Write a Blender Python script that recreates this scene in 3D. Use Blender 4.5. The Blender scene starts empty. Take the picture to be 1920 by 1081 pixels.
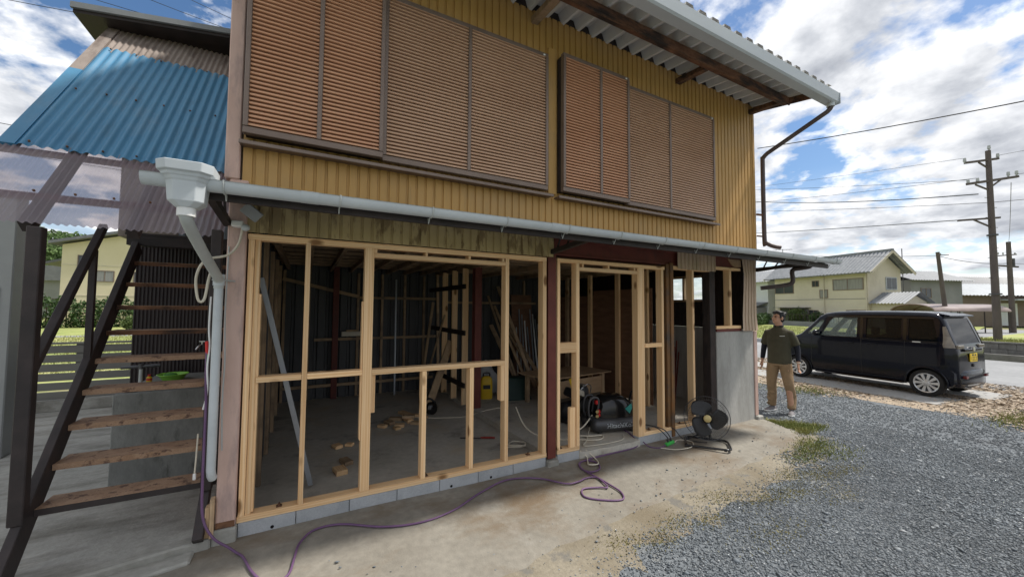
import bpy, bmesh, math, random
import numpy as np
from mathutils import Vector, Matrix, Euler
random.seed(7); rng = np.random.default_rng(7)
R = math.radians
scene = bpy.context.scene
C = scene.collection

# ------------------------------------------------------------------ camera, sky, sun, exposure
cam_data = bpy.data.cameras.new('camera'); cam = bpy.data.objects.new('camera', cam_data); C.objects.link(cam)
PITCH, YAW, ROLL = R(2.76), R(28.5), R(0.4)
fw = Vector((math.sin(YAW)*math.cos(PITCH), math.cos(YAW)*math.cos(PITCH), math.sin(PITCH)))
rt = Vector((math.cos(YAW), -math.sin(YAW), 0)); up = rt.cross(fw)
r2 = rt*math.cos(ROLL)+up*math.sin(ROLL); u2 = -rt*math.sin(ROLL)+up*math.cos(ROLL)
cam.matrix_world = Matrix(((r2.x,u2.x,-fw.x,0),(r2.y,u2.y,-fw.y,-3.58),(r2.z,u2.z,-fw.z,1.66),(0,0,0,1)))
cam_data.sensor_width = 36; cam_data.lens = 721/1920*36
cam_data.clip_start = 0.05; cam_data.clip_end = 3000
scene.camera = cam

SUN_DIR = Vector((0.50, -0.15, 0.85)).normalized()
sun_el = math.asin(SUN_DIR.z); sun_az = math.atan2(SUN_DIR.x, SUN_DIR.y)
w = bpy.data.worlds.new('World'); scene.world = w; w.use_nodes = True
nt = w.node_tree; nt.nodes.clear()
N = nt.nodes.new; LK = nt.links.new
out = N('ShaderNodeOutputWorld'); sky = N('ShaderNodeTexSky'); sky.sky_type = 'NISHITA'; sky.sun_disc = False
sky.sun_elevation = sun_el; sky.sun_rotation = sun_az; sky.air_density = 1.0; sky.dust_density = 0.6; sky.ozone_density = 2.0
bg1 = N('ShaderNodeBackground'); bg1.inputs[1].default_value = 0.085
bg2 = N('ShaderNodeBackground'); bg2.inputs[1].default_value = 1.0
hs = N('ShaderNodeHueSaturation'); hs.inputs['Saturation'].default_value = 1.15; LK(sky.outputs[0], hs.inputs['Color']); LK(hs.outputs[0], bg1.inputs[0])
tc = N('ShaderNodeTexCoord'); sp = N('ShaderNodeSeparateXYZ'); LK(tc.outputs['Generated'], sp.inputs[0])
def wm(op, a, b=None, clamp=False):
    n = N('ShaderNodeMath'); n.operation = op; n.use_clamp = clamp
    for i, q in enumerate((a, b)):
        if q is None: continue
        if isinstance(q, (int, float)): n.inputs[i].default_value = q
        else: LK(q, n.inputs[i])
    return n.outputs[0]
zz = wm('ADD', wm('MAXIMUM', sp.outputs[2], 0.0), 0.26)
cx = wm('DIVIDE', sp.outputs[0], zz); cy = wm('DIVIDE', sp.outputs[1], zz)
cb = N('ShaderNodeCombineXYZ'); LK(cx, cb.inputs[0]); LK(cy, cb.inputs[1]); cb.inputs[2].default_value = 3.7
def cloud_noise(vec, scale, detail, rough, dist=0.0, off=(0,0,0)):
    mp = N('ShaderNodeMapping'); mp.inputs['Location'].default_value = off; LK(vec, mp.inputs[0])
    n = N('ShaderNodeTexNoise'); n.inputs['Scale'].default_value = scale; n.inputs['Detail'].default_value = detail
    n.inputs['Roughness'].default_value = rough; n.inputs['Distortion'].default_value = dist; LK(mp.outputs[0], n.inputs['Vector']); return n.outputs[0]
def wramp(f, pts):
    r = N('ShaderNodeValToRGB'); e = r.color_ramp.elements
    while len(e) < len(pts): e.new(0.5)
    for el, (p, c) in zip(e, pts): el.position = p; el.color = (*c, 1) if len(c) == 3 else c
    LK(f, r.inputs[0]); return r.outputs[0]
n1 = cloud_noise(cb.outputs[0], 4.2, 10, 0.56, 0.12)
n2 = cloud_noise(cb.outputs[0], 1.1, 3, 0.5, 0.0, (5.3, 2.2, 0))
cover = wm('ADD', wm('MULTIPLY', n1, 0.62), wm('MULTIPLY', n2, 0.38))
mask = wramp(cover, [(0.412, (0, 0, 0)), (0.442, (0.45,)*3), (0.485, (1,)*3)])
n1b = cloud_noise(cb.outputs[0], 4.2, 10, 0.56, 0.12, (-0.07, 0.025, 0))
core = wm('SUBTRACT', n1, n1b)
shade = wm('ADD', wm('MULTIPLY', core, 2.6), wm('ADD', wm('MULTIPLY', cover, -3.0), 2.08), True)
ccol = wramp(shade, [(0.0, (0.27, 0.287, 0.325)), (0.35, (0.43, 0.447, 0.48)), (0.68, (0.64, 0.65, 0.67)), (1.0, (0.92, 0.917, 0.91))])
LK(ccol, bg2.inputs[0])
# haze towards the horizon thins the blue gaps
hz = wramp(sp.outputs[2], [(0.0, (0.7,)*3), (0.10, (0.45,)*3), (0.28, (0.0,)*3)])
mx = N('ShaderNodeMixShader'); LK(wm('MAXIMUM', mask, wm('MULTIPLY', hz, 0.8)), mx.inputs[0])
LK(bg1.outputs[0], mx.inputs[1]); LK(bg2.outputs[0], mx.inputs[2]); LK(mx.outputs[0], out.inputs[0])

sl = bpy.data.lights.new('sun', 'SUN'); so = bpy.data.objects.new('sun', sl); C.objects.link(so)
sl.energy = 3.3; sl.angle = R(5.0); sl.color = (1.0, 0.955, 0.89)
so.rotation_euler = (-SUN_DIR).to_track_quat('-Z', 'Y').to_euler(); so.location = SUN_DIR*50
scene.view_settings.view_transform = 'Standard'; scene.view_settings.look = 'None'
scene.view_settings.gamma = 1; scene.view_settings.exposure = 0.66
try: scene.view_settings.use_curve_mapping = False
except Exception: pass

# ------------------------------------------------------------------ helpers
class MB:
    def __init__(s): s.v = []; s.f = []; s.m = []; s.mi = 0
    def add(s, vs, fs):
        b = len(s.v); s.v += [tuple(p) for p in vs]
        for f in fs: s.f.append(tuple(b+i for i in f)); s.m.append(s.mi)
        return s
    def box(s, x0, x1, y0, y1, z0, z1):
        return s.add([(x0,y0,z0),(x1,y0,z0),(x1,y1,z0),(x0,y1,z0),(x0,y0,z1),(x1,y0,z1),(x1,y1,z1),(x0,y1,z1)],
                     [(0,3,2,1),(4,5,6,7),(0,1,5,4),(1,2,6,5),(2,3,7,6),(3,0,4,7)])
    def obox(s, c, size, rot=None):
        M = rot.to_3x3() if rot is not None else Matrix.Identity(3); c = Vector(c); hx, hy, hz = [q/2 for q in size]
        P = [c+M@Vector(p) for p in [(-hx,-hy,-hz),(hx,-hy,-hz),(hx,hy,-hz),(-hx,hy,-hz),(-hx,-hy,hz),(hx,-hy,hz),(hx,hy,hz),(-hx,hy,hz)]]
        return s.add(P, [(0,3,2,1),(4,5,6,7),(0,1,5,4),(1,2,6,5),(2,3,7,6),(3,0,4,7)])
    def bar(s, p0, p1, w, d, ref=(0,1,0)):
        p0 = Vector(p0); p1 = Vector(p1); z = (p1-p0).normalized(); y = Vector(ref); y = (y-z*y.dot(z))
        if y.length < 1e-4: y = Vector((1,0,0)); y = y-z*y.dot(z)
        y.normalize(); x = y.cross(z); L = (p1-p0).length
        M = Matrix((x,y,z)).transposed()
        return s.obox((p0+p1)/2, (w,d,L), M)
    def cyl(s, p0, p1, r0, r1=None, n=12, caps=True):
        r1 = r0 if r1 is None else r1; p0 = Vector(p0); p1 = Vector(p1); z = (p1-p0).normalized()
        x = z.orthogonal().normalized(); y = z.cross(x); vs = []
        for p, r in ((p0,r0),(p1,r1)):
            for i in range(n):
                a = 2*math.pi*i/n; vs.append(p+x*(r*math.cos(a))+y*(r*math.sin(a)))
        fs = [(i,(i+1)%n,n+(i+1)%n,n+i) for i in range(n)]
        if caps: fs += [tuple(range(n-1,-1,-1)), tuple(range(n,2*n))]
        return s.add(vs, fs)
    def tube(s, pts, r, n=8, closed=False):
        P = [Vector(p) for p in pts]; k = len(P); vs = []; px = None
        for i, p in enumerate(P):
            a = P[(i-1)%k] if (closed or i > 0) else P[i]; b = P[(i+1)%k] if (closed or i < k-1) else P[i]
            t = (b-a)
            if t.length < 1e-9: t = Vector((0,0,1))
            t.normalize()
            if px is None: px = t.orthogonal().normalized()
            px = (px-t*px.dot(t)); px = px.normalized() if px.length > 1e-6 else t.orthogonal().normalized()
            py = t.cross(px); rr = r[i] if isinstance(r, (list, tuple)) else r
            for j in range(n):
                q = 2*math.pi*j/n; vs.append(p+px*(rr*math.cos(q))+py*(rr*math.sin(q)))
        fs = []
        for i in range(k if closed else k-1):
            i2 = (i+1)%k
            for j in range(n): fs.append((i*n+j, i*n+(j+1)%n, i2*n+(j+1)%n, i2*n+j))
        if not closed: fs += [tuple(range(n-1,-1,-1)), tuple((k-1)*n+j for j in range(n))]
        return s.add(vs, fs)
    def lathe(s, prof, n=24, M=None):
        M = M or Matrix.Identity(4); vs = []; k = len(prof)
        for i in range(n):
            a = 2*math.pi*i/n
            for r, z in prof: vs.append(M@Vector((r*math.cos(a), r*math.sin(a), z)))
        fs = []
        for i in range(n):
            for j in range(k-1): fs.append((i*k+j, ((i+1)%n)*k+j, ((i+1)%n)*k+j+1, i*k+j+1))
        return s.add(vs, fs)
    def prism(s, poly, fn, a, b):
        n = len(poly); vs = [fn(p, a) for p in poly]+[fn(p, b) for p in poly]
        return s.add(vs, [tuple(range(n-1,-1,-1)), tuple(range(n,2*n))]+[(i,(i+1)%n,n+(i+1)%n,n+i) for i in range(n)])
    def ell(s, c, r, n=14, m=9, M=None):
        vs = []; c = Vector(c)
        for j in range(m+1):
            th = math.pi*j/m
            for i in range(n):
                ph = 2*math.pi*i/n; p = Vector((r[0]*math.sin(th)*math.cos(ph), r[1]*math.sin(th)*math.sin(ph), r[2]*math.cos(th)))
                vs.append(c+(M.to_3x3()@p if M else p))
        fs = [(j*n+i, (j+1)*n+i, (j+1)*n+(i+1)%n, j*n+(i+1)%n) for j in range(m) for i in range(n)]
        return s.add(vs, fs)
    def loft(s, rings, caps=True):
        n = len(rings[0]); vs = [p for r in rings for p in r]; k = len(rings)
        fs = [(i*n+j, i*n+(j+1)%n, (i+1)*n+(j+1)%n, (i+1)*n+j) for i in range(k-1) for j in range(n)]
        if caps: fs += [tuple(range(n-1,-1,-1)), tuple((k-1)*n+j for j in range(n))]
        return s.add(vs, fs)
    def mesh(s, name):
        me = bpy.data.meshes.new(name); me.from_pydata(s.v, [], s.f); me.validate(); 
        bm = bmesh.new(); bm.from_mesh(me); bmesh.ops.recalc_face_normals(bm, faces=bm.faces); bm.to_mesh(me); bm.free()
        return me
    def build(s, name, mats, parent=None, smooth=None, bevel=0, off=None):
        """mesh in the parent's local frame (or world when top level); off shifts the origin"""
        if off is not None:
            o_ = Vector(off); s.v = [tuple(Vector(p)-o_) for p in s.v]
        me = s.mesh(name)
        if not isinstance(mats, (list, tuple)): mats = [mats]
        for m in mats: me.materials.append(m)
        if len(mats) > 1 and len(me.polygons) == len(s.m): me.polygons.foreach_set('material_index', s.m)
        if smooth is not None:
            me.polygons.foreach_set('use_smooth', [True]*len(me.polygons)); me.set_sharp_from_angle(angle=R(smooth))
        o = bpy.data.objects.new(name, me); C.objects.link(o)
        if off is not None: o.location = off
        if parent is not None: o.parent = parent
        if bevel:
            b = o.modifiers.new('bevel', 'BEVEL'); b.width = bevel; b.segments = 2 if bevel > 0.012 else 1; b.limit_method = 'ANGLE'
        return o
def tag(o, label=None, cat=None, group=None, kind=None):
    if label: o['label'] = label
    if cat: o['category'] = cat
    if group: o['group'] = group
    if kind: o['kind'] = kind
    return o
def thing(name, label, cat, loc=(0,0,0), rz=0, group=None):
    o = bpy.data.objects.new(name, None); C.objects.link(o); o.empty_display_size = 0.1
    o.location = loc; o.rotation_euler = (0,0,rz); return tag(o, label, cat, group)
def part_empty(name, parent, loc=(0,0,0), rz=0):
    o = bpy.data.objects.new(name, None); C.objects.link(o); o.parent = parent; o.location = loc; o.rotation_euler = (0,0,rz); return o
def copy_tree(o, parent=None):
    c = o.copy(); C.objects.link(c); c.parent = parent
    for ch in [q for q in bpy.data.objects if q.parent == o]: copy_tree(ch, c)
    return c
def smooth_path(pts, k=8, closed=False):
    P = [Vector(p) for p in pts]; n = len(P); o = []
    for i in range(n if closed else n-1):
        if closed: a,b,c,d = P[(i-1)%n],P[i],P[(i+1)%n],P[(i+2)%n]
        else: a,b,c,d = P[max(i-1,0)],P[i],P[i+1],P[min(i+2,n-1)]
        for j in range(k):
            t = j/k; o.append(0.5*((2*b)+(c-a)*t+(2*a-5*b+4*c-d)*t*t+(3*b-a-3*c+d)*t**3))
    if not closed: o.append(P[-1])
    return o

# ------------------------------------------------------------------ materials
def newmat(name):
    m = bpy.data.materials.new(name); m.use_nodes = True; nt = m.node_tree; return m, nt, nt.nodes['Principled BSDF']
def c3(c): return (*c, 1) if len(c) == 3 else c
def mk(name, c1, c2=None, rough=0.7, metal=0.0, scale=3.0, stretch=(1,1,1), lohi=(0.35,0.65), bump=0.0, bscale=60, bstretch=None, spec=0.35,
       rnd=0.0, stain=None, coat=0.0, rvar=0.1, alpha=None, trans=None, grain=0.0, emit=None):
    m, nt, b = newmat(name); N = nt.nodes.new; L = nt.links.new
    c2 = c2 or tuple(min(1, q*1.25) for q in c1)
    tc = N('ShaderNodeTexCoord'); mp = N('ShaderNodeMapping'); mp.inputs['Scale'].default_value = stretch; L(tc.outputs['Object'], mp.inputs[0])
    oi = None
    if rnd:
        oi = N('ShaderNodeObjectInfo'); vm = N('ShaderNodeVectorMath'); vm.operation = 'SCALE'; vm.inputs[0].default_value = (31, 17, 23); L(oi.outputs['Random'], vm.inputs['Scale']); L(vm.outputs[0], mp.inputs['Location'])
    n = N('ShaderNodeTexNoise'); n.inputs['Scale'].default_value = scale; n.inputs['Detail'].default_value = 9; n.inputs['Roughness'].default_value = 0.62; L(mp.outputs[0], n.inputs['Vector'])
    r = N('ShaderNodeValToRGB'); r.color_ramp.elements[0].position = lohi[0]; r.color_ramp.elements[1].position = lohi[1]
    r.color_ramp.elements[0].color = c3(c1); r.color_ramp.elements[1].color = c3(c2); L(n.outputs[0], r.inputs[0]); col = r.outputs[0]
    if grain:
        g = N('ShaderNodeTexNoise'); g.inputs['Scale'].default_value = scale*14; g.inputs['Detail'].default_value = 5; L(mp.outputs[0], g.inputs['Vector'])
        mxg = N('ShaderNodeMix'); mxg.data_type = 'RGBA'; mxg.blend_type = 'OVERLAY'; mxg.inputs[0].default_value = grain; L(col, mxg.inputs[6]); L(g.outputs[0], mxg.inputs[7]); col = mxg.outputs[2]
    if stain:
        for sc, ssc, lo, hi, sst in (stain if isinstance(stain, list) else [stain]):
            mp2 = N('ShaderNodeMapping'); mp2.inputs['Scale'].default_value = sst; mp2.inputs['Location'].default_value = (3.1, 7.7, 1.3); L(tc.outputs['Object'], mp2.inputs[0])
            n2 = N('ShaderNodeTexNoise'); n2.inputs['Scale'].default_value = ssc; n2.inputs['Detail'].default_value = 8; n2.inputs['Roughness'].default_value = 0.65; L(mp2.outputs[0], n2.inputs['Vector'])
            r2 = N('ShaderNodeValToRGB'); r2.color_ramp.elements[0].position = lo; r2.color_ramp.elements[1].position = hi; L(n2.outputs[0], r2.inputs[0])
            mx = N('ShaderNodeMix'); mx.data_type = 'RGBA'; L(r2.outputs[0], mx.inputs[0]); L(col, mx.inputs[6]); mx.inputs[7].default_value = c3(sc); col = mx.outputs[2]
    if rnd:
        h = N('ShaderNodeHueSaturation'); mr = N('ShaderNodeMapRange'); mr.inputs[3].default_value = 1-rnd; mr.inputs[4].default_value = 1+rnd; L(oi.outputs['Random'], mr.inputs[0]); L(mr.outputs[0], h.inputs['Value']); L(col, h.inputs['Color']); col = h.outputs[0]
    L(col, b.inputs['Base Color'])
    rr = N('ShaderNodeMapRange'); rr.inputs[3].default_value = max(0.02, rough-rvar); rr.inputs[4].default_value = min(1, rough+rvar); L(n.outputs[0], rr.inputs[0]); L(rr.outputs[0], b.inputs['Roughness'])
    b.inputs['Metallic'].default_value = metal; b.inputs['Specular IOR Level'].default_value = spec; b.inputs['Coat Weight'].default_value = coat
    if coat: b.inputs['Coat Roughness'].default_value = 0.03
    if alpha is not None: b.inputs['Alpha'].default_value = alpha
    if trans is not None: b.inputs['Transmission Weight'].default_value = trans
    if emit: b.inputs['Emission Color'].default_value = c3(emit[0]); b.inputs['Emission Strength'].default_value = emit[1]
    if bump:
        bn = N('ShaderNodeTexNoise'); bn.inputs['Scale'].default_value = bscale; bn.inputs['Detail'].default_value = 6
        if bstretch:
            mp3 = N('ShaderNodeMapping'); mp3.inputs['Scale'].default_value = bstretch; L(tc.outputs['Object'], mp3.inputs[0]); L(mp3.outputs[0], bn.inputs['Vector'])
        else: L(mp.outputs[0], bn.inputs['Vector'])
        bp = N('ShaderNodeBump'); bp.inputs['Strength'].default_value = min(1, bump); bp.inputs['Distance'].default_value = 0.01; L(bn.outputs[0], bp.inputs['Height']); L(bp.outputs[0], b.inputs['Normal'])
    return m
def glassmat(name, tint, opacity, rough=0.02):
    m, nt, b = newmat(name); N = nt.nodes.new; L = nt.links.new
    b.inputs['Base Color'].default_value = c3(tint); b.inputs['Roughness'].default_value = rough; b.inputs['Specular IOR Level'].default_value = 0.15
    t = N('ShaderNodeBsdfTransparent'); t.inputs[0].default_value = c3(tuple(min(1, q*0.4+0.6) for q in tint))
    mx = N('ShaderNodeMixShader'); mx.inputs[0].default_value = opacity; L(t.outputs[0], mx.inputs[1]); L(b.outputs[0], mx.inputs[2]); L(mx.outputs[0], nt.nodes['Material Output'].inputs[0]); return m
def woodmat(name, c1, c2, knot=(0.20,0.09,0.03), rough=0.65, rnd=0.1, knots=True, dirt=None):
    """grain runs along local Z"""
    m, nt, b = newmat(name); N = nt.nodes.new; L = nt.links.new
    tc = N('ShaderNodeTexCoord'); oi = N('ShaderNodeObjectInfo'); vm = N('ShaderNodeVectorMath'); vm.operation = 'SCALE'; vm.inputs[0].default_value = (13, 19, 29); L(oi.outputs['Random'], vm.inputs['Scale'])
    ad = N('ShaderNodeVectorMath'); L(tc.outputs['Object'], ad.inputs[0]); L(vm.outputs[0], ad.inputs[1])
    mp = N('ShaderNodeMapping'); mp.inputs['Scale'].default_value = (26, 26, 0.9); L(ad.outputs[0], mp.inputs[0])
    n = N('ShaderNodeTexNoise'); n.inputs['Scale'].default_value = 1.0; n.inputs['Detail'].default_value = 6; n.inputs['Distortion'].default_value = 0.7; L(mp.outputs[0], n.inputs['Vector'])
    wv = N('ShaderNodeTexWave'); wv.wave_type = 'RINGS'; wv.rings_direction = 'Z'; wv.inputs['Scale'].default_value = 16; wv.inputs['Distortion'].default_value = 5; wv.inputs['Detail'].default_value = 3
    mpw = N('ShaderNodeMapping'); mpw.inputs['Scale'].default_value = (1.5, 1.5, 0.08); L(ad.outputs[0], mpw.inputs[0]); L(mpw.outputs[0], wv.inputs['Vector'])
    mm = N('ShaderNodeMath'); mm.operation = 'MULTIPLY_ADD'; L(wv.outputs[1], mm.inputs[0]); mm.inputs[1].default_value = 0.30; L(n.outputs[0], mm.inputs[2])
    r = N('ShaderNodeValToRGB'); e = r.color_ramp.elements; e[0].position = 0.40; e[1].position = 0.95; e[0].color = c3(c2); e[1].color = c3(c1); L(mm.outputs[0], r.inputs[0]); col = r.outputs[0]
    if knots:
        mk_ = N('ShaderNodeMapping'); mk_.inputs['Scale'].default_value = (5.5, 5.5, 2.6); L(ad.outputs[0], mk_.inputs[0])
        vo = N('ShaderNodeTexVoronoi'); vo.inputs['Scale'].default_value = 1.0; L(mk_.outputs[0], vo.inputs['Vector'])
        rk = N('ShaderNodeValToRGB'); rk.color_ramp.elements[0].position = 0.10; rk.color_ramp.elements[1].position = 0.19; rk.color_ramp.elements[0].color = (0.9,)*3+(1,); rk.color_ramp.elements[1].color = (0,0,0,1); L(vo.outputs['Distance'], rk.inputs[0])
        mx = N('ShaderNodeMix'); mx.data_type = 'RGBA'; L(rk.outputs[0], mx.inputs[0]); L(col, mx.inputs[6]); mx.inputs[7].default_value = c3(knot); col = mx.outputs[2]
    if dirt:
        nd = N('ShaderNodeTexNoise'); nd.inputs['Scale'].default_value = 5; nd.inputs['Detail'].default_value = 8; L(ad.outputs[0], nd.inputs['Vector'])
        rd = N('ShaderNodeValToRGB'); rd.color_ramp.elements[0].position = 0.45; rd.color_ramp.elements[1].position = 0.7; L(nd.outputs[0], rd.inputs[0])
        mx2 = N('ShaderNodeMix'); mx2.data_type = 'RGBA'; L(rd.outputs[0], mx2.inputs[0]); L(col, mx2.inputs[6]); mx2.inputs[7].default_value = c3(dirt); col = mx2.outputs[2]
    h = N('ShaderNodeHueSaturation'); mr = N('ShaderNodeMapRange'); mr.inputs[3].default_value = 1-rnd; mr.inputs[4].default_value = 1+rnd; L(oi.outputs['Random'], mr.inputs[0]); L(mr.outputs[0], h.inputs['Value']); L(col, h.inputs['Color'])
    L(h.outputs[0], b.inputs['Base Color']); b.inputs['Roughness'].default_value = rough; b.inputs['Specular IOR Level'].default_value = 0.25
    bp = N('ShaderNodeBump'); bp.inputs['Strength'].default_value = 0.15; bp.inputs['Distance'].default_value = 0.003; L(n.outputs[0], bp.inputs['Height']); L(bp.outputs[0], b.inputs['Normal'])
    return m
MT = {}
MT['pine'] = woodmat('new_pine', (0.88,0.64,0.38), (0.72,0.44,0.215), rnd=0.18)
MT['pine_old'] = woodmat('weathered_pine', (0.55,0.40,0.25), (0.38,0.255,0.145), rnd=0.22, dirt=(0.24,0.17,0.11))
MT['joist'] = woodmat('dusty_joist', (0.46,0.33,0.21), (0.32,0.215,0.13), rnd=0.2, knots=False, dirt=(0.20,0.15,0.105))
MT['oldpost'] = woodmat('old_brown_post', (0.25,0.13,0.05), (0.12,0.06,0.026), rnd=0.1, dirt=(0.09,0.07,0.055))
MT['blackpost'] = mk('tarred_post', (0.018,0.015,0.014), (0.05,0.035,0.03), rough=0.75, scale=6, stretch=(4,4,1), bump=0.4)
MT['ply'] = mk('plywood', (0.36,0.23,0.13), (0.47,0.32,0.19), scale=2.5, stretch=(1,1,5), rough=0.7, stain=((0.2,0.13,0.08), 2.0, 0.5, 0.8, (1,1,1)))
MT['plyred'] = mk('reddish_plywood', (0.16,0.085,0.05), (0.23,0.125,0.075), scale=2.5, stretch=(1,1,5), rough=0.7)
MT['ochre'] = mk('ochre_wall_steel', (0.42,0.250,0.080), (0.48,0.290,0.100), rough=0.55, scale=1.1, stretch=(3,1,0.5), bump=0.06, bscale=25, stain=[((0.31,0.20,0.08), 5.0, 0.55, 0.85, (6,1,0.6)), ((0.34,0.23,0.11), 1.3, 0.5, 0.9, (1,1,1.4)), ((0.24,0.12,0.045), 7.0, 0.66, 0.82, (7,1,0.22))])
MT['khaki'] = mk('peeling_khaki_steel', (0.43,0.33,0.16), (0.49,0.385,0.195), rough=0.7, scale=3, stain=[((0.25,0.18,0.085), 7.0, 0.52, 0.57, (1.2,1,0.45)), ((0.25,0.20,0.11), 2.0, 0.5, 0.8, (1,1,1))], bump=0.15)
MT['tan'] = mk('tan_corrugated', (0.47,0.345,0.24), (0.55,0.41,0.30), rough=0.65, scale=2, stretch=(2,2,0.7), stain=((0.36,0.30,0.19), 2.5, 0.5, 0.8, (3,1,0.6)))
MT['pinktrim'] = mk('faded_pink_trim', (0.50,0.34,0.28), (0.60,0.43,0.365), rough=0.65, scale=2.2, stretch=(2,2,0.6), stain=[((0.34,0.25,0.23), 3.0, 0.52, 0.72, (3,3,0.8)), ((0.27,0.14,0.08), 6.0, 0.66, 0.8, (1,1,0.5))], bump=0.05)
MT['slat'] = mk('brown_shutter_slat', (0.52,0.275,0.16), (0.60,0.345,0.21), rough=0.42, scale=1.3, stretch=(0.6,1,1.6), spec=0.5)
MT['slat2'] = mk('tan_shutter_slat', (0.50,0.315,0.205), (0.58,0.385,0.26), rough=0.42, scale=1.1, stretch=(0.6,1,1.6), spec=0.5)
MT['sframe'] = mk('bronze_aluminium', (0.16,0.118,0.095), (0.21,0.16,0.13), rough=0.38, metal=0.3, scale=2)
MT['darksteel'] = mk('dark_brown_steel', (0.022,0.018,0.018), (0.045,0.034,0.033), rough=0.55, scale=5, bump=0.1, stain=((0.08,0.035,0.02), 7, 0.64, 0.8, (1,1,1)))
MT['redsteel'] = mk('red_oxide_steel', (0.11,0.025,0.018), (0.16,0.042,0.03), rough=0.6, scale=4, bump=0.08, stain=((0.05,0.025,0.02), 5, 0.55, 0.75, (1,1,0.6)))
MT['rust'] = mk('rusty_steel', (0.10,0.045,0.022), (0.22,0.11,0.06), rough=0.85, scale=5, stretch=(1,2,2), bump=0.4, stain=((0.035,0.025,0.02), 4, 0.45, 0.62, (0.6,2,2)))
MT['white_steel'] = mk('white_deck_steel', (0.56,0.55,0.53), (0.64,0.63,0.61), rough=0.5, scale=2, stain=((0.45,0.43,0.39), 3, 0.6, 0.85, (1,1,1)))
MT['fascia'] = mk('pale_grey_fascia', (0.37,0.405,0.435), (0.44,0.475,0.50), rough=0.4, scale=1.2, stretch=(0.4,1,2), stain=((0.40,0.42,0.43), 4, 0.6, 0.8, (0.5,1,3)))
MT['pvc'] = mk('grey_pvc', (0.44,0.475,0.49), (0.54,0.575,0.59), rough=0.4, scale=3, stretch=(0.6,1,1), stain=((0.36,0.36,0.33), 6, 0.6, 0.85, (0.6,1,1)))
MT['pvcdark'] = mk('grey_pipe', (0.38,0.40,0.39), (0.46,0.48,0.47), rough=0.45, scale=3)
MT['brownpipe'] = mk('brown_pipe', (0.05,0.035,0.033), (0.10,0.075,0.07), rough=0.4, scale=3)
MT['block'] = mk('grey_block', (0.33,0.345,0.355), (0.41,0.42,0.43), rough=0.9, scale=6, bump=0.3, bscale=120, rnd=0.07, grain=0.2)
MT['conc'] = mk('apron_concrete', (0.185,0.168,0.138), (0.25,0.232,0.195), rough=0.9, scale=1.3, bump=0.35, bscale=70, grain=0.28, stain=[((0.155,0.115,0.075), 1.1, 0.47, 0.66, (1,1.6,1)), ((0.30,0.285,0.25), 2.3, 0.58, 0.8, (1,1,1)), ((0.14,0.115,0.085), 9.0, 0.66, 0.75, (1,1,1))])
MT['concold'] = mk('old_concrete_yard', (0.30,0.295,0.265), (0.39,0.38,0.345), rough=0.9, scale=1.6, bump=0.4, bscale=50, grain=0.25, stain=[((0.16,0.15,0.125), 2.2, 0.48, 0.72, (0.7,2.2,1)), ((0.44,0.42,0.37), 4.0, 0.62, 0.75, (0.6,2.5,1))])
MT['concwall'] = mk('concrete_wall', (0.33,0.325,0.30), (0.43,0.42,0.39), rough=0.85, scale=1.6, stretch=(2,2,0.7), bump=0.25, bscale=40, grain=0.2, stain=((0.25,0.24,0.22), 2.0, 0.5, 0.8, (3,3,0.6)))
MT['basin'] = mk('stained_concrete', (0.155,0.16,0.15), (0.235,0.24,0.225), rough=0.85, scale=2.2, stretch=(2,2,0.8), bump=0.25, grain=0.2, stain=((0.09,0.09,0.08), 5, 0.56, 0.72, (2,2,0.6)))
MT['floor'] = mk('workshop_floor', (0.43,0.40,0.34), (0.54,0.505,0.44), rough=0.9, scale=1.4, bump=0.2, bscale=40, grain=0.2, stain=[((0.50,0.41,0.29), 1.6, 0.52, 0.75, (1,1,1)), ((0.17,0.155,0.135), 2.3, 0.56, 0.75, (1,1,1))])
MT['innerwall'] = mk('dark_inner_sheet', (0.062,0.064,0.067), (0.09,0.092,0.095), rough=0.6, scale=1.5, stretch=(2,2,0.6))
MT['ceil'] = mk('dark_ceiling_board', (0.17,0.125,0.085), (0.25,0.19,0.135), rough=0.85, scale=2)
MT['blue'] = mk('blue_corrugated', (0.045,0.175,0.31), (0.065,0.225,0.375), rough=0.5, scale=0.9, spec=0.4, stain=[((0.05,0.15,0.24), 3, 0.52, 0.8, (3,1,0.5)), ((0.15,0.25,0.33), 1.6, 0.55, 0.85, (2,1,0.6)), ((0.10,0.09,0.08), 9, 0.68, 0.78, (1,1,1))])
MT['greybrown'] = mk('weathered_corrugated', (0.21,0.17,0.145), (0.29,0.245,0.215), rough=0.7, scale=2, stain=((0.12,0.09,0.075), 3, 0.5, 0.7, (3,1,0.5)))
MT['annexcap'] = mk('grey_cap_flashing', (0.17,0.18,0.185), (0.23,0.24,0.245), rough=0.5, scale=2)
MT['darkcorr'] = mk('dark_brown_corrugated', (0.020,0.015,0.017), (0.036,0.027,0.028), rough=0.5, scale=2.5, stretch=(2,2,0.5), stain=((0.07,0.04,0.035), 3, 0.62, 0.75, (3,1,0.5)))
MT['rustplate'] = mk('rust_worn_tread', (0.27,0.165,0.10), (0.37,0.245,0.16), rough=0.8, scale=9, bump=0.35, bscale=120, grain=0.3, stain=((0.12,0.07,0.05), 16, 0.55, 0.62, (1,1,1)))
MT['fence'] = mk('grey_fence_board', (0.155,0.15,0.135), (0.20,0.195,0.175), rough=0.6, scale=2, stretch=(0.3,1,4))
MT['greypost'] = mk('grey_post', (0.27,0.28,0.275), (0.33,0.34,0.335), rough=0.5, scale=2)
MT['asphalt'] = mk('pale_road', (0.21,0.215,0.22), (0.28,0.285,0.29), rough=0.9, scale=0.8, bump=0.2, grain=0.2)
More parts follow.
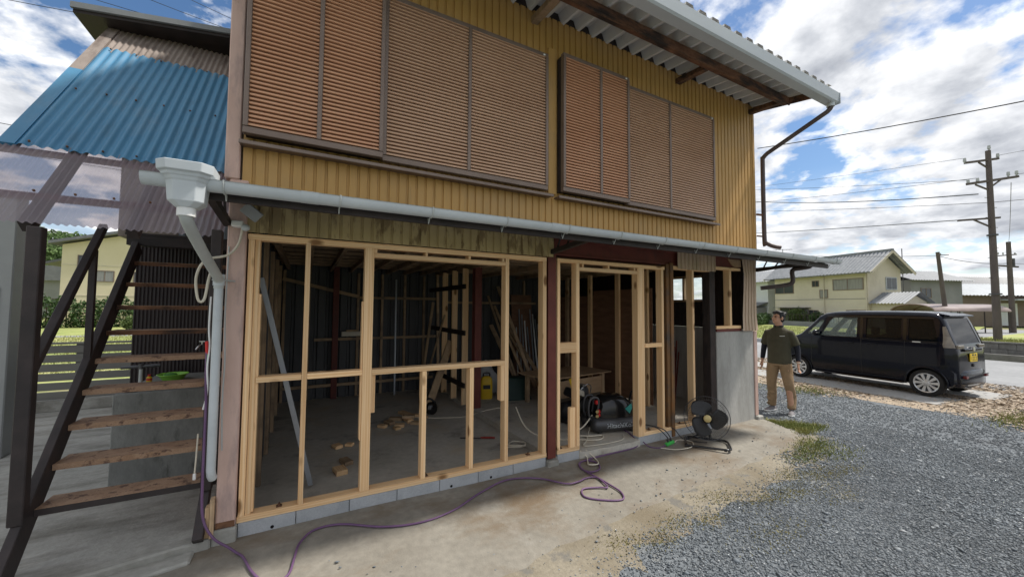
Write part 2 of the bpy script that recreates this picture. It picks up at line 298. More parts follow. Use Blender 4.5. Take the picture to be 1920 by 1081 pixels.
MT['strip'] = mk('parking_concrete', (0.27,0.265,0.255), (0.35,0.345,0.33), rough=0.9, scale=1.2, bump=0.2, grain=0.2, stain=((0.20,0.18,0.15), 2.2, 0.55, 0.75, (1,1,1)))
MT['gravelbed'] = mk('gravel_bed', (0.105,0.118,0.13), (0.18,0.197,0.21), rough=0.95, scale=34, bump=1.0, bscale=45, grain=0.5, stain=[((0.31,0.29,0.24), 0.75, 0.60, 0.72, (1,1,1)), ((0.085,0.09,0.097), 1.1, 0.55, 0.7, (1,1,1))])
MT['sand'] = mk('sandy_margin', (0.19,0.165,0.122), (0.265,0.235,0.18), rough=0.95, scale=2.2, grain=0.35, bump=0.6, bscale=60, stain=[((0.165,0.135,0.09), 1.4, 0.48, 0.68, (1,1,1)), ((0.16,0.15,0.13), 3.5, 0.55, 0.62, (1,1,1))])
MT['soil'] = mk('dry_grass_soil', (0.17,0.16,0.075), (0.27,0.25,0.12), rough=0.95, scale=0.7, grain=0.3, stain=((0.13,0.19,0.05), 0.25, 0.45, 0.6, (1,1,1)))
MT['lawn'] = mk('lawn', (0.19,0.24,0.065), (0.33,0.35,0.12), rough=0.95, scale=0.55, grain=0.35, bump=0.6, bscale=30, stain=((0.42,0.38,0.19), 0.18, 0.5, 0.68, (1,1,1)))
MT['litterbed'] = mk('leaf_litter_bed', (0.26,0.205,0.15), (0.37,0.30,0.22), rough=0.95, scale=9, grain=0.4, bump=0.7, stain=((0.15,0.17,0.07), 1.6, 0.6, 0.75, (1,1,1)))
MT['black'] = mk('black_plastic', (0.010,0.010,0.011), (0.018,0.018,0.019), rough=0.42, scale=5, spec=0.5)
MT['blackgloss'] = mk('black_gloss', (0.008,0.008,0.009), (0.013,0.013,0.014), rough=0.2, scale=5, spec=0.5)
MT['gunmetal'] = mk('gunmetal', (0.065,0.066,0.07), (0.09,0.09,0.095), rough=0.38, metal=0.4, scale=3)
MT['chrome'] = mk('bright_metal', (0.60,0.60,0.60), (0.70,0.70,0.70), rough=0.25, metal=0.9, scale=3)
MT['alu'] = mk('grey_aluminium', (0.30,0.32,0.345), (0.37,0.39,0.415), rough=0.4, metal=0.3, scale=2)
MT['white'] = mk('white_plastic', (0.72,0.72,0.70), (0.80,0.80,0.78), rough=0.45, scale=3)
MT['purple'] = mk('purple_hose', (0.12,0.062,0.135), (0.16,0.088,0.175), rough=0.45, scale=5)
MT['cream'] = mk('cream_cable', (0.55,0.50,0.40), (0.63,0.58,0.47), rough=0.5, scale=5)
MT['red'] = mk('red_plastic', (0.50,0.022,0.022), (0.6,0.035,0.03), rough=0.4, scale=5)
MT['green'] = mk('green_plastic', (0.05,0.42,0.07), (0.07,0.5,0.1), rough=0.4, scale=5)
MT['lime'] = mk('lime_plastic', (0.20,0.48,0.055), (0.26,0.55,0.08), rough=0.4, scale=3)
MT['dkgreen'] = mk('dark_green_plastic', (0.010,0.030,0.024), (0.016,0.042,0.033), rough=0.5, scale=3)
MT['yellow'] = mk('yellow_plastic', (0.62,0.40,0.02), (0.70,0.46,0.03), rough=0.45, scale=3)
MT['gold'] = mk('gold_badge', (0.45,0.36,0.16), (0.55,0.45,0.22), rough=0.4, metal=0.4, scale=3)
MT['teal'] = mk('teal_decal', (0.03,0.28,0.24), (0.05,0.34,0.29), rough=0.4, scale=3)
MT['tarp'] = mk('grey_plastic_sheet', (0.40,0.41,0.41), (0.52,0.53,0.53), rough=0.35, scale=4, spec=0.5)
MT['leafdark'] = mk('hedge_leaf', (0.022,0.05,0.013), (0.065,0.12,0.03), rough=0.6, scale=1.8, rnd=0.1)
MT['leafmid'] = mk('shrub_leaf', (0.055,0.095,0.022), (0.12,0.16,0.05), rough=0.6, scale=1.8, rnd=0.1)
MT['grassblade'] = mk('grass_blade', (0.15,0.185,0.045), (0.30,0.285,0.10), rough=0.7, scale=3)
MT['moss'] = mk('dry_moss', (0.20,0.18,0.06), (0.30,0.26,0.11), rough=0.9, scale=4)
MT['bark'] = mk('bark', (0.06,0.045,0.03), (0.11,0.085,0.06), rough=0.9, scale=4)

TIM = {}
def timber(name, p0, p1, wdt, dep, parent, mat=None, ref=(0,1,0), bevel=0.0025):
    """a stick of timber from p0 to p1, long axis local Z, width local X, depth local Y (towards ref)"""
    p0 = Vector(p0); p1 = Vector(p1); z = (p1-p0); Ln = z.length; z.normalize(); y = Vector(ref); y = y-z*y.dot(z); y.normalize(); x = y.cross(z)
    b = MB(); b.box(-wdt/2, wdt/2, -dep/2, dep/2, -Ln/2, Ln/2)
    o = b.build(name, mat or MT['pine'], parent, bevel=bevel)
    M = Matrix((x,y,z)).transposed().to_4x4(); M.translation = (p0+p1)/2
    o.matrix_local = M
    return o
def profile_wave(a0, a1, pitch, depth, k=8):
    n = int((a1-a0)/pitch*k)+1
    return [(a0+(a1-a0)*i/n, depth*0.5*(1+math.sin(2*math.pi*(a0+(a1-a0)*i/n)/pitch))) for i in range(n+1)]
def profile_trap(a0, a1, pitch, depth, flat=0.62, ramp=0.10):
    pts = []; a = a0
    while a < a1-1e-6:
        for t, d in ((0.0, depth), (flat, depth), (flat+ramp, 0.0), (1-ramp, 0.0)):
            x = a+t*pitch
            if x <= a1: pts.append((x, d))
        a += pitch
    pts.append((a1, pts[-1][1])); return pts
def sheet(prof, fn0, fn1, thick=None):
    """a folded sheet: prof = [(a, height)], fn(a,h) gives the point on either edge"""
    b = MB(); n = len(prof)
    b.add([fn0(a, h) for a, h in prof]+[fn1(a, h) for a, h in prof], [(i, i+1, n+i+1, n+i) for i in range(n-1)]); return b

# ================================================================== the setting: ground
def flat(name, poly, z, mat, kind='structure', label=None, cat=None, thick=0.0):
    b = MB()
    if thick: b.prism(poly, lambda p, a: (p[0], p[1], a), z-thick, z)
    else: b.add([(x, y, z) for x, y in poly], [tuple(range(len(poly)))])
    o = b.build(name, mat); return tag(o, kind=kind)
flat('ground', [(-900,-300),(900,-300),(900,1200),(-900,1200)], -0.30, MT['soil'])
flat('grass_field', [(22.6,4.6),(22.6,140),(140,140),(140,20),(60,8),(40,4.6)], -0.205, MT['lawn'])
flat('grass_lot', [(-60,9.5),(-60,120),(22,120),(22,9.5)], -0.21, MT['lawn'])
flat('field_path', [(-60,29),(-60,30.6),(22,27.6),(22,26.2)], -0.205, MT['asphalt'])
flat('gravel_yard', [(-9,-14),(-9,0.2),(-0.6,0.2),(-0.6,4.8),(-2,9.6),(13.8,9.6),(14.4,-14)], -0.135, MT['gravelbed'])
flat('road', [(13.9,-14),(13.9,60),(22.2,60),(22.2,-14)], -0.160, MT['asphalt'])
flat('driveway', [(22.2,1.9),(22.2,4.4),(60,7.8),(60,4.4)], -0.19, MT['asphalt'])
# kerb along the road
b = MB(); b.box(22.2,22.5,4.6,60,-0.3,0.02); tag(b.build('kerb', MT['block']), kind='structure')
# apron slab: uneven front edge
edge = [(-0.9,-0.62),(-0.45,-0.95),(0.2,-1.0),(0.8,-1.35),(1.4,-1.33),(1.85,-1.22),(2.6,-1.13),(3.4,-1.10),(4.6,-1.00),(5.3,-0.93),(5.8,-0.86),(6.1,-0.74),(6.36,-0.62),(6.46,-0.35),(6.46,-0.02)]
edge = [(-2.6,-1.1)]+edge
b = MB(); vs = []; fs = []; ny = 14
ex = []
for i in range(len(edge)-1):
    for t in range(4):
        q = t/4; ex.append((edge[i][0]*(1-q)+edge[i+1][0]*q+random.uniform(-.02,.02), edge[i][1]*(1-q)+edge[i+1][1]*q+random.uniform(-.035,.035)))
ex.append(edge[-1])
for (x, ye) in ex:
    for j in range(ny+1):
        t = j/ny; y = 0.12*(1-t)+ye*t; vs.append((x, y, -0.072-0.052*t**1.5-0.028*(max(0,t-0.86)/0.14)**2+0.004*math.sin(3*x+5*y)))
n = ny+1
for i in range(len(ex)-1):
    for j in range(ny): fs.append((i*n+j, (i+1)*n+j, (i+1)*n+j+1, i*n+j+1))
b.add(vs, fs); tag(b.build('concrete_apron', MT['conc'], smooth=40), kind='structure')
# sandy margin between slab and gravel, ragged outer edge
mg = [(x, y+0.04) for x, y in edge[:-1]]; og = [(x+0.12+0.10*math.sin(5*i), y-0.20-0.20*(0.5+0.5*math.sin(2.3*i+1.0))-random.uniform(0,0.08)) for i, (x, y) in enumerate(ex[:-4])][::-1]
b = MB(); nn = len(ex)-4; inn = [(x, y+0.17, -0.1275) for x, y in ex[:nn]]; ou = [(og[::-1][i][0], og[::-1][i][1], -0.1325) for i in range(nn)]
b.add(inn+ou, [(i, i+1, nn+i+1, nn+i) for i in range(nn-1)]); tag(b.build('dirt_margin', MT['sand']), kind='structure')
# old concrete yard by the stairs, with a broken front edge and a step
b = MB(); pr = [(-6,-0.45),(-2.6,-0.30),(-1.6,-0.22),(-1.05,-0.14),(-0.75,-0.08),(-0.535,-0.06)]
b.prism([(x,y) for x,y in pr]+[(-0.535,6.2),(-8,6.2),(-8,-0.5)], lambda p,a: (p[0],p[1],a), -0.2, -0.015)
tag(b.build('concrete_yard', MT['concold'], bevel=0.012), kind='structure')
b = MB(); b.prism([(-6,-0.74),(-2.4,-0.50),(-1.4,-0.36),(-0.62,-0.20),(-0.62,-0.02),(-6,-0.02)], lambda p,a: (p[0],p[1],a), -0.2, -0.062)
tag(b.build('yard_step', MT['concold'], bevel=0.012), kind='structure')
# wheel strips below the car and the litter bed round them
flat('parking_strip', [(10.55,-0.95),(11.55,-1.05),(12.1,6.2),(11.1,6.3)], -0.115, MT['strip'], thick=0.06)
flat('parking_strip', [(12.15,-1.35),(13.2,-1.45),(13.6,6.0),(12.6,6.2)], -0.115, MT['strip'], thick=0.06)
flat('leaf_litter_bed', [(9.9,-1.7),(10.8,-2.4),(13.9,-3.4),(13.9,7),(10.3,7),(9.75,1.6)], -0.131, MT['litterbed'])

# ================================================================== the workshop building
BX0, BX1, BD = -0.50, 6.42, 4.55
bld = thing('workshop_building', 'two storey ochre steel clad workshop with brown shutters and bare timber framed ground floor', 'building')
P = bld
# --- floors
b = MB(); b.box(BX0, 2.48, 0.10, BD, -0.2, -0.075); b.build('floor_slab', MT['floor'], P)
b = MB(); vs=[]; b.prism([(2.48,0.02),(2.84,0.02),(2.84,-0.005),(3.0,-0.03),(3.15,-0.015),(3.3,-0.045),(3.5,-0.03),(3.62,-0.05),(3.79,-0.02),(3.79,0.03),(6.3,0.03),(6.3,BD),(2.48,BD)], lambda p,a:(p[0],p[1],a), -0.2, 0.0); b.build('raised_floor_slab', MT['floor'], P, bevel=0.006)
# --- shell walls
prof = profile_trap(BX0, BX1, 0.19, 0.03)
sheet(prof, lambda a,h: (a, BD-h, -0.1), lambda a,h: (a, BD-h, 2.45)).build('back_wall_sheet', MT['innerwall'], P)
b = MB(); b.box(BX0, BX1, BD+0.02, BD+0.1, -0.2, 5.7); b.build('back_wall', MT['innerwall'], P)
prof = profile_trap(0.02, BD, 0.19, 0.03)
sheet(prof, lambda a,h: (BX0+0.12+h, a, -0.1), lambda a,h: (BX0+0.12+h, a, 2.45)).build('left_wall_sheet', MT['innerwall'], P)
b = MB(); b.box(BX0-0.02, BX0+0.09, 0.14, BD, -0.2, 5.3); b.build('left_wall', MT['pinktrim'], P)
# right wall: concrete base, window band, upper steel
b = MB(); b.box(BX1-0.14, BX1-0.02, 0.13, BD, -0.2, 1.32); b.build('right_wall_base', MT['concwall'], P)
b = MB(); b.box(BX1-0.10, BX1-0.04, 0.13, 0.72, 1.325, 2.45); b.box(BX1-0.10, BX1-0.04, 1.78, BD, 1.325, 2.45); b.box(BX1-0.10, BX1-0.04, 0.72, 1.78, 1.325, 1.80); b.box(BX1-0.10, BX1-0.04, 0.72, 1.78, 2.24, 2.45)
b.build('right_wall_boards', MT['blackpost'], P)
wf = MB(); 
for y in (0.74, 1.25, 1.76): wf.box(BX1-0.12, BX1-0.05, y-0.02, y+0.02, 1.80, 2.24)
wf.box(BX1-0.12, BX1-0.05, 0.72, 1.78, 1.78, 1.82); wf.box(BX1-0.12, BX1-0.05, 0.72, 1.78, 2.22, 2.26)
sw = wf.build('side_window', MT['pine_old'], P)
b = MB(); b.box(BX1-0.09, BX1-0.085, 0.76, 1.23, 1.82, 2.22); b.build('pane', glassmat('clear_pane',(0.9,0.95,0.95),0.12), sw)
b = MB(); b.box(BX1-0.09, BX1-0.085, 1.27, 1.74, 1.82, 2.22); b.build('pane', bpy.data.materials['clear_pane'], sw)
sheet(profile_trap(0.0, BD, 0.085, 0.012), lambda a,h: (BX1+h, a, 2.45), lambda a,h: (BX1+h, a, 5.5)).build('right_wall_steel', MT['ochre'], P)
# --- upper facade: ribbed ochre steel
prof = profile_trap(BX0+0.06, BX1, 0.085, 0.013, flat=0.70, ramp=0.06)
sheet(prof, lambda a,h: (a, -h, 2.562), lambda a,h: (a, -h, 5.0)).build('ribbed_front_wall', MT['ochre'], P)
b = MB(); b.box(BX0, BX1-0.02, 0.03, 0.10, 2.60, 5.0); b.build('wall_backing', MT['ceil'], P)
b = MB(); b.box(BX0-0.05, BX0+0.045, -0.035, 0.06, 2.62, 5.2); b.build('corner_trim', MT['pinktrim'], P, bevel=0.008)
b = MB(); b.box(BX1-0.03, BX1+0.03, -0.025, 0.05, 2.48, 4.98); b.build('corner_trim', MT['ochre'], P, bevel=0.006)
# pilaster strip between the two shutter windows
b = MB(); b.box(2.375, 2.485, -0.04, 0.0, 2.93, 4.62); b.build('joint_strip', MT['ochre'], P, bevel=0.006)
# --- main roof: folded white deck, rusty beam, box gutter, end plate
def deck(y): return 4.985+0.13*y     # underside rises to the back
prof = []; x = BX0-0.3
while x < BX1+0.42:
    for t, d in ((0,0.0),(0.16,0.0),(0.34,0.11),(0.82,0.11)): prof.append((x+t*0.225, d))
    x += 0.225
sheet(prof, lambda a,h: (a, -0.95, deck(-0.95)+h), lambda a,h: (a, BD+0.4, deck(BD+0.4)+h)).build('folded_roof_deck', MT['white_steel'], P)
b = MB(); b.box(BX0-0.3, BX1+0.5, 0.15, BD+0.4, 5.6, 5.64); b.build('roof_sheet', MT['white_steel'], P)
b = MB(); b.box(BX0-0.3, BX1+0.02, 0.0, 0.08, 4.985, 5.3); b.build('wall_head_closure', MT['darksteel'], P)
g = MB(); g.prism([(-0.87,4.70),(-0.985,4.70),(-1.005,4.72),(-1.015,4.85),(-1.0,4.85),(-0.99,4.735),(-0.88,4.725),(-0.88,4.84),(-0.87,4.84)], lambda p,a:(a,p[0],p[1]), BX0-0.3, BX1+0.46); bg = g.build('eave_box_gutter', MT['fascia'], P, smooth=30)
b = MB(); b.box(BX1+0.461, BX1+0.475, -1.02, -0.87, 4.695, 4.855); b.build('end_cap', MT['fascia'], bg)
for i in range(16):
    xx = 2.6+i*0.28+random.uniform(-.04,.04); b = MB(); b.cyl((xx,-0.985,4.85),(xx,-0.985,4.872),0.008,n=6); b.obox((xx,-0.985,4.852),(0.03,0.03,0.008)); b.build('roof_bolt', MT['rust'], bg)
bm_ = MB(); bm_.box(BX0-0.2, BX1+0.05, -0.55, -0.46, 4.80, 4.90); bm_.box(BX0-0.2, BX1+0.05, -0.555, -0.535, 4.77, 4.80); bm_.build('rusty_eave_beam', MT['rust'], P, bevel=0.02)
for xx in (-0.2, 2.2, 4.6, 6.36):
    b = MB(); b.bar((xx,0.02,4.88),(xx,-0.46,4.84),0.09,0.07,(0,0,1)); b.build('eave_bracket', MT['rust'] if xx != 2.2 else MT['joist'], P, bevel=0.005)
b = MB(); b.prism([(0.0,4.90),(-0.87,4.74),(-0.87,4.84),(0.0,5.0)], lambda p,a:(a,p[0],p[1]), BX1+0.05, BX1+0.075); b.build('eave_end_plate', MT['rust'], P)
# --- brown louvred shutters: (x0, x1, z0, z1, front y, panel splits)
def shutter(x0, x1, z0, z1, y, splits, smats, fr=0.034):
    s = part_empty('louvre_shutter', P, (x0, y, z0)); Wd = x1-x0; Hh = z1-z0
    xs = [0]+[q-x0 for q in splits]+[Wd]
    b = MB(); b.box(0, Wd, 0, 0.055, 0, fr*1.5); b.box(0, Wd, 0, 0.055, Hh-fr*1.2, Hh)
    for q in xs[:]:
        a = min(max(q-fr/2, 0), Wd-fr); b.box(a, a+fr, -0.006, 0.055, fr*1.5, Hh-fr*1.2)
    b.build('frame', MT['sframe'], s, bevel=0.004)
    bk = MB(); bk.box(0.01, Wd-0.01, 0.045, -y-0.012, 0.012, Hh-0.012); bk.build('back_box', MT['blackpost'], s)
    for i in range(len(xs)-1):
        a = xs[i]+fr/2+(fr/2 if i == 0 else 0); e = xs[i+1]-fr/2-(fr/2 if i == len(xs)-2 else 0)
        sl = MB(); z = fr*1.5+0.004; p = 0.0335
        while z < Hh-fr*1.2-0.01:
            sl.add([(a,0.026,z+0.0335),(e,0.026,z+0.0335),(e,0.012,z+0.026),(a,0.012,z+0.026),(a,0.004,z+0.0075),(e,0.004,z+0.0075),(e,0.044,z+0.007),(a,0.044,z+0.007)],
                   [(0,1,2,3),(3,2,5,4),(4,5,6,7)]); z += p
        o = sl.build('louvre_slats', smats[i], s); o['kind'] = 'stuff'
    k = MB(); k.obox((Wd-0.06,-0.004,Hh-0.03),(0.022,0.01,0.014)); k.build('latch', MT['white'], s)
    return s
shutter(-0.435, 0.575, 2.95, 4.56, -0.150, [0.075], [MT['slat'], MT['slat']])
shutter(0.580, 2.345, 2.95, 4.50, -0.085, [1.405], [MT['slat2'], MT['slat2']])
shutter(2.505, 3.520, 2.95, 4.54, -0.150, [3.06], [MT['slat'], MT['slat']])
shutter(3.525, 5.310, 2.95, 4.50, -0.085, [4.345], [MT['slat2'], MT['slat2']])
b = MB(); b.box(-0.46, 2.40, -0.115, 0.0, 2.885, 2.902); b.box(-0.46,2.40,-0.12,-0.10,2.875,2.907); b.build('shutter_sill', MT['sframe'], P, bevel=0.004)
b = MB(); b.box(2.47, 5.36, -0.115, 0.0, 2.885, 2.902); b.box(2.47,5.36,-0.12,-0.10,2.875,2.907); b.build('shutter_sill', MT['sframe'], P, bevel=0.004)
# --- pent roof over the ground floor, with gutter
prof = profile_wave(-0.70, 7.02, 0.063, 0.018, 6)
sheet(prof, lambda a,h: (a, -0.79, 2.352+h), lambda a,h: (a, -0.016, 2.575+h)).build('pent_roof_sheet', MT['greybrown'], P, smooth=60)
b = MB(); b.prism([(-0.76,2.28),(-0.735,2.28),(-0.735,2.352),(-0.76,2.344)], lambda p,a:(a,p[0],p[1]), -0.66, 7.0); b.build('pent_fascia', MT['darksteel'], P)
b = MB(); b.prism([(-0.734,2.322),(-0.734,2.349),(-0.016,2.56),(-0.016,2.533)], lambda p,a:(a,p[0],p[1]), -0.66, 7.0); b.build('pent_soffit', MT['blackpost'], P)
for xx in (-0.52, 2.45, 6.46):
    b = MB(); b.bar((xx,0.0,2.28),(xx,-0.74,2.34),0.045,0.05,(0,0,1)); b.bar((xx,0.0,2.50),(xx,-0.5,2.40),0.03,0.03,(0,0,1))
    for t in (0.15,0.4,0.65): b.bar((xx,-0.7*t,2.29+0.06*t),(xx,-0.7*t-0.08,2.47-0.14*t),0.015,0.015)
    b.build('pent_bracket', MT['darksteel'], P)
b = MB(); b.bar((6.46,0.02,2.30),(6.98,-0.72,2.36),0.045,0.045,(0,0,1)); b.build('pent_bracket', MT['darksteel'], P)
gdz = lambda x: -0.034*(7.1-x)/7.9
gp = MB(); arc = [(-0.845+0.062*math.cos(math.pi+math.pi*t/10), 2.405+0.070*math.sin(math.pi+math.pi*t/10)) for t in range(11)]
arc = [(-0.915,2.412),(-0.907,2.412)]+arc+[(-0.775,2.425),(-0.783,2.425)]+[(-0.845+0.054*math.cos(2*math.pi-math.pi*t/10), 2.407+0.062*math.sin(2*math.pi-math.pi*t/10)) for t in range(11)]
gp.prism([(-0.838+(p_[0]+0.845)*0.80, 2.40+(p_[1]-2.412)*0.80) for p_ in arc], lambda p,a:(a,p[0],p[1]+gdz(a)), -0.78, 7.12); gut = gp.build('pent_gutter', MT['pvc'], P, smooth=40)
for i in range(13):
    xx = -0.42+i*0.615; b = MB(); pts = [(xx,-0.838+0.054*math.cos(a), 2.398+gdz(xx)+0.062*math.sin(a)) for a in np.linspace(math.pi*0.97, 2*math.pi*1.03, 12)]
    b.tube(pts, 0.005, 5); b.tube([(xx,-0.80,2.345+gdz(xx)),(xx,-0.77,2.28),(xx,-0.755,2.33)], 0.004, 5); b.build('gutter_bracket', MT['pvcdark'], gut)
for xx in (0.02, 1.9, 3.85, 5.8):
    b = MB(); b.prism([(-0.838+0.053*math.cos(a), 2.398+gdz(xx)+0.061*math.sin(a)) for a in np.linspace(math.pi*0.98, 2*math.pi*1.02, 12)], lambda p,a:(a,p[0],p[1]), xx-0.05, xx+0.05); b.build('gutter_joint', MT['pvc'], gut, smooth=40)
# hopper and downpipe on the left
def hex_ring(cx, cy, hx, hy, ch, z): return [(cx-hx,cy+hy,z),(cx-hx,cy-hy+ch,z),(cx-hx+ch,cy-hy,z),(cx+hx-ch,cy-hy,z),(cx+hx,cy-hy+ch,z),(cx+hx,cy+hy,z)]
hp = MB(); cxh, cyh = -0.585, -0.85
hp.loft([hex_ring(cxh,cyh,0.05,0.05,0.03,2.265),hex_ring(cxh,cyh,0.085,0.072,0.035,2.30),hex_ring(cxh,cyh,0.095,0.08,0.04,2.42),hex_ring(cxh,cyh,0.098,0.085,0.04,2.425),hex_ring(cxh,cyh,0.105,0.09,0.04,2.445),hex_ring(cxh,cyh,0.112,0.096,0.04,2.448),hex_ring(cxh,cyh,0.118,0.10,0.045,2.468),hex_ring(cxh,cyh,0.132,0.115,0.05,2.472),hex_ring(cxh,cyh,0.136,0.118,0.05,2.53),hex_ring(cxh,cyh,0.122,0.105,0.045,2.53),hex_ring(cxh,cyh,0.09,0.075,0.04,2.44)])
hp.v = [(cxh+(x-cxh)*0.93, cyh+(y-cyh)*0.93, 2.335+(z-2.42)*0.9) for x,y,z in hp.v]
hop = hp.build('rain_hopper', MT['pvc'], P, bevel=0.004)
b = MB(); b.cyl((cxh,cyh,2.20),(cxh,cyh,2.15),0.043,n=20); b.build('collar', MT['white'], hop, smooth=40)
b = MB(); b.tube(smooth_path([(cxh,cyh,2.19),(cxh,cyh+0.02,2.13),(cxh+0.02,-0.55,2.0),(-0.54,-0.20,1.865),(-0.537,-0.145,1.83),(-0.537,-0.135,1.78)],6),0.031,16); b.build('downpipe', MT['pvcdark'], P, smooth=60)
b = MB(); b.tube([(-0.537,-0.135,1.82),(-0.537,-0.135,0.50),(-0.535,-0.125,0.46),(-0.53,-0.10,0.43)],0.028,16); b.cyl((-0.537,-0.135,1.88),(-0.537,-0.135,1.80),0.036,n=18); b.build('downpipe', MT['pvc'], P, smooth=60)
b = MB(); b.tube([(-0.537+0.038*math.cos(a),-0.135+0.038*math.sin(a),1.84) for a in np.linspace(0,6.28,18)],0.005,5); b.bar((-0.51,-0.11,1.84),(-0.46,-0.02,1.84),0.012,0.02); b.build('pipe_clamp', MT['pvcdark'], P)
# right downpipe from the eave
b = MB(); b.tube(smooth_path([(6.78,-0.94,4.72),(6.78,-0.94,4.64),(6.77,-0.90,4.59)],5)+smooth_path([(6.56,-0.16,4.18),(6.55,-0.10,4.12),(6.55,-0.09,4.02),(6.55,-0.09,2.80),(6.55,-0.12,2.72),(6.60,-0.20,2.66),(6.68,-0.26,2.64)],5),0.033,12); b.build('downpipe', MT['brownpipe'], P, smooth=60)
b = MB(); b.cyl((6.78,-0.94,4.73),(6.78,-0.94,4.65),0.05,n=16); b.build('outlet', MT['pvc'], P, smooth=40)
b = MB(); b.bar((6.40,-0.06,3.18),(6.56,-0.09,3.18),0.03,0.02); b.bar((6.40,-0.06,2.83),(6.56,-0.09,2.83),0.02,0.02); b.build('pipe_clamp', MT['rust'], P)
b = MB(); b.tube(smooth_path([(6.80,-0.62,2.36),(6.80,-0.60,2.31),(6.76,-0.5,2.29),(6.72,-0.40,2.26),(6.72,-0.40,2.08),(6.66,-0.3,2.03),(6.46,-0.06,1.99)],4),0.033,12); b.build('downpipe', MT['brownpipe'], P, smooth=60)
# --- lower facade: khaki peeling sheet, beams, columns
sheet(profile_trap(-0.40, 2.48, 0.085, 0.013, flat=0.70, ramp=0.06), lambda a,h:(a,-h,2.225), lambda a,h:(a,-h,2.552)).build('peeling_wall_sheet', MT['khaki'], P)
b = MB(); b.box(2.50, 6.06, 0.03, 0.13, 2.26, 2.44); b.box(2.50,6.06,0.015,0.15,2.425,2.445); b.box(2.50,6.06,0.015,0.15,2.255,2.275); b.build('red_steel_beam', MT['redsteel'], P)
b = MB(); b.add([(3.42,-0.005,2.45),(4.52,-0.005,2.44),(4.52,-0.005,2.53),(3.42,-0.005,2.53),(3.42,0.02,2.47),(4.52,0.02,2.455),(4.52,0.02,2.53),(3.42,0.02,2.53)],[(0,1,2,3),(4,7,6,5),(0,4,5,1),(0,3,7,4),(1,5,6,2)]); b.build('torn_plywood', MT['ply'], P)
sheet(profile_trap(4.54, 5.38, 0.083, 0.013, flat=0.70, ramp=0.06), lambda a,h:(a,-h-0.005,2.205), lambda a,h:(a,-h-0.005,2.525)).build('hanging_wall_sheet', MT['tan'], P)
b = MB(); b.box(5.42,6.04,0.02,0.08,2.29,2.47); b.build('red_lintel', MT['redsteel'], P)
b = MB(); b.prism([(5.72,2.42),(6.02,2.42),(6.03,2.31),(5.88,2.30),(5.80,2.34)], lambda p,a:(p[0],a,p[1]), -0.01, 0.015); b.build('torn_board', MT['ply'], P)
# tan corrugated strip on the right corner: flared to the left at its head and foot
prof = profile_trap(0.0, 1.0, 0.2, 1.0, flat=0.68, ramp=0.07); b = MB(); lv = [(2.50,5.98),(2.26,6.06),(2.2,6.08),(1.55,6.02),(1.315,5.99)]
rows = [[(xl+(6.42-xl)*a, -0.006-0.02*h-(0.02 if k in (0,4) else 0), z) for a,h in prof] for k,(z,xl) in enumerate(lv)]
n = len(prof); b.add([p for r in rows for p in r], [(k*n+i,k*n+i+1,(k+1)*n+i+1,(k+1)*n+i) for k in range(len(rows)-1) for i in range(n-1)]); b.build('tan_corner_sheet', MT['tan'], P)
b = MB(); b.box(5.40, 6.335, 0.0, 0.12, -0.2, 1.31); b.build('concrete_wall', MT['concwall'], P, bevel=0.008)
b = MB(); b.box(6.338, 6.42, -0.012, 0.11, -0.02, 1.305); b.build('pink_corner_trim', MT['pinktrim'], P, bevel=0.006)
b = MB(); b.box(6.33, 6.47, -0.06, 0.10, -0.2, -0.025); b.build('corner_footing', MT['concold'], P, bevel=0.012)
b = MB(); b.box(5.42, 6.03, 0.005, 0.10, 1.312, 1.352); b.build('red_sill_strip', MT['redsteel'], P)
# left pillar clad in faded pink steel, on a footing
b = MB(); b.box(-0.515, -0.395, -0.03, 0.12, 0.03, 2.62); b.build('pink_corner_pillar', MT['pinktrim'], P, bevel=0.008)
b = MB(); b.box(-0.535, -0.385, -0.045, 0.12, -0.2, 0.028); b.build('pillar_footing', MT['concold'], P, bevel=0.014)
b = MB(); b.box(-0.512, -0.398, -0.034, -0.031, 0.03, 0.075); b.build('rust_skirt', MT['rust'], P)
def hcol(name, x0, x1, y0, y1, z0, z1, mat):
    b = MB(); t = 0.012; xm = (x0+x1)/2
    b.box(x0,x1,y0,y0+t,z0,z1); b.box(x0,x1,y1-t,y1,z0,z1); b.box(xm-t/2,xm+t/2,y0+t,y1-t,z0,z1); return b.build(name, mat, P)
hcol('red_steel_column', 2.405, 2.51, 0.0, 0.12, 0.0, 2.30, MT['redsteel'])
b = MB(); b.box(2.385, 2.53, -0.04, 0.09, -0.2, -0.012); b.build('column_footing', MT['concold'], P, bevel=0.01)
b = MB(); b.box(5.27, 5.40, 0.012, 0.14, -0.1, 2.36); b.build('black_post', MT['blackpost'], P, bevel=0.006)
timber('old_brown_post', (4.365,0.05,-0.02), (4.365,0.05,2.26), 0.06, 0.09, P, MT['oldpost']); timber('old_brown_post', (4.43,0.04,-0.06), (4.43,0.04,2.28), 0.06, 0.10, P, MT['oldpost'])
# block course below the sill
def block(x0, x1): 
    b = MB(); b.box(x0+0.0025, x1-0.0025, 0.004, 0.10, -0.15, 0.024); return b.build('concrete_block', MT['block'], P, bevel=0.003)
xs = [-0.384,0.0,0.395,0.79,1.185,1.58,1.975,2.383]
for i in range(7): block(xs[i], xs[i+1])
block(2.535, 2.845); block(3.785, 4.18); block(4.18, 4.575); block(4.575, 4.97); block(4.97, 5.265)
for xx in (-0.16, 1.30, 1.72):
    b = MB(); b.cyl((xx,0.0035,-0.055),(xx,0.02,-0.055),0.013,n=10); b.build('weep_hole', MT['blackgloss'], P)
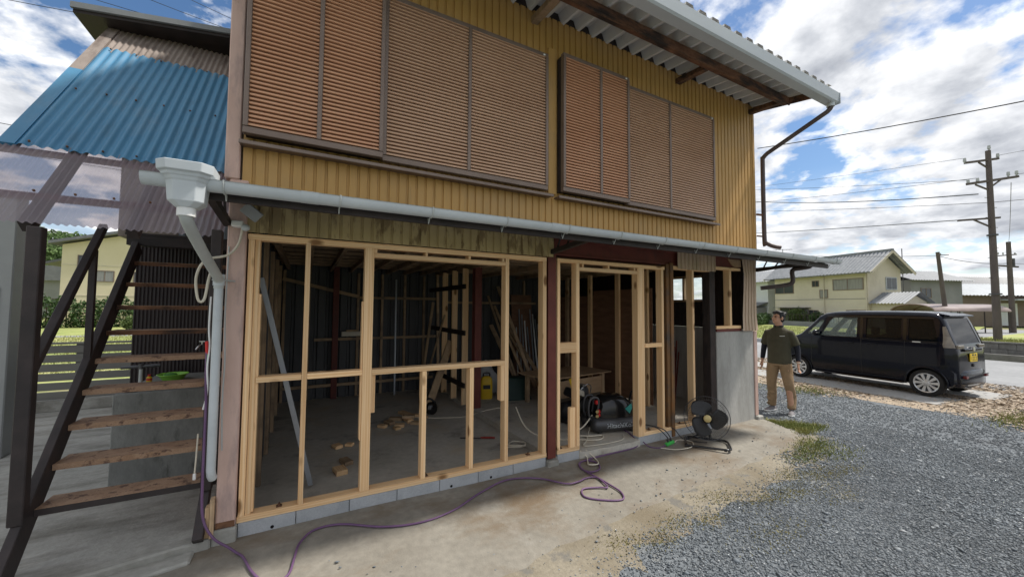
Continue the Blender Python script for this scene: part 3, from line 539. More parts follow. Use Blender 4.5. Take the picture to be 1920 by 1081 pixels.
# --- new pine framing
V = lambda x0, x1, z0, z1, y0=0.0, d=0.10, nm='stud', m=None: timber(nm, ((x0+x1)/2, y0+d/2, z0), ((x0+x1)/2, y0+d/2, z1), x1-x0, d, P, m)
Hh = lambda x0, x1, z0, z1, y0=0.002, d=0.10, nm='rail', m=None: timber(nm, (x0, y0+d/2, (z0+z1)/2), (x1, y0+d/2, (z0+z1)/2), z1-z0, d, P, m)
Hh(-0.392, 2.39, 0.026, 0.072, nm='sill_plate'); Hh(-0.39, 2.385, 2.172, 2.218, nm='top_plate')
V(-0.384,-0.344,0.072,2.172); V(-0.342,-0.306,0.072,2.172, 0.012, 0.09)
timber('packing_board', (-0.30,0.07,0.08), (-0.30,0.07,1.75), 0.018, 0.09, P)
V(0.008,0.046,0.072,2.172); V(0.472,0.548,0.072,2.172,nm='post'); V(0.46,0.471,0.5,1.7,0.02,0.08,nm='packing_board')
V(1.868,1.910,0.072,2.172); V(2.335,2.383,0.072,2.172)
Hh(-0.305,0.007,1.060,1.105); Hh(0.047,0.471,1.060,1.105); Hh(0.549,1.867,1.055,1.102)
V(1.000,1.042,0.072,1.054); V(1.478,1.520,0.072,1.054)
Hh(0.549,1.867,2.095,2.135,nm='lintel')
for xx in (0.56, 1.02, 1.46, 1.84): V(xx-0.012,xx+0.012,2.136,2.171,nm='spacer')
timber('short_block', (1.845,0.048,0.69), (1.845,0.048,1.054), 0.044, 0.085, P); V(0.549,0.585,0.72,1.054,0.03,0.06,nm='short_block')
# middle bay
Hh(2.532,2.845,0.026,0.072,nm='sill_plate'); Hh(2.532,4.30,2.178,2.22,nm='top_plate'); Hh(2.846,3.785,2.095,2.135,nm='lintel')
V(2.532,2.570,0.072,2.178); V(2.800,2.845,0.072,2.178); Hh(2.571,2.799,1.142,1.258); V(2.705,2.785,0.072,0.52,-0.002,0.045,nm='short_block')
for xx in (2.9,3.3,3.74): V(xx-0.012,xx+0.012,2.136,2.177,nm='spacer')
# right bay
V(3.786,3.880,0.026,2.178,nm='post'); Hh(3.881,5.265,0.026,0.070,nm='sill_plate'); V(3.884,3.92,0.070,2.178,0.012,0.09)
V(4.232,4.272,0.070,2.178); Hh(3.921,4.231,1.145,1.195); V(4.860,4.902,0.070,2.20); Hh(4.47,5.265,2.20,2.242,nm='top_plate')
Hh(5.41,6.02,1.355,1.398,nm='window_sill_plate'); V(5.735,5.785,1.398,2.25); Hh(5.41,6.03,2.25,2.288,nm='top_plate')
# anchor nuts on the sill
for xx in (-0.12, 1.06, 2.18, 2.60, 4.02, 4.62):
    b = MB(); b.obox((xx,0.05,0.075),(0.04,0.04,0.006)); b.cyl((xx,0.05,0.076),(xx,0.05,0.09),0.011,n=6); b.cyl((xx,0.05,0.09),(xx,0.05,0.102),0.006,n=8); b.build('anchor_nut', MT['rust'], P)
# --- ceiling, joists and battens
b = MB(); b.box(BX0+0.1, BX1-0.1, 0.14, BD-0.02, 2.46, 2.48); b.build('ceiling_boards', MT['ceil'], P)
for i in range(9): 
    yy = 0.45+i*0.47; timber('ceiling_batten', (BX0+0.12,yy,2.405), (2.5,yy,2.405), 0.04, 0.045, P, MT['joist'])
for i in range(9): 
    xx = -0.28+i*0.345; timber('ceiling_joist', (xx,0.16,2.345), (xx+0.04,BD-0.05,2.345), 0.045, 0.075, P, MT['joist'], ref=(0,0,1))
for i in range(13):
    yy = 0.35+i*0.33; timber('ceiling_batten', (2.56,yy,2.41), (BX1-0.14,yy,2.41), 0.03, 0.06, P, MT['joist'])
for xx in (2.6,3.55,4.5,5.45): timber('ceiling_joist', (xx,0.16,2.35), (xx,BD-0.05,2.35), 0.045, 0.075, P, MT['joist'], ref=(0,0,1))
# --- back wall studs, girts and the inner partition
for i, xx in enumerate((-0.30,0.10,0.95,1.40,1.85,2.25,2.9,3.5,4.1,4.7)): timber('wall_batten', (xx,BD-0.075,-0.07), (xx,BD-0.075,2.3), 0.045, 0.045, P, MT['joist'])
hcol('red_steel_column', 0.50, 0.60, BD-0.17, BD-0.06, -0.07, 2.4, MT['redsteel'])
for z, x0, x1 in ((1.82,0.95,2.5),(1.03,0.2,2.5),(0.18,-0.3,2.45),(1.75,2.7,5.0)): timber('wall_girt', (x0,BD-0.12,z), (x1,BD-0.12,z), 0.05, 0.04, P, MT['joist'])
timber('diagonal_brace', (-0.33,BD-0.13,2.14), (0.95,BD-0.13,1.84), 0.06, 0.03, P, MT['joist'])
for yy in (0.9,1.8,2.7,3.6): timber('wall_batten', (BX0+0.17,yy,-0.07), (BX0+0.17,yy,2.3), 0.045, 0.045, P, MT['joist'])
hcol('red_steel_column', 2.50, 2.62, 2.30, 2.42, 0.0, 2.40, MT['redsteel'])
for z in (0.35, 1.22, 2.0): timber('dark_girt', (2.385,2.45,z), (2.385,BD-0.06,z), 0.08, 0.03, P, MT['blackpost'], ref=(1,0,0))
for yy in (2.62, 3.15, 3.70, 4.2): timber('partition_board', (2.455 if yy < 4.1 else 2.5,yy,0.0), (2.455,yy,2.32), 0.105 if yy < 4 else 0.05, 0.035, P, MT['pine'] if yy < 4 else MT['pine_old'], ref=(0,1,0))
for yy in (1.15, 1.83, 2.62, 3.4): timber('partition_stud', (5.2,yy,0.0), (5.2,yy,2.32), 0.05, 0.10, P, MT['pine_old'] if yy > 3 else MT['pine'])
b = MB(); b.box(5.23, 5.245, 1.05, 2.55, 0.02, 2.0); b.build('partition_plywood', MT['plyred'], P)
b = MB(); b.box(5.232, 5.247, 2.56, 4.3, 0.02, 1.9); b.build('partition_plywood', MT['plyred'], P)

# ================================================================== stairs and annex on the left
SL = R(50); cs, sn = math.cos(SL), math.sin(SL)
def rp(x, s, h=0.0): return (x, 0.10+s*cs-h*sn, 2.18+s*sn+h*cs)      # on the steep roof: s up the slope, h off it
ax = thing('annex_lean_to', 'steep lean-to roof of blue and clear corrugated sheets over the outside stairs', 'lean-to')
m, nt_, b_ = newmat('clear_corrugated'); t_ = nt_.nodes.new('ShaderNodeBsdfTransparent'); t_.inputs[0].default_value = (0.78,0.73,0.77,1)
b_.inputs['Base Color'].default_value = (0.48,0.43,0.47,1); b_.inputs['Roughness'].default_value = 0.3; b_.inputs['Transmission Weight'].default_value = 0.0
tr_ = nt_.nodes.new('ShaderNodeBsdfTranslucent'); tr_.inputs[0].default_value = (0.50,0.45,0.49,1)
m1 = nt_.nodes.new('ShaderNodeMixShader'); m1.inputs[0].default_value = 0.45; nt_.links.new(b_.outputs[0], m1.inputs[1]); nt_.links.new(tr_.outputs[0], m1.inputs[2])
m2 = nt_.nodes.new('ShaderNodeMixShader'); m2.inputs[0].default_value = 0.62; nt_.links.new(t_.outputs[0], m2.inputs[1]); nt_.links.new(m1.outputs[0], m2.inputs[2]); nt_.links.new(m2.outputs[0], nt_.nodes['Material Output'].inputs[0]); MT['poly'] = m
sheet(profile_wave(-2.06, -0.56, 0.040, 0.017, 6), lambda a,h: rp(a,0.0,h), lambda a,h: rp(a,0.90,h)).build('clear_roof_sheet', MT['poly'], ax, smooth=60)
sheet(profile_wave(-1.92, -0.56, 0.070, 0.020, 8), lambda a,h: rp(a,0.84,h+0.014), lambda a,h: rp(a,2.80,h+0.014)).build('blue_roof_sheet', MT['blue'], ax, smooth=60)
sheet(profile_wave(-1.92, -0.56, 0.050, 0.016, 8), lambda a,h: rp(a,2.72,h+0.002), lambda a,h: rp(a,3.42,h+0.002)).build('weathered_roof_sheet', MT['greybrown'], ax, smooth=60)
b = MB(); b.bar(rp(-1.95,0.84,0.0), rp(-1.95,2.2,0.0), 0.09, 0.05, (0,-sn,cs)); b.build('verge_strip', MT['blue'], ax)
b = MB(); b.bar(rp(-1.95,2.2,0.0), rp(-1.95,3.40,0.0), 0.09, 0.05, (0,-sn,cs)); b.build('verge_strip', MT['greybrown'], ax)
for xx in (-1.62, -1.10, -0.66): 
    b = MB(); b.bar(rp(xx,0.03,-0.06), rp(xx,3.3,-0.06), 0.06, 0.08, (0,-sn,cs)); b.build('rafter', MT['darksteel'], ax)
for s_ in (0.30, 0.82, 1.8, 2.7): 
    b = MB(); b.bar(rp(-1.98,s_,-0.018), rp(-0.56,s_,-0.018), 0.05, 0.03, (0,-sn,cs)); b.build('purlin', MT['redsteel'], ax)
# roof screws
for s_ in (0.30,0.88,1.8,2.76):
    for i in range(7):
        q = rp(-1.84+i*0.2, s_, 0.03); b = MB(); b.cyl(q, rp(-1.84+i*0.2, s_, 0.042), 0.008, n=6); b.build('roof_screw', MT['rust'], ax)
# upper roof edge overhanging the slope
b = MB(); b.prism([(-2.20,4.70),(-0.56,4.93),(-0.56,5.00),(-2.20,4.77)], lambda p,a:(p[0],a,p[1]), 2.02, 4.6); b.build('upper_roof', MT['darksteel'], ax)
b = MB(); b.prism([(-2.21,4.735),(-0.56,4.965),(-0.56,5.025),(-2.21,4.795)], lambda p,a:(p[0],a,p[1]), 1.985, 2.018); b.build('upper_fascia', MT['annexcap'], ax)
b = MB(); b.box(-1.90,-0.56,2.46,4.5,2.45,4.70); b.build('annex_upper_wall', MT['greybrown'], ax)
b = MB(); b.box(-0.64,-0.565,-0.02,0.10,4.22,5.3); b.build('dark_blue_flashing', mk('dark_blue_flash',(0.02,0.055,0.085),(0.03,0.07,0.10),rough=0.5), ax)
# dark corrugated wall under the landing
sheet(profile_wave(-1.70, -0.55, 0.034, 0.012, 6), lambda a,h:(a,2.36-h,0.0), lambda a,h:(a,2.36-h,2.36)).build('dark_wall_sheet', MT['darkcorr'], ax, smooth=60)
b = MB(); b.box(-1.70,-0.55,2.38,4.4,-0.02,2.36); b.build('annex_lower_wall', MT['darkcorr'], ax)
b = MB(); b.box(-1.60,-0.53,1.72,1.85,2.27,2.37); b.build('landing_beam', MT['darksteel'], ax)
b = MB(); b.box(-1.62,-0.53,1.74,2.42,2.375,2.40); b.build('landing_floor', MT['darksteel'], ax)
sheet(profile_trap(-1.35,-0.55,0.09,0.012), lambda a,h:(a,2.44-h,2.40), lambda a,h:(a,2.44-h,2.9)).build('landing_wall_sheet', mk('grey_blue_sheet',(0.16,0.19,0.22),(0.2,0.23,0.26),rough=0.5), ax)

st = thing('steel_staircase', 'dark brown steel staircase with rusty open treads beside the workshop', 'staircase', (-1.05,0,-0.015))
def S(x,y,z): return (x+1.05, y, z+0.015)
k = 0.22/0.18; 
def line(y): return 0.32+(y-0.14)*k
for xx, y0, y1 in ((-1.52,-0.16,1.74),(-0.60,-0.10,0.14)):
    b = MB(); b.bar(S(xx,y0,line(y0)-0.02), S(xx,y1,line(y1)-0.02), 0.05 if xx < -1 else 0.06, 0.15 if xx < -1 else 0.07, (0,-sn,cs)); b.build('stringer', MT['darksteel'], st, bevel=0.004)
b = MB(); b.bar(S(-0.57,0.14,line(0.14)), S(-0.57,1.74,line(1.74)), 0.04, 0.15, (0,-sn,cs)); b.build('stringer', MT['darksteel'], st)
for i in range(9):
    y = 0.14+i*0.18; z = 0.33+i*0.22
    b = MB(); b.box(-1.49+1.05, -0.622+1.05, y, y+0.215, z+0.015-0.004, z+0.015); b.build('tread', MT['rustplate'], st)
    b = MB(); b.box(-1.49+1.05, -0.622+1.05, y-0.002, y+0.012, z+0.015-(0.04 if i else 0.045), z+0.012); b.build('tread_nosing', MT['darksteel'] if i == 0 else MT['rustplate'] if i < 5 else MT['rust'], st)
b = MB(); b.box(-1.56+1.05,-1.49+1.05,0.02,0.09,0.30,2.17); b.build('corner_post', MT['darksteel'], st, bevel=0.005)
b = MB(); b.box(-0.627+1.05,-0.560+1.05,0.06,0.13,0.30,2.25); b.build('corner_post', MT['darksteel'], st, bevel=0.004)
b = MB(); b.bar(S(-1.52,0.05,1.20), S(-1.52,0.97,2.33), 0.05, 0.05, (0,-sn,cs)); b.build('handrail', MT['darksteel'], st, bevel=0.004)
b = MB(); b.box(-1.54+1.05,-1.50+1.05,0.80,0.84,1.12,2.12); b.build('baluster', MT['darksteel'], st)

# concrete wash basin with tap pipe, tap on wall, green tub
bs = thing('concrete_wash_basin', 'stained grey concrete wash basin behind the open stairs', 'basin', (-1.15,1.6,-0.015))
b = MB(); b.box(-0.36,0.42,-0.30,-0.235,0.0,0.845); b.build('front_wall', MT['basin'], bs, bevel=0.008)
for x0,x1,y0,y1 in ((-0.36,-0.30,-0.235,0.74),(0.36,0.42,-0.235,0.74),(-0.30,0.36,0.68,0.74)):
    b = MB(); b.box(x0,x1,y0,y1,0.0,0.843); b.build('side_wall', MT['basin'], bs, bevel=0.006)
b = MB(); b.box(-0.30,0.36,-0.235,0.04,0.0,0.62); b.build('basin_floor', MT['basin'], bs); b = MB(); b.box(-0.299,0.359,0.042,0.678,0.0,0.872); b.build('wash_ledge', MT['basin'], bs, bevel=0.006)
tp = thing('standpipe_tap', 'short pipe tap standing on the concrete basin rim', 'tap', (-1.43,1.70,0.859))
b = MB(); b.cyl((0,0,0),(0,0,0.15),0.016,n=10); b.build('riser_pipe', MT['pvcdark'], tp, smooth=40)
b = MB(); b.cyl((-0.15,0,0.165),(0.15,0,0.175),0.016,n=10); b.cyl((0,0,0.145),(0,0,0.195),0.022,n=10); b.cyl((0.08,0,0.17),(0.10,0,0.172),0.02,n=8); b.build('tee_pipe', MT['gunmetal'], tp, smooth=40)
wt = thing('wall_tap', 'small chrome tap on the dark corrugated wall behind the stairs', 'tap', (-1.05,2.33,1.18))
b = MB(); b.tube(smooth_path([(0,0,0),(0,-0.05,0),(-0.02,-0.09,-0.005),(-0.045,-0.11,-0.05)],5),0.011,8); b.build('spout', MT['chrome'], wt, smooth=60)
b = MB(); b.cyl((0,-0.045,0),(0,-0.045,0.04),0.008,n=8); b.bar((-0.03,-0.045,0.043),(0.03,-0.045,0.043),0.01,0.012); b.build('handle', MT['chrome'], wt)
gt = thing('green_wash_tub', 'lime green plastic tub resting on the concrete basin', 'tub', (-1.20,1.80,0.859))
b = MB(); b.lathe([(0.001,0.004),(0.085,0.004),(0.12,0.055),(0.135,0.062),(0.132,0.066),(0.116,0.060),(0.082,0.010),(0.001,0.010)],28); b.build('tub', MT['lime'], gt, smooth=40)
b = MB(); b.ell((-0.02,0,0.05),(0.06,0.05,0.025)); b.build('green_cloth', mk('green_cloth',(0.06,0.2,0.04),(0.09,0.26,0.06),rough=0.8,scale=20), gt, smooth=60)
bt = thing('small_bottle', 'tiny yellow and red bottle between tap and green tub', 'bottle', (-1.375,1.74,0.859))
b = MB(); b.lathe([(0.001,0),(0.022,0),(0.024,0.01),(0.024,0.05),(0.010,0.062),(0.001,0.062)],12); b.build('bottle', MT['yellow'], bt, smooth=40)
b = MB(); b.lathe([(0.001,0.06),(0.012,0.06),(0.012,0.08),(0.001,0.08)],10); b.build('cap', MT['red'], bt); b = MB(); b.lathe([(0.0245,0.02),(0.0255,0.021),(0.0255,0.04),(0.0245,0.041)],12); b.build('label_band', MT['red'], bt)
dg = thing('drain_grate', 'dark drain grate set in the concrete yard left of the basin', 'grate', (-1.86,2.25,-0.013))
b = MB(); b.box(-0.2,0.2,-0.14,-0.11,0,0.008); b.box(-0.2,0.2,0.11,0.14,0,0.008); b.box(-0.2,-0.18,-0.11,0.11,0,0.008); b.box(0.18,0.2,-0.11,0.11,0,0.008); b.build('rim', MT['gunmetal'], dg)
for i in range(11):
    b = MB(); b.box(-0.17+i*0.034-0.006,-0.17+i*0.034+0.006,-0.11,0.11,0,0.006); b.build('grate_bar', MT['gunmetal'], dg)
b = MB(); b.box(-0.18,0.18,-0.11,0.11,-0.001,0.001); b.build('drain_shadow_pan', MT['blackgloss'], dg)
# tall grey post at the far left with a small notice plate
gp_ = thing('grey_square_post', 'tall pale grey square post at the far left edge', 'post', (-2.93,2.85,-0.015))
b = MB(); b.box(-0.14,0.11,-0.08,0.12,0,2.9); b.build('shaft', MT['greypost'], gp_, bevel=0.01)
b = MB(); b.box(-0.10,0.02,-0.092,-0.082,1.45,1.85); b.build('plate', MT['fascia'], gp_)
# slatted fence
fe = thing('slat_fence', 'low grey fence of horizontal boards behind the stairs', 'fence', (-3.5,5.25,-0.015))
for i in range(6):
    b = MB(); b.box(-3.2,2.6,-0.012,0.012,0.17+i*0.145,0.17+i*0.145+0.118); b.build('slat', MT['fence'], fe, bevel=0.003)
b = MB(); b.box(-3.2,2.6,-0.03,0.03,1.035,1.065); b.build('top_rail', MT['fence'], fe)
for xx in (-2.9,-1.3,0.35,1.95):
    b = MB(); b.box(xx-0.04,xx+0.04,0.013,0.07,0.02,1.034); b.build('fence_post', MT['fence'], fe)
b = MB(); b.box(-4.5,3.0,-0.10,0.10,0.0,0.16); b.build('fence_kerb', MT['concold'], fe, bevel=0.01)

# ------- wall-mounted bits at the left corner
fl = thing('flood_light', 'grey box floodlight tilted under the pent roof corner', 'light', (-0.36,-0.10,2.36))
b = MB(); M_ = Euler((R(15),R(38),R(10))).to_matrix(); b.obox((0,0,0),(0.13,0.05,0.085),M_); b.build('housing', MT['greypost'], fl, bevel=0.006)
b = MB(); b.bar((0,0.02,0),(-0.02,0.09,0.06),0.02,0.02); b.build('bracket', MT['darksteel'], fl)
se = thing('motion_sensor', 'white motion sensor on the pink corner pillar', 'sensor', (-0.43,-0.08,2.25))
b = MB(); b.box(-0.055,0.02,-0.03,0.05,-0.005,0.04); b.build('housing', MT['white'], se, bevel=0.006)
b = MB(); b.ell((0.035,-0.03,-0.01),(0.03,0.03,0.026)); b.build('lens_dome', MT['pvc'], se, smooth=60)
def cable(name, pts, r, mat, label, cat='cable', k=8, group=None):
    b = MB(); b.tube(smooth_path(pts, k), r, 7); return tag(b.build(name, mat, smooth=60), label, cat, group)
cable('white_cable', [(-0.42,-0.06,2.24),(-0.44,-0.06,2.12),(-0.50,-0.08,2.03),(-0.62,-0.12,1.98),(-0.67,-0.12,1.86),(-0.655,-0.12,1.70),(-0.62,-0.12,1.70),(-0.60,-0.12,1.84),(-0.585,-0.10,1.93)], 0.009, MT['cream'], 'thick cream cable looped round the grey downpipe joint')
cable('extension_cable', [(-0.585,-0.10,1.72),(-0.588,-0.10,1.5),(-0.58,-0.10,1.36),(-0.585,-0.12,1.22),(-0.58,-0.11,1.05),(-0.60,-0.11,0.92)], 0.006, MT['white'], 'thin white cord hanging beside the downpipe')
cable('grey_cable', [(-0.50,-0.04,2.1),(-0.505,-0.05,1.6),(-0.495,-0.05,1.25),(-0.50,-0.05,0.95),(-0.49,-0.05,0.6)], 0.005, MT['pvcdark'], 'thin grey cable running down the pink pillar')
ex_ = cable('white_extension_end', [(-0.645,0.02,0.72),(-0.65,0.02,0.55),(-0.655,0.02,0.44)], 0.0055, MT['cream'], 'short cream cord with plug hanging at the stair post')
b = MB(); b.box(-0.664,-0.646,0.01,0.03,0.395,0.44); b.build('plug', MT['white'], ex_, bevel=0.003)
b = MB(); b.box(-0.545,-0.520,-0.06,0.0,-0.012,0.26); b.box(-0.575,-0.55,-0.04,0.03,-0.012,0.2); tag(b.build('leaning_planks', MT['pine_old']), 'two short grey offcuts standing between stair foot and pink pillar', 'plank')
# purple air hose: hangs beside the pipe, crosses the apron, coils by the door opening
hz_ = -0.062
def gz(x, y):
    t = min(1, max(0, -y/1.1)); return -0.072-0.052*t**1.5+0.008
pts = [(-0.595,-0.10,1.35),(-0.592,-0.11,1.15),(-0.583,-0.12,0.95),(-0.58,-0.14,0.7),(-0.578,-0.15,0.45),(-0.565,-0.17,0.2),(-0.50,-0.20,0.06),(-0.41,-0.20,-0.03)]
gpts = [(-0.36,-0.22),(-0.31,-0.30),(-0.25,-0.47),(-0.18,-0.60),(-0.10,-0.66),(-0.03,-0.61),(0.00,-0.45),(0.03,-0.30),(0.13,-0.17),(0.32,-0.19),(0.61,-0.37),(0.89,-0.44),(1.18,-0.39),(1.49,-0.23),(1.84,-0.11),(2.14,-0.22),(2.33,-0.43),(2.47,-0.45),(2.6,-0.42),(2.7,-0.46),(2.72,-0.62),(2.72,-0.78),(2.64,-0.88),(2.48,-0.82),(2.35,-0.70),(2.42,-0.58),(2.58,-0.62),(2.66,-0.66),(2.70,-0.50),(2.68,-0.30),(2.72,-0.14),(2.84,-0.09),(2.93,-0.18),(2.86,-0.32),(2.72,-0.34),(2.68,-0.22),(2.78,-0.10),(2.95,-0.07),(3.2,-0.06),(3.5,-0.06),(3.72,-0.03)]
pts += [(x,y,gz(x,y)+0.004*((i//9)%2)) for i,(x,y) in enumerate(gpts)]
pts += [(3.77,0.03,-0.02),(3.80,0.16,0.02),(3.84,0.35,0.03),(3.9,0.6,0.05)]
ho = cable('purple_air_hose', pts, 0.0085, MT['purple'], 'long purple air hose snaking across the concrete apron', 'hose', 7)
b = MB(); b.cyl((-0.598,-0.10,1.40),(-0.593,-0.10,1.31),0.010,n=10); b.build('red_coupling', MT['red'], ho); b = MB(); b.cyl((-0.593,-0.10,1.31),(-0.592,-0.105,1.24),0.009,n=10); b.build('green_coupling', MT['green'], ho)

# ================================================================== left background
def house_box(root, x0, x1, y0, y1, z0, z1, mat):
    b = MB(); b.box(x0,x1,y0,y1,z0,z1); return b.build('wall', mat, root)
def window(root, c, wdt, hgt, nrm='-y', split=True, frame=None, glass=None, sill=True, d=0.06):
    """a window with a real frame set on a wall facing -y (local)"""
    x, y, z = c; f = MB(); fr = 0.06
    f.box(x-wdt/2,x+wdt/2,y-d,y+0.02,z,z+fr); f.box(x-wdt/2,x+wdt/2,y-d,y+0.02,z+hgt-fr,z+hgt)
    for q in ([x-wdt/2, x+wdt/2-fr]+([x-fr/2] if split else [])): f.box(q,q+fr,y-d,y+0.02,z+fr,z+hgt-fr)
    w_ = f.build('window', frame or MT['sframe'], root)
    p = MB(); p.box(x-wdt/2+0.02,x+wdt/2-0.02,y-0.03,y-0.02,z+0.02,z+hgt-0.02); p.build('pane', glass or MT['winglass'], w_)
    return w_
MT['winglass'] = mk('dark_window_glass', (0.035,0.04,0.045), (0.06,0.068,0.075), rough=0.12, scale=0.6, spec=0.6)
MT['curtain'] = mk('curtained_glass', (0.20,0.20,0.19), (0.28,0.28,0.265), rough=0.25, scale=1.5, stretch=(6,1,0.3), spec=0.6)
MT['creamwall'] = mk('cream_house_wall', (0.62,0.55,0.37), (0.67,0.60,0.42), rough=0.85, scale=0.5)
MT['beigewall'] = mk('beige_house_wall', (0.52,0.475,0.375), (0.58,0.535,0.43), rough=0.85, scale=0.4, stain=((0.44,0.40,0.31),0.7,0.55,0.8,(1,1,0.4)))
MT['tile'] = mk('grey_roof_tile', (0.16,0.172,0.188), (0.24,0.253,0.27), rough=0.55, scale=3, spec=0.4)
MT['tiledark'] = mk('dark_roof_tile', (0.11,0.115,0.125), (0.15,0.155,0.165), rough=0.5, scale=2)
MT['whitewall'] = mk('pale_wall', (0.56,0.585,0.59), (0.63,0.65,0.655), rough=0.85, scale=0.4, stain=((0.42,0.43,0.42),0.6,0.5,0.8,(1,1,0.4)))
MT['greywall'] = mk('grey_wall', (0.19,0.195,0.20), (0.24,0.245,0.25), rough=0.85, scale=0.5)
yh = thing('cream_house', 'cream two storey house with sloping dark roof seen through the stairs', 'house', (-18.4,44,-0.2))
b = MB(); b.prism([(0,0),(10,0),(10,9.9),(0,7.0)], lambda p,a:(p[0],a,p[1]), 0, 8); b.build('wall', MT['creamwall'], yh)
b = MB(); b.prism([(-0.6,6.95),(10.5,10.15),(10.5,10.4),(-0.6,7.2)], lambda p,a:(p[0],a,p[1]), -0.7, 8.6); b.build('roof', MT['tiledark'], yh)
b = MB(); b.prism([(-1.5,5.3),(0,5.8),(0,6.0),(-1.5,5.5)], lambda p,a:(p[0],a,p[1]), 1, 8); b.build('side_roof', MT['tiledark'], yh)
b = MB(); b.box(-0.01,10,-0.03,0.0,5.25,5.3); b.box(-0.01,10,-0.03,0,2.6,2.65); b.build('wall_band', MT['beigewall'], yh)
window(yh, (1.35,0,4.95), 0.75, 1.2); window(yh, (2.75,0,3.85), 1.25, 1.0, glass=MT['curtain']); window(yh, (5.3,0,3.85), 1.3, 1.0); window(yh, (6,0,6.4), 1.3, 1.0)
gh = thing('grey_far_house', 'small grey house far left beyond the hedge', 'house', (-33,72,-0.2))
b = MB(); b.box(0,9,0,6,0,5); b.build('wall', MT['greywall'], gh); b = MB(); b.prism([(-0.6,5),(9.6,5),(7,7),(2,7)], lambda p,a:(p[0],a,p[1]), -0.6, 6.6); b.build('roof', MT['tiledark'], gh); window(gh,(3,0,1.2),1.5,1.4); window(gh,(6.5,0,1.2),1.5,1.4)
gh2 = thing('white_far_house', 'white and grey house with pale balcony behind the dark stair post', 'house', (-27,74,-0.2))
b = MB(); b.box(0,5,0,6,0,4.4); b.build('wall', MT['greywall'], gh2); b = MB(); b.box(1,4.4,-0.7,0,2.4,3.4); b.build('balcony', MT['whitewall'], gh2)
b = MB(); b.prism([(-0.5,4.4),(5.5,4.4),(3.8,5.6),(1.2,5.6)], lambda p,a:(p[0],a,p[1]), -0.5, 6.5); b.build('roof', MT['tile'], gh2); window(gh2,(2.6,0,0.9),1.4,1.2)
def leaf_mesh(pts, size, flatness=0.5, jitter=0.6):
    """many small leaf-sized quads (two triangles each) at pts"""
    n = len(pts); pts = np.asarray(pts); a = rng.normal(size=(n,3)); a /= np.linalg.norm(a,axis=1)[:,None]
    c = rng.normal(size=(n,3)); c -= a*(a*c).sum(1)[:,None]; c /= np.linalg.norm(c,axis=1)[:,None]; s = size*(1+jitter*(rng.random(n)-0.5))[:,None]
    v = np.stack([pts-a*s, pts+c*s*flatness, pts+a*s, pts-c*s*flatness],1).reshape(-1,3); f = np.arange(4*n).reshape(n,4); return v, f
def np_obj(name, v, f, mat, parent=None):
    me = bpy.data.meshes.new(name); k = f.shape[1]; me.vertices.add(len(v)); me.vertices.foreach_set('co', np.asarray(v,np.float32).ravel())
    me.loops.add(f.size); me.loops.foreach_set('vertex_index', f.astype(np.int32).ravel()); me.polygons.add(len(f)); me.polygons.foreach_set('loop_start', np.arange(0,f.size,k,dtype=np.int32))
    me.update(calc_edges=True); me.validate()
    for m_ in (mat if isinstance(mat,(list,tuple)) else [mat]): me.materials.append(m_)
    o = bpy.data.objects.new(name, me); C.objects.link(o); o.parent = parent; return o
def blob_pts(ells, n):
    out_ = []; tot = sum(e[1][0]*e[1][1]+e[1][2]*e[1][0] for e in ells)
    for c, r in ells:
        k_ = int(n*(r[0]*r[1]+r[2]*r[0])/tot); d = rng.normal(size=(k_,3)); d /= np.linalg.norm(d,axis=1)[:,None]
        rad = (0.72+0.33*rng.random(k_))[:,None]; lump = 1+0.16*np.sin(d[:,[0]]*7+c[0])*np.cos(d[:,[2]]*6+c[1])
        out_.append(np.array(c)+d*np.array(r)*rad*lump)
    return np.concatenate(out_)
hg = thing('clipped_hedge', 'long dark green hedge below the cream house', 'hedge', (-14,40,-0.2))
ells = [((-9+i*1.1+random.uniform(-.2,.2), random.uniform(-.3,.3), 1.0),(0.9,0.8,random.uniform(1.15,1.42))) for i in range(14)]
v,f = leaf_mesh(blob_pts(ells, 16000), 0.11); np_obj('foliage', v, f, MT['leafdark'], hg)
b = MB()
for i in range(14): b.cyl((-9+i*1.1,0,0),(-9+i*1.1,0,1.6),0.06,0.03,n=6)
b.build('stem', MT['bark'], hg)
for (x,y,r_,lab) in ((-9.2,33,0.85,'pale rounded shrub left of the dark wall'),(-10.6,34,0.6,'low olive shrub in front of the dark hedge')):
    sh = thing('rounded_shrub', lab, 'shrub', (x,y,-0.2)); v,f = leaf_mesh(blob_pts([((0,0,r_*0.8),(r_*1.3,r_,r_)),((r_*0.8,0,r_*0.6),(r_,r_*0.8,r_*0.7))],3500),0.07); np_obj('foliage', v, f, MT['leafmid'], sh)
    b = MB(); b.cyl((0,0,0),(0,0,r_),0.05,0.02,n=6); b.build('stem', MT['bark'], sh)
# wooded hill
b = MB(); nx, ny = 40, 14; vs = []; 
def hillz(x,y): 
    return max(-1.0, 30*math.exp(-((x+115)/60)**2-((y-215)/45)**2)+14*math.exp(-((x+40)/50)**2-((y-240)/40)**2)-1)
for i in range(nx+1):
    for j in range(ny+1):
        x = -260+i*8; y = 150+j*12; vs.append((x,y,hillz(x,y)))
b.add(vs, [(i*(ny+1)+j,(i+1)*(ny+1)+j,(i+1)*(ny+1)+j+1,i*(ny+1)+j+1) for i in range(nx) for j in range(ny)]); tag(b.build('hill', mk('hill_ground',(0.05,0.08,0.025),(0.08,0.11,0.04),rough=0.95,scale=0.1), smooth=60), kind='structure')
hp_ = []
for i in range(900):
    x = random.uniform(-200,-20); y = random.uniform(165,235); z = hillz(x,y)
    if z > 1: hp_.append(((x,y,z+1.5),(random.uniform(2.0,3.6),)*2+(random.uniform(1.8,3.4),)))
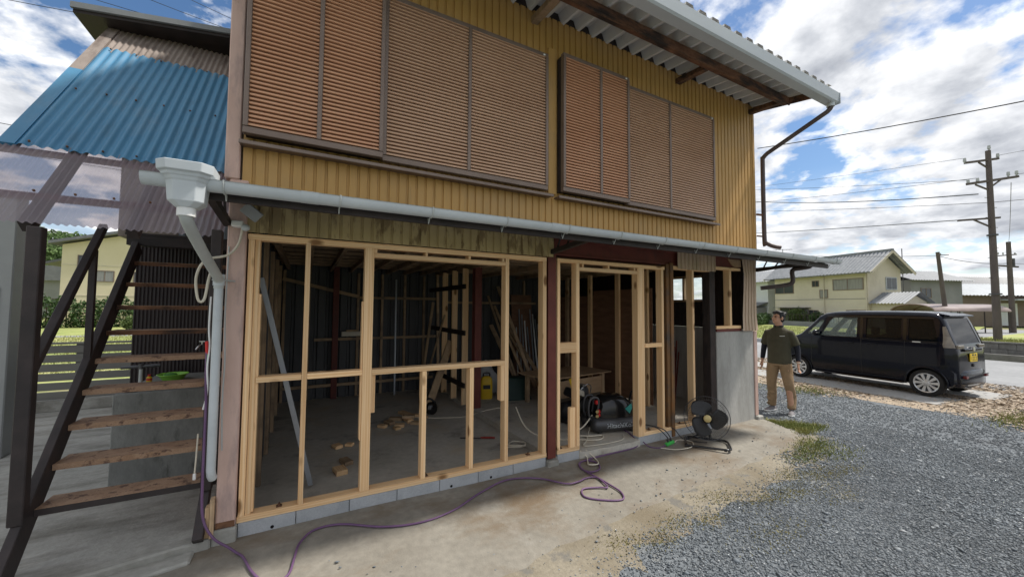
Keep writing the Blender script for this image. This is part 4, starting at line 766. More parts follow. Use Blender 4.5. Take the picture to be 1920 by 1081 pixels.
v,f = leaf_mesh(blob_pts(hp_, 42000), 0.75); tag(np_obj('hill_woodland', v, f, mk('woodland_leaf',(0.035,0.075,0.018),(0.10,0.16,0.045),rough=0.7,scale=0.15)), 'far wooded hillside behind the cream house', 'woodland', kind='stuff')

# ================================================================== things in the workshop
def offcut(x, y, rz, L_, w_, h_, z=-0.075, lab=None, tilt=0):
    b = MB(); b.box(-w_/2,w_/2,-h_/2,h_/2,-L_/2,L_/2); o = b.build('timber_offcut', MT['pine'] if random.random() < .6 else MT['pine_old'], bevel=0.002)
    o.rotation_euler = Euler((R(90), tilt, rz)); o.location = (x,y,z+h_/2+0.001)
    M_ = Matrix.Rotation(rz,4,'Z')@Matrix.Rotation(R(90),4,'X')@Matrix.Rotation(0,4,'Y'); M_.translation = (x,y,z+h_/2+0.001); 
    # long axis lies flat; height along world z
    Rm = Matrix(((math.cos(rz),0,-math.sin(rz)),(math.sin(rz),0,math.cos(rz)),(0,-1,0))).to_4x4(); Rm.translation = (x,y,z+h_/2+0.002); o.matrix_world = Rm
    return tag(o, lab or 'small pine offcut in the heap on the left bay floor', 'offcut', 'pine offcuts on the workshop floor' if not lab else None)
for (x,y,r_,l,w_,h_,z) in [(1.17,2.34,0.4,0.16,0.09,0.045,0),(1.28,2.14,1.2,0.13,0.09,0.04,0),(1.45,2.35,0.1,0.22,0.09,0.045,0),(1.52,2.16,0.9,0.14,0.09,0.04,0),(1.49,2.71,0.3,0.30,0.10,0.04,0),(1.60,2.54,1.3,0.18,0.09,0.04,0),(1.05,2.22,0.7,0.12,0.08,0.04,0),(1.30,2.49,1.0,0.2,0.09,0.045,0),(1.46,2.36,1.2,0.18,0.09,0.04,0.048),(1.22,2.05,0.2,0.1,0.08,0.03,0),(1.70,2.40,0.6,0.12,0.08,0.04,0)]:
    offcut(x,y,r_,l,w_,h_,-0.075+z)
offcut(0.42,1.65,0.4,0.11,0.09,0.04,lab='smaller left pine offcut of the pair behind the second stud'); offcut(0.56,1.66,1.0,0.09,0.07,0.03,lab='smaller right pine offcut of the pair behind the second stud')
offcut(0.47,1.10,0.3,0.17,0.09,0.04,lab='brown timber offcut lying second nearest the sill'); offcut(0.39,0.86,0.2,0.16,0.11,0.05,lab='brown block offcut lying nearest the sill beside the aluminium bar')
b = MB(); b.box(-0.022,0.022,-0.012,0.012,-1.0,1.0); mp_ = b.build('aluminium_bar', MT['alu'], bevel=0.002)
p0, p1 = Vector((0.12,0.62,-0.07)), Vector((-0.335,0.42,1.93)); z_ = (p1-p0).normalized(); y_ = Vector((0,1,0)); y_ = (y_-z_*y_.dot(z_)).normalized(); x_ = y_.cross(z_); M_ = Matrix((x_,y_,z_)).transposed().to_4x4(); M_.translation = (p0+p1)/2; mp_.matrix_world = M_
tag(mp_, 'long grey aluminium bar leaning on the left edge stud', 'bar')
def lean(name, p0, p1, wd, dp, mat, label, cat='board', ref=(0,1,0), group=None): return tag(timber(name, p0, p1, wd, dp, None, mat, ref), label, cat, group)
lean('leaning_board', (1.95,3.0,-0.072), (2.43,3.25,1.02), 0.13, 0.03, MT['pine_old'], 'pale board propped against the inner partition uprights')
lean('leaning_batten', (1.9,3.4,-0.072), (2.42,3.6,1.5), 0.03, 0.03, MT['pine_old'], 'thin dark batten leaning on the inner partition')
lean('leaning_batten', (2.1,4.1,-0.072), (2.4,4.3,1.75), 0.05, 0.03, MT['pine_old'], 'thin pale batten in the back corner left of the partition')
lean('grey_rod', (1.62,4.2,-0.07), (1.66,4.42,2.2), 0.03, 0.03, MT['alu'], 'thin grey rod standing upright at the dark back wall', 'rod')
for i,(x0,x1,w_) in enumerate(((3.95,3.78,0.10),(4.12,3.86,0.06),(4.22,3.95,0.08),(4.30,3.98,0.05),(3.82,3.70,0.05),(4.42,4.2,0.09))):
    lean('leaning_board', (x0,3.3-0.06*i,0.001), (x1,4.38,1.25+0.22*((i*2)%5)), w_, 0.025, MT['pine_old'] if i%2 else MT['joist'], ('broad','narrow','second broad','thin right hand','thin left hand','short dark')[i]+' board in the stack leaning at the right bay back wall', 'board', (0,1,0), None)
b = MB(); b.box(-0.2,0.2,-0.05,0.05,0,0.085); o = b.build('cream_box', MT['cream'], bevel=0.004); o.location = (0.86,BD-0.16,1.085); tag(o, 'flat cream box on the back wall ledge', 'box')
b = MB(); b.box(-0.1,0.1,-0.03,0.03,0,0.03); o = b.build('small_board', MT['pine_old']); o.location = (0.84,BD-0.15,1.172); tag(o, 'small scrap of wood on the cream box', 'offcut')
# black power tool on the floor
tl = thing('black_circular_saw', 'black round power tool on the floor beside the leaning board', 'tool', (1.86,2.52,-0.075))
b = MB(); b.lathe([(0.001,-0.05),(0.08,-0.05),(0.1,-0.03),(0.1,0.03),(0.07,0.05),(0.001,0.05)],18,Matrix.Translation((0,0,0.11))@Matrix.Rotation(R(80),4,'X')@Matrix.Rotation(R(25),4,'Y')); b.build('blade_guard', MT['blackgloss'], tl, smooth=40)
b = MB(); b.tube(smooth_path([(-0.07,0.03,0.14),(-0.10,0.06,0.22),(0.0,0.08,0.24),(0.08,0.06,0.17)],4),0.018,8); b.build('handle', MT['black'], tl, smooth=60)
b = MB(); b.cyl((0,0.05,0.11),(0.02,0.17,0.10),0.05,n=14); b.build('motor', MT['gunmetal'], tl, smooth=40)
hb = thing('red_handled_saw', 'hand saw with dark red handle lying on the left bay floor', 'saw', (2.06,1.16,-0.075), R(-28))
b = MB(); b.box(-0.22,0.06,-0.018,0.018,0.012,0.016); b.build('blade', MT['gunmetal'], hb); b = MB(); b.tube([(0.05,0,0.018),(0.1,0,0.02),(0.2,0,0.02),(0.24,0,0.018)],[0.01,0.014,0.014,0.011],8); b.build('handle', mk('dark_red_grip',(0.25,0.03,0.02),(0.32,0.05,0.035),rough=0.5), hb, smooth=60)
# plastic sheet heap, yellow tank, green cases
tb = MB(); nx = 26
def tarpz(u,v_): return max(0.02, 0.52*math.exp(-((u-0.5)/0.28)**2-((v_-0.55)/0.35)**2)+0.05*math.sin(11*u+3*v_)+0.04*math.sin(17*v_-5*u))
tb.add([(2.75+0.95*i/nx, 3.0+0.75*j/nx, 0.02+tarpz(i/nx,j/nx)) for i in range(nx+1) for j in range(nx+1)], [(i*(nx+1)+j,(i+1)*(nx+1)+j,(i+1)*(nx+1)+j+1,i*(nx+1)+j+1) for i in range(nx) for j in range(nx)])
tag(tb.build('crumpled_plastic_sheet', MT['tarp']), 'crumpled grey plastic sheet heaped behind the yellow tank', 'plastic sheet')
yt = thing('yellow_jerrycan', 'yellow and black canister in front of the plastic sheet', 'canister', (2.98,2.86,0.0), R(-20))
b = MB(); b.loft([[(0.11*math.copysign(abs(math.cos(a))**0.5,math.cos(a))*s_,0.08*math.copysign(abs(math.sin(a))**0.5,math.sin(a))*s_,z) for a in np.linspace(0,2*math.pi,20)[:-1]] for z,s_ in ((0,0.9),(0.02,1),(0.30,1),(0.36,0.9),(0.40,0.55))]); b.build('body', MT['yellow'], yt, smooth=50)
b = MB(); b.obox((0,-0.084,0.22),(0.13,0.01,0.07)); b.build('black_panel', MT['black'], yt); b = MB(); b.tube(smooth_path([(-0.05,0,0.38),(-0.05,0,0.45),(0.05,0,0.45),(0.05,0,0.38)],4),0.014,8); b.build('handle', MT['black'], yt)
gc = thing('dark_green_case', 'dark green case standing left of the yellow canister', 'case', (2.76,2.88,0.0), R(-15))
b = MB(); b.box(-0.09,0.09,-0.07,0.07,0,0.36); b.build('body', MT['dkgreen'], gc, bevel=0.02); b = MB(); b.tube(smooth_path([(-0.05,0,0.36),(-0.04,0,0.41),(0.04,0,0.41),(0.05,0,0.36)],4),0.01,8); b.build('handle', MT['black'], gc); b = MB(); b.box(-0.092,0.092,-0.074,0.072,0.25,0.265); b.build('lid_seam', MT['black'], gc)
gb = thing('dark_green_bin', 'dark green tapered bin lying right of the yellow canister', 'bin', (3.42,2.55,0.0), R(-12))
b = MB(); b.loft([[(-0.27,-0.10,0),(0.27,-0.10,0),(0.27,0.16,0),(-0.27,0.16,0)],[(-0.19,0.0,0.38),(0.19,0.0,0.38),(0.19,0.16,0.38),(-0.19,0.16,0.38)]]); b.build('body', MT['dkgreen'], gb, bevel=0.012)
b = MB(); b.box(-0.20,0.20,-0.01,0.17,0.381,0.395); b.build('rim', MT['dkgreen'], gb, bevel=0.005)
# rack of metal bars, aluminium panel, work table
for i in range(9):
    lean('leaning_metal_bar', (4.15+i*0.075,3.75-0.02*i,0.001), (4.45+i*0.075,4.40,1.25+0.12*((i*3)%4)), 0.03, 0.02, MT['alu'] if i%3 else MT['white'], 'grey metal bar in the bundle leaning behind the middle opening', 'bar', (0,1,0), 'bundle of metal bars')
lean('metal_sheet', (4.95,3.55,0.001), (5.02,4.05,1.55), 0.34, 0.02, mk('blue_grey_panel',(0.16,0.18,0.20),(0.20,0.22,0.24),rough=0.5), 'blue grey panel leaning right of the metal bars', 'panel')
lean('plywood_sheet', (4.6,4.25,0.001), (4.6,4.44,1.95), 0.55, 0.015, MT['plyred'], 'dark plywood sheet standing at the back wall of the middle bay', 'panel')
wt_ = thing('plywood_work_table', 'low plywood work table behind the air compressor', 'table', (4.15,2.05,0.0), R(8))
b = MB(); b.box(-0.75,0.75,-0.42,0.42,0.50,0.518); b.build('table_top', MT['ply'], wt_, bevel=0.002)
for sx in (-0.6,0.6):
    for sy in (-0.33,0.33): b = MB(); b.box(sx-0.03,sx+0.03,sy-0.03,sy+0.03,0.0,0.499); b.build('leg', MT['pine_old'], wt_)
b = MB(); b.box(-0.57,0.57,-0.345,-0.332,0.16,0.44); b.build('front_panel', MT['ply'], wt_)

# air compressor with twin tanks
def compressor(loc, rz, label, text=True):
    r_ = thing('air_compressor', label, 'compressor', loc, rz)
    for yy in (-0.13, 0.13):
        b = MB(); prof = [(0.001,-0.31),(0.035,-0.308),(0.065,-0.29),(0.078,-0.26),(0.078,0.26),(0.065,0.29),(0.035,0.308),(0.001,0.31)]
        b.lathe(prof, 22, Matrix.Translation((0,yy,0.098))@Matrix.Rotation(R(90),4,'Y')); t = b.build('tank', MT['gunmetal'], r_, smooth=40)
        for xx in (-0.2,0.2): b = MB(); b.cyl((xx,yy,0.0),(xx,yy,0.03),0.025,0.02,n=10); b.build('rubber_foot', MT['black'], t)
        if yy < 0 and text:
            cu = bpy.data.curves.new('brand_lettering','FONT'); cu.body = 'HitachiKoki'; cu.size = 0.075; cu.extrude = 0.0008; to = bpy.data.objects.new('tmp', cu); me = bpy.data.meshes.new_from_object(to); bpy.data.objects.remove(to)
            for vtx in me.vertices:       # wrap round the tank
                a_ = -(vtx.co.y-0.025)/0.078; rr = 0.0792+vtx.co.z; vtx.co = Vector((vtx.co.x-0.15, yy-rr*math.cos(a_), 0.098-rr*math.sin(a_)))
            me.materials.append(MT['pvc']); lo = bpy.data.objects.new('brand_lettering', me); C.objects.link(lo); lo.parent = t
    b = MB(); rings = []
    for x, zt, wy in ((-0.20,0.30,0.13),(-0.17,0.37,0.155),(-0.05,0.415,0.165),(0.10,0.41,0.165),(0.20,0.35,0.155),(0.235,0.27,0.13)):
        ring = [(x,-wy,0.17)]; 
        for a in np.linspace(0,math.pi,11): ring.append((x,-wy*math.cos(a) if 0 else -wy*math.copysign(abs(math.cos(a))**0.6,math.cos(a)),0.20+(zt-0.20)*abs(math.sin(a))**0.6))
        ring.append((x,wy,0.17)); rings.append(ring)
    b.loft(rings); bo = b.build('motor_housing', MT['blackgloss'], r_, smooth=40)
    b = MB(); b.add([(0.10,-0.168,0.27),(0.16,-0.166,0.21),(0.195,-0.163,0.27),(0.185,-0.160,0.325)],[(0,1,2,3)]); b.build('teal_decal', MT['teal'], bo)
    b = MB(); b.box(-0.30,0.30,-0.12,0.12,0.165,0.185); b.build('base_plate', MT['black'], r_)
    for sy in (-0.10, 0.03):
        b = MB(); b.tube(smooth_path([(-0.29,sy,0.13),(-0.33,sy,0.24),(-0.31,sy,0.37),(-0.25,sy,0.40),(-0.20,sy,0.36),(-0.22,sy,0.2)],5),0.014,9); b.build('front_handle', MT['gunmetal'], r_, smooth=60)
    b = MB(); b.tube(smooth_path([(0.29,-0.1,0.15),(0.33,-0.1,0.34),(0.30,0,0.42),(0.33,0.1,0.34),(0.29,0.1,0.15)],5),0.014,9); b.build('rear_handle', MT['black'], r_, smooth=60)
    b = MB(); b.obox((-0.21,-0.08,0.34),(0.05,0.05,0.05)); b.build('red_switch', MT['red'], r_, bevel=0.008)
    for z in (0.20,0.25): b = MB(); b.cyl((-0.225,-0.12,z),(-0.25,-0.16,z),0.017,n=12); b.build('air_coupler', MT['gold'], r_, smooth=40)
    for z in (0.205,0.245): b = MB(); b.cyl((-0.205,-0.12,z),(-0.225,-0.125,z),0.022,n=14); b.build('gauge', MT['red'], r_, smooth=40)
    return r_
cmp_ = compressor((3.77,0.50,0.0), R(-14), 'black twin tank air compressor with red switch in the door opening'); cmp_.scale = (1.16,)*3
# older compressor behind
oc = thing('old_air_compressor', 'older black compressor with cream cover and yellow tag behind the newer one', 'compressor', (3.60,1.05,0.0), R(15))
b = MB(); b.lathe([(0.001,-0.33),(0.06,-0.32),(0.12,-0.28),(0.12,0.28),(0.06,0.32),(0.001,0.33)],20,Matrix.Translation((0,0,0.18))@Matrix.Rotation(R(90),4,'Y')); b.build('tank', MT['black'], oc, smooth=40)
b = MB(); b.lathe([(0.001,-0.12),(0.09,-0.11),(0.11,-0.06),(0.11,0.08),(0.07,0.13),(0.001,0.13)],18,Matrix.Translation((0.1,0,0.40))@Matrix.Rotation(R(90),4,'Y')); b.build('pump_motor', MT['gunmetal'], oc, smooth=40)
b = MB(); b.obox((-0.10,-0.03,0.40),(0.22,0.20,0.13),Euler((R(10),R(20),0)).to_matrix()); b.build('cover', MT['black'], oc, bevel=0.03)
b = MB(); b.obox((-0.03,-0.12,0.42),(0.18,0.02,0.09),Euler((R(-20),R(25),0)).to_matrix()); b.build('cream_panel', MT['cream'], oc, bevel=0.008)
b = MB(); b.obox((-0.16,-0.05,0.56),(0.05,0.012,0.15),Euler((0,R(-25),0)).to_matrix()); b.build('yellow_tag', MT['yellow'], oc)
b = MB(); b.tube(smooth_path([(0.0,-0.1,0.46),(0.1,-0.14,0.53),(0.25,-0.1,0.47),(0.3,-0.05,0.36)],5),0.008,8); b.build('copper_pipe', MT['chrome'], oc, smooth=60)
b = MB(); b.cyl((0.02,-0.1,0.52),(0.02,-0.14,0.52),0.025,n=14); b.build('gauge', MT['chrome'], oc)
b = MB(); b.cyl((-0.25,-0.16,0.06),(-0.25,0.16,0.06),0.06,n=18); b.box(0.2,0.24,-0.1,0.1,0,0.1); b.build('wheel', MT['black'], oc, smooth=40)
cable('cream_air_hose', [(3.45,0.5,0.22),(3.2,0.4,0.12),(3.05,0.5,0.03),(3.25,0.35,0.02),(3.45,0.3,0.012),(3.3,0.2,0.012),(3.0,0.35,0.015),(2.75,0.5,0.02),(2.55,0.7,0.12),(2.5,0.9,0.35)], 0.009, MT['cream'], 'cream air hose looping from the compressor to the left', 'hose')
cable('extension_cable', [(3.5,0.55,0.15),(3.35,0.45,0.03),(3.15,0.25,0.012),(3.0,0.12,0.012),(3.2,0.06,0.012),(3.55,0.06,0.012),(3.72,0.2,0.012)], 0.006, MT['cream'], 'cream power cord curling on the door opening floor')
cable('extension_cable', [(2.1,0.55,0.01),(2.3,0.42,0.02),(2.42,0.52,0.02),(2.3,0.62,0.02),(2.2,0.5,0.03),(2.36,0.4,0.03)], 0.009, MT['cream'], 'cream cord coil on the floor behind the red column')
cable('extension_cable', [(1.4,2.6,-0.068),(1.9,2.3,-0.068),(2.3,2.15,-0.06),(2.6,2.1,0.006),(2.9,2.15,0.006)], 0.007, MT['cream'], 'pale cord across the left bay floor towards the red column')
cable('extension_cable', [(2.86,0.02,0.006),(2.92,-0.03,-0.05),(2.86,-0.12,-0.06),(2.80,-0.22,-0.05),(2.90,-0.25,-0.05),(2.99,-0.10,-0.06),(2.95,0.02,0.005)], 0.007, MT['cream'], 'cream cord loop hanging over the concrete edge above the hose coil')
# power strip by the right bay
ps = thing('green_power_block', 'small green power block lying by the right bay blocks', 'power block', (4.16,-0.16,-0.075), R(12))
b = MB(); b.box(-0.09,0.09,-0.022,0.022,0.0,0.04); b.build('body', MT['green'], ps, bevel=0.008)
for xx in (-0.04,0.03): b = MB(); b.cyl((xx,0,0.04),(xx,0.01,0.075),0.014,n=10); b.build('plug', MT['black'], ps)
cable('power_cable', [(3.92,0.35,0.01),(3.95,0.2,0.12),(4.0,0.08,0.13),(4.1,-0.03,0.10),(4.14,-0.13,0.02),(4.13,-0.16,-0.005)], 0.007, MT['black'], 'black cord draped over the sill to the green power block')
cable('power_cable', [(3.98,0.3,0.01),(4.0,0.15,0.11),(4.06,0.05,0.12),(4.18,-0.06,0.08),(4.2,-0.14,0.0)], 0.007, MT['black'], 'second black cord over the sill beside the first')
cable('air_hose', [(3.84,-0.02,-0.03),(3.86,-0.1,-0.07),(3.95,-0.18,-0.074),(4.08,-0.17,-0.06)], 0.007, MT['purple'], 'short purple cord joining the green power block')
cable('extension_cable', [(4.26,-0.16,-0.06),(4.4,-0.1,-0.07),(4.5,-0.22,-0.07),(4.35,-0.34,-0.075),(4.1,-0.32,-0.075),(3.95,-0.2,-0.07)], 0.006, MT['cream'], 'cream cord ring on the apron beside the green power block')
cable('power_cable', [(4.36,0.03,0.08),(4.42,-0.03,0.04),(4.48,-0.1,-0.06),(4.56,-0.25,-0.072),(4.62,-0.36,-0.06)], 0.006, MT['black'], 'thin black cord from the sill to the floor fan')
# floor fan
fn = thing('floor_fan', 'large black three bladed floor fan with wire guard on the apron', 'fan', (4.62,-0.36,-0.085), R(-50)); fn.scale = (1.15,)*3
# local: faces -y, base on the ground
FC = Vector((0,0,0.29)); tl_ = R(-10); FM = Matrix.Translation(FC)@Matrix.Rotation(tl_,4,'X')@Matrix.Rotation(R(90),4,'X')   # local z -> -y
for rr, zf in ((0.235,0.0),(0.20,0.055)):
    b = MB(); b.tube([FM@Vector((rr*math.cos(a),rr*math.sin(a),zf)) for a in np.linspace(0,2*math.pi,49)[:-1]],0.004 if zf == 0 else 0.002,6,True); b.build('guard_ring', MT['gunmetal'], fn, smooth=60)
b = MB()
for i in range(60):
    a = 2*math.pi*i/60; e = [(0.055,0.075),(0.15,0.072),(0.205,0.052),(0.235,0.0)]; b.tube([FM@Vector((r_*math.cos(a),r_*math.sin(a),z)) for r_,z in e],0.0009,3)
    e = [(0.06,-0.08),(0.17,-0.075),(0.235,0.0)]; b.tube([FM@Vector((r_*math.cos(a+0.05),r_*math.sin(a+0.05),z)) for r_,z in e],0.0009,3)
o = b.build('guard_wires', MT['gunmetal'], fn); o['kind'] = 'stuff'
for kk in range(3):
    b = MB(); a0 = R(100+120*kk); g = []; nr, na = 9, 11
    for i in range(nr):
        t = i/(nr-1); r_ = 0.03+0.185*t
        half = R(20+34*math.sin(math.pi*min(1,t*0.8+0.12)))*(1-0.35*max(0,t-0.75)/0.25); off_ = R(26*t)
        for j in range(na):
            u = j/(na-1)*2-1; a = a0+off_+u*half; rr = r_*(1-0.10*u*u*t); g.append(FM@Vector((rr*math.cos(a),rr*math.sin(a),0.005+0.035*u*(1-0.4*t))))
    b.add(g,[(i*na+j,(i+1)*na+j,(i+1)*na+j+1,i*na+j+1) for i in range(nr-1) for j in range(na-1)]); o = b.build('blade', MT['black'], fn, smooth=60); s_ = o.modifiers.new('thick','SOLIDIFY'); s_.thickness = 0.003
b = MB(); b.lathe([(0.001,0.035),(0.03,0.034),(0.042,0.02),(0.042,-0.02),(0.001,-0.02)],20,FM); b.build('hub', MT['black'], fn, smooth=40)
b = MB(); b.lathe([(0.001,0.084),(0.034,0.083),(0.04,0.078),(0.04,0.074),(0.001,0.074)],20,FM); b.build('badge', MT['gold'], fn, smooth=40)
b = MB(); b.lathe([(0.001,-0.21),(0.035,-0.20),(0.06,-0.17),(0.07,-0.10),(0.065,-0.075),(0.001,-0.07)],18,FM); b.build('motor', MT['black'], fn, smooth=40)
b = MB(); b.tube(smooth_path([(-0.20,-0.16,0.016),(0.16,-0.16,0.016),(0.20,-0.14,0.016),(0.22,-0.10,0.016),(0.22,0.10,0.016),(0.20,0.14,0.016),(0.16,0.16,0.016),(-0.16,0.16,0.016),(-0.21,0.13,0.016),(-0.22,0.1,0.016),(-0.22,-0.1,0.016),(-0.215,-0.14,0.016)],3,True),0.012,9,True); b.build('base_frame', MT['blackgloss'], fn, smooth=60)
b = MB(); b.tube(smooth_path([(0.05,0.15,0.02),(0.03,0.15,0.10),(0.0,0.13,0.18),(0,0.09,0.27)],5),0.015,9); b.tube([(-0.21,0.05,0.016),(0.0,0.13,0.1)],0.009,7); b.build('stand', MT['blackgloss'], fn, smooth=60)
for sx in (-0.16,0.16):
    b = MB(); b.cyl((sx,-0.16,0.0),(sx,-0.16,0.012),0.016,n=10); b.build('rubber_foot', MT['black'], fn)
for i in range(4): lean('leaning_red_bar', (5.35+0.05*i,0.75+0.03*i,0.001), (5.62+0.05*i,0.95,0.9+0.1*(i%3)), 0.02, 0.02, MT['redsteel'], 'thin red steel bar in the bunch behind the black post', 'bar', (0,1,0), 'red steel bars behind the black post')

# ================================================================== the car
MT['navy'] = mk('dark_navy_paint', (0.0035,0.0045,0.009), (0.005,0.006,0.012), rough=0.18, scale=2, spec=0.14, coat=0.32, rvar=0.03)
MT['tyre'] = mk('tyre_rubber', (0.012,0.012,0.012), (0.022,0.021,0.02), rough=0.85, scale=12)
MT['rim'] = mk('silver_alloy', (0.55,0.56,0.57), (0.63,0.64,0.65), rough=0.3, metal=0.6, scale=3)
MT['glassclear'] = glassmat('clear_car_glass', (0.55,0.66,0.62), 0.22); MT['glassdark'] = glassmat('privacy_glass', (0.006,0.007,0.008), 0.94)
MT['lampclear'] = mk('clear_tail_lamp', (0.17,0.15,0.125), (0.26,0.23,0.19), rough=0.18, scale=10, spec=0.4, coat=0.2); MT['lampred'] = mk('dark_red_reflector', (0.10,0.012,0.012), (0.14,0.02,0.018), rough=0.25, scale=8)
MT['carint'] = mk('car_interior', (0.035,0.035,0.037), (0.05,0.05,0.052), rough=0.8, scale=4)
MT['plate'] = mk('yellow_plate', (0.72,0.50,0.02), (0.76,0.54,0.03), rough=0.45, scale=3)
car = thing('parked_car', 'dark navy boxy kei wagon with silver wheels parked on concrete strips', 'car', (12.05,-0.68,-0.114), math.atan2(0.997,0.08))
ZT = [(-0.45,0.80),(-0.435,1.00),(-0.395,1.14),(-0.335,1.34),(-0.275,1.54),(-0.235,1.645),(-0.16,1.70),(0.0,1.722),(0.5,1.735),(1.2,1.730),(1.6,1.712),(1.82,1.675),(1.93,1.615),(2.10,1.425),(2.36,1.15),(2.45,1.105),(2.60,1.055),(2.76,0.975),(2.84,0.90),(2.895,0.78),(2.925,0.62)]
def ztop(x): return float(np.interp(x, [q[0] for q in ZT], [q[1] for q in ZT]))
def Wx(x): return float(np.interp(x, [-0.45,-0.43,-0.36,-0.20,0,1.6,2.3,2.6,2.8,2.9,2.925],[0.60,0.655,0.705,0.73,0.7375,0.7375,0.73,0.71,0.66,0.58,0.50]))
def hw(x, z):
    t = np.interp(z, [0.18,0.30,0.55,0.80,1.05,1.15,1.60,1.74],[0.93,0.975,1.0,1.0,0.985,0.965,0.865,0.80]); return Wx(x)*float(t)
def section(x, inset=0.0, zb=0.235, ztoff=0.0):
    zt = ztop(x)-ztoff; pts = [(0.0,zb),(hw(x,zb)*0.85-inset,zb)]; z0 = zb+0.03; r_ = min(0.10, (zt-zb)*0.25)
    for i in range(12):
        z = z0+(zt-r_-z0)*i/11; pts.append((hw(x,z)-inset,z))
    ye = hw(x,zt-r_)-inset
    for a in (22,45,67): pts.append((ye-r_*(1-math.cos(R(a))), zt-r_+r_*math.sin(R(a))))
    pts += [(ye-r_*1.15,zt+0.002),(ye*0.5,zt+0.014),(0.0,zt+0.018)]
    L_ = [(x,y,z) for y,z in pts]; Rr = [(x,-y,z) for y,z in pts[1:-1]][::-1]; return L_+Rr
xs_ = [q[0] for q in ZT]; xs_ = sorted(set(xs_+[-0.20,-0.08,0.25,0.75,1.0,1.4,1.72,2.0,2.2,2.28,2.52,2.68]))
cb_ = MB(); cb_.loft([section(x) for x in xs_])
def eval_mesh(o):
    bpy.context.view_layer.update(); dg_ = bpy.context.evaluated_depsgraph_get(); return bpy.data.meshes.new_from_object(o.evaluated_get(dg_))
def cutter(mb):
    me = mb.mesh('cut'); o = bpy.data.objects.new('cut', me); C.objects.link(o); return o
cutters = []
# cabin cavity
q = MB(); q.loft([section(x, 0.055, 0.42, 0.065) for x in (-0.33,-0.25,-0.1,0.4,1.0,1.5,1.78,1.9,2.1,2.25)]); cutters.append(q)
# wheel arches
for xw in (0.0, 2.425):
    for sgn in (1,-1):
        q = MB(); q.cyl((xw,sgn*0.52,0.275),(xw,sgn*0.85,0.275),0.325,n=36); cutters.append(q)
winF = [(1.15,1.13),(1.90,1.13),(1.71,1.50),(1.64,1.575),(1.15,1.585)]; winR = [(0.37,1.13),(0.98,1.13),(0.98,1.585),(0.37,1.585)]; winQ = [(-0.20,1.13),(0.25,1.13),(0.25,1.58),(-0.12,1.575)]
winA = [(2.00,1.16),(2.21,1.16),(1.92,1.50),(1.82,1.50)]
for poly in (winF, winR, winQ, winA): q = MB(); q.prism(poly, lambda p,a:(p[0],a,p[1]), -0.9, 0.9); cutters.append(q)
q = MB(); q.prism([(-0.54,1.10),(0.54,1.10),(0.48,1.60),(-0.48,1.60)], lambda p,a:(a,p[0],p[1]), -0.7, -0.20); cutters.append(q)
q = MB(); q.prism([(-0.60,1.19),(0.60,1.19),(0.53,1.62),(-0.53,1.62)], lambda p,a:(a,p[0],p[1]), 1.88, 2.6); cutters.append(q)
body = cb_.build('body', MT['navy'], None, smooth=28)
co = []
for q in cutters:
    o = cutter(q); co.append(o); m_ = body.modifiers.new('b','BOOLEAN'); m_.operation = 'DIFFERENCE'; m_.solver = 'EXACT'; m_.object = o
me = eval_mesh(body); body.modifiers.clear(); body.data = me
for o in co: bpy.data.objects.remove(o)
me.polygons.foreach_set('use_smooth',[True]*len(me.polygons)); me.set_sharp_from_angle(angle=R(28)); body.parent = car
def side_patch(poly, off, sgn, n=8):
    """a polygon (x,z) laid on the body side"""
    b = MB(); xs2 = sorted(set([p[0] for p in poly])); vs = [(x, sgn*(hw(x,z)+off), z) for x,z in poly]; b.add(vs,[tuple(range(len(vs)))]); return b
for sgn in (1,-1):
    for poly, mt, nm in ((winF,'glassclear','front_window'),(winR,'glassdark','rear_window'),(winQ,'glassdark','quarter_window'),(winA,'glassclear','corner_window')):
        side_patch([(p[0],p[1]) for p in poly], -0.016, sgn).build(nm, MT[mt], car)
b = MB(); b.add([(-0.405,-0.55,1.09),(-0.405,0.55,1.09),(-0.250,0.49,1.61),(-0.250,-0.49,1.61)],[(0,1,2,3)]); rg = b.build('rear_glass', MT['glassdark'], car)
b = MB(); b.add([(2.325,-0.62,1.17),(2.325,0.62,1.17),(1.935,0.55,1.595),(1.935,-0.55,1.595)],[(0,1,2,3)]); b.build('windscreen', MT['glassclear'], car)
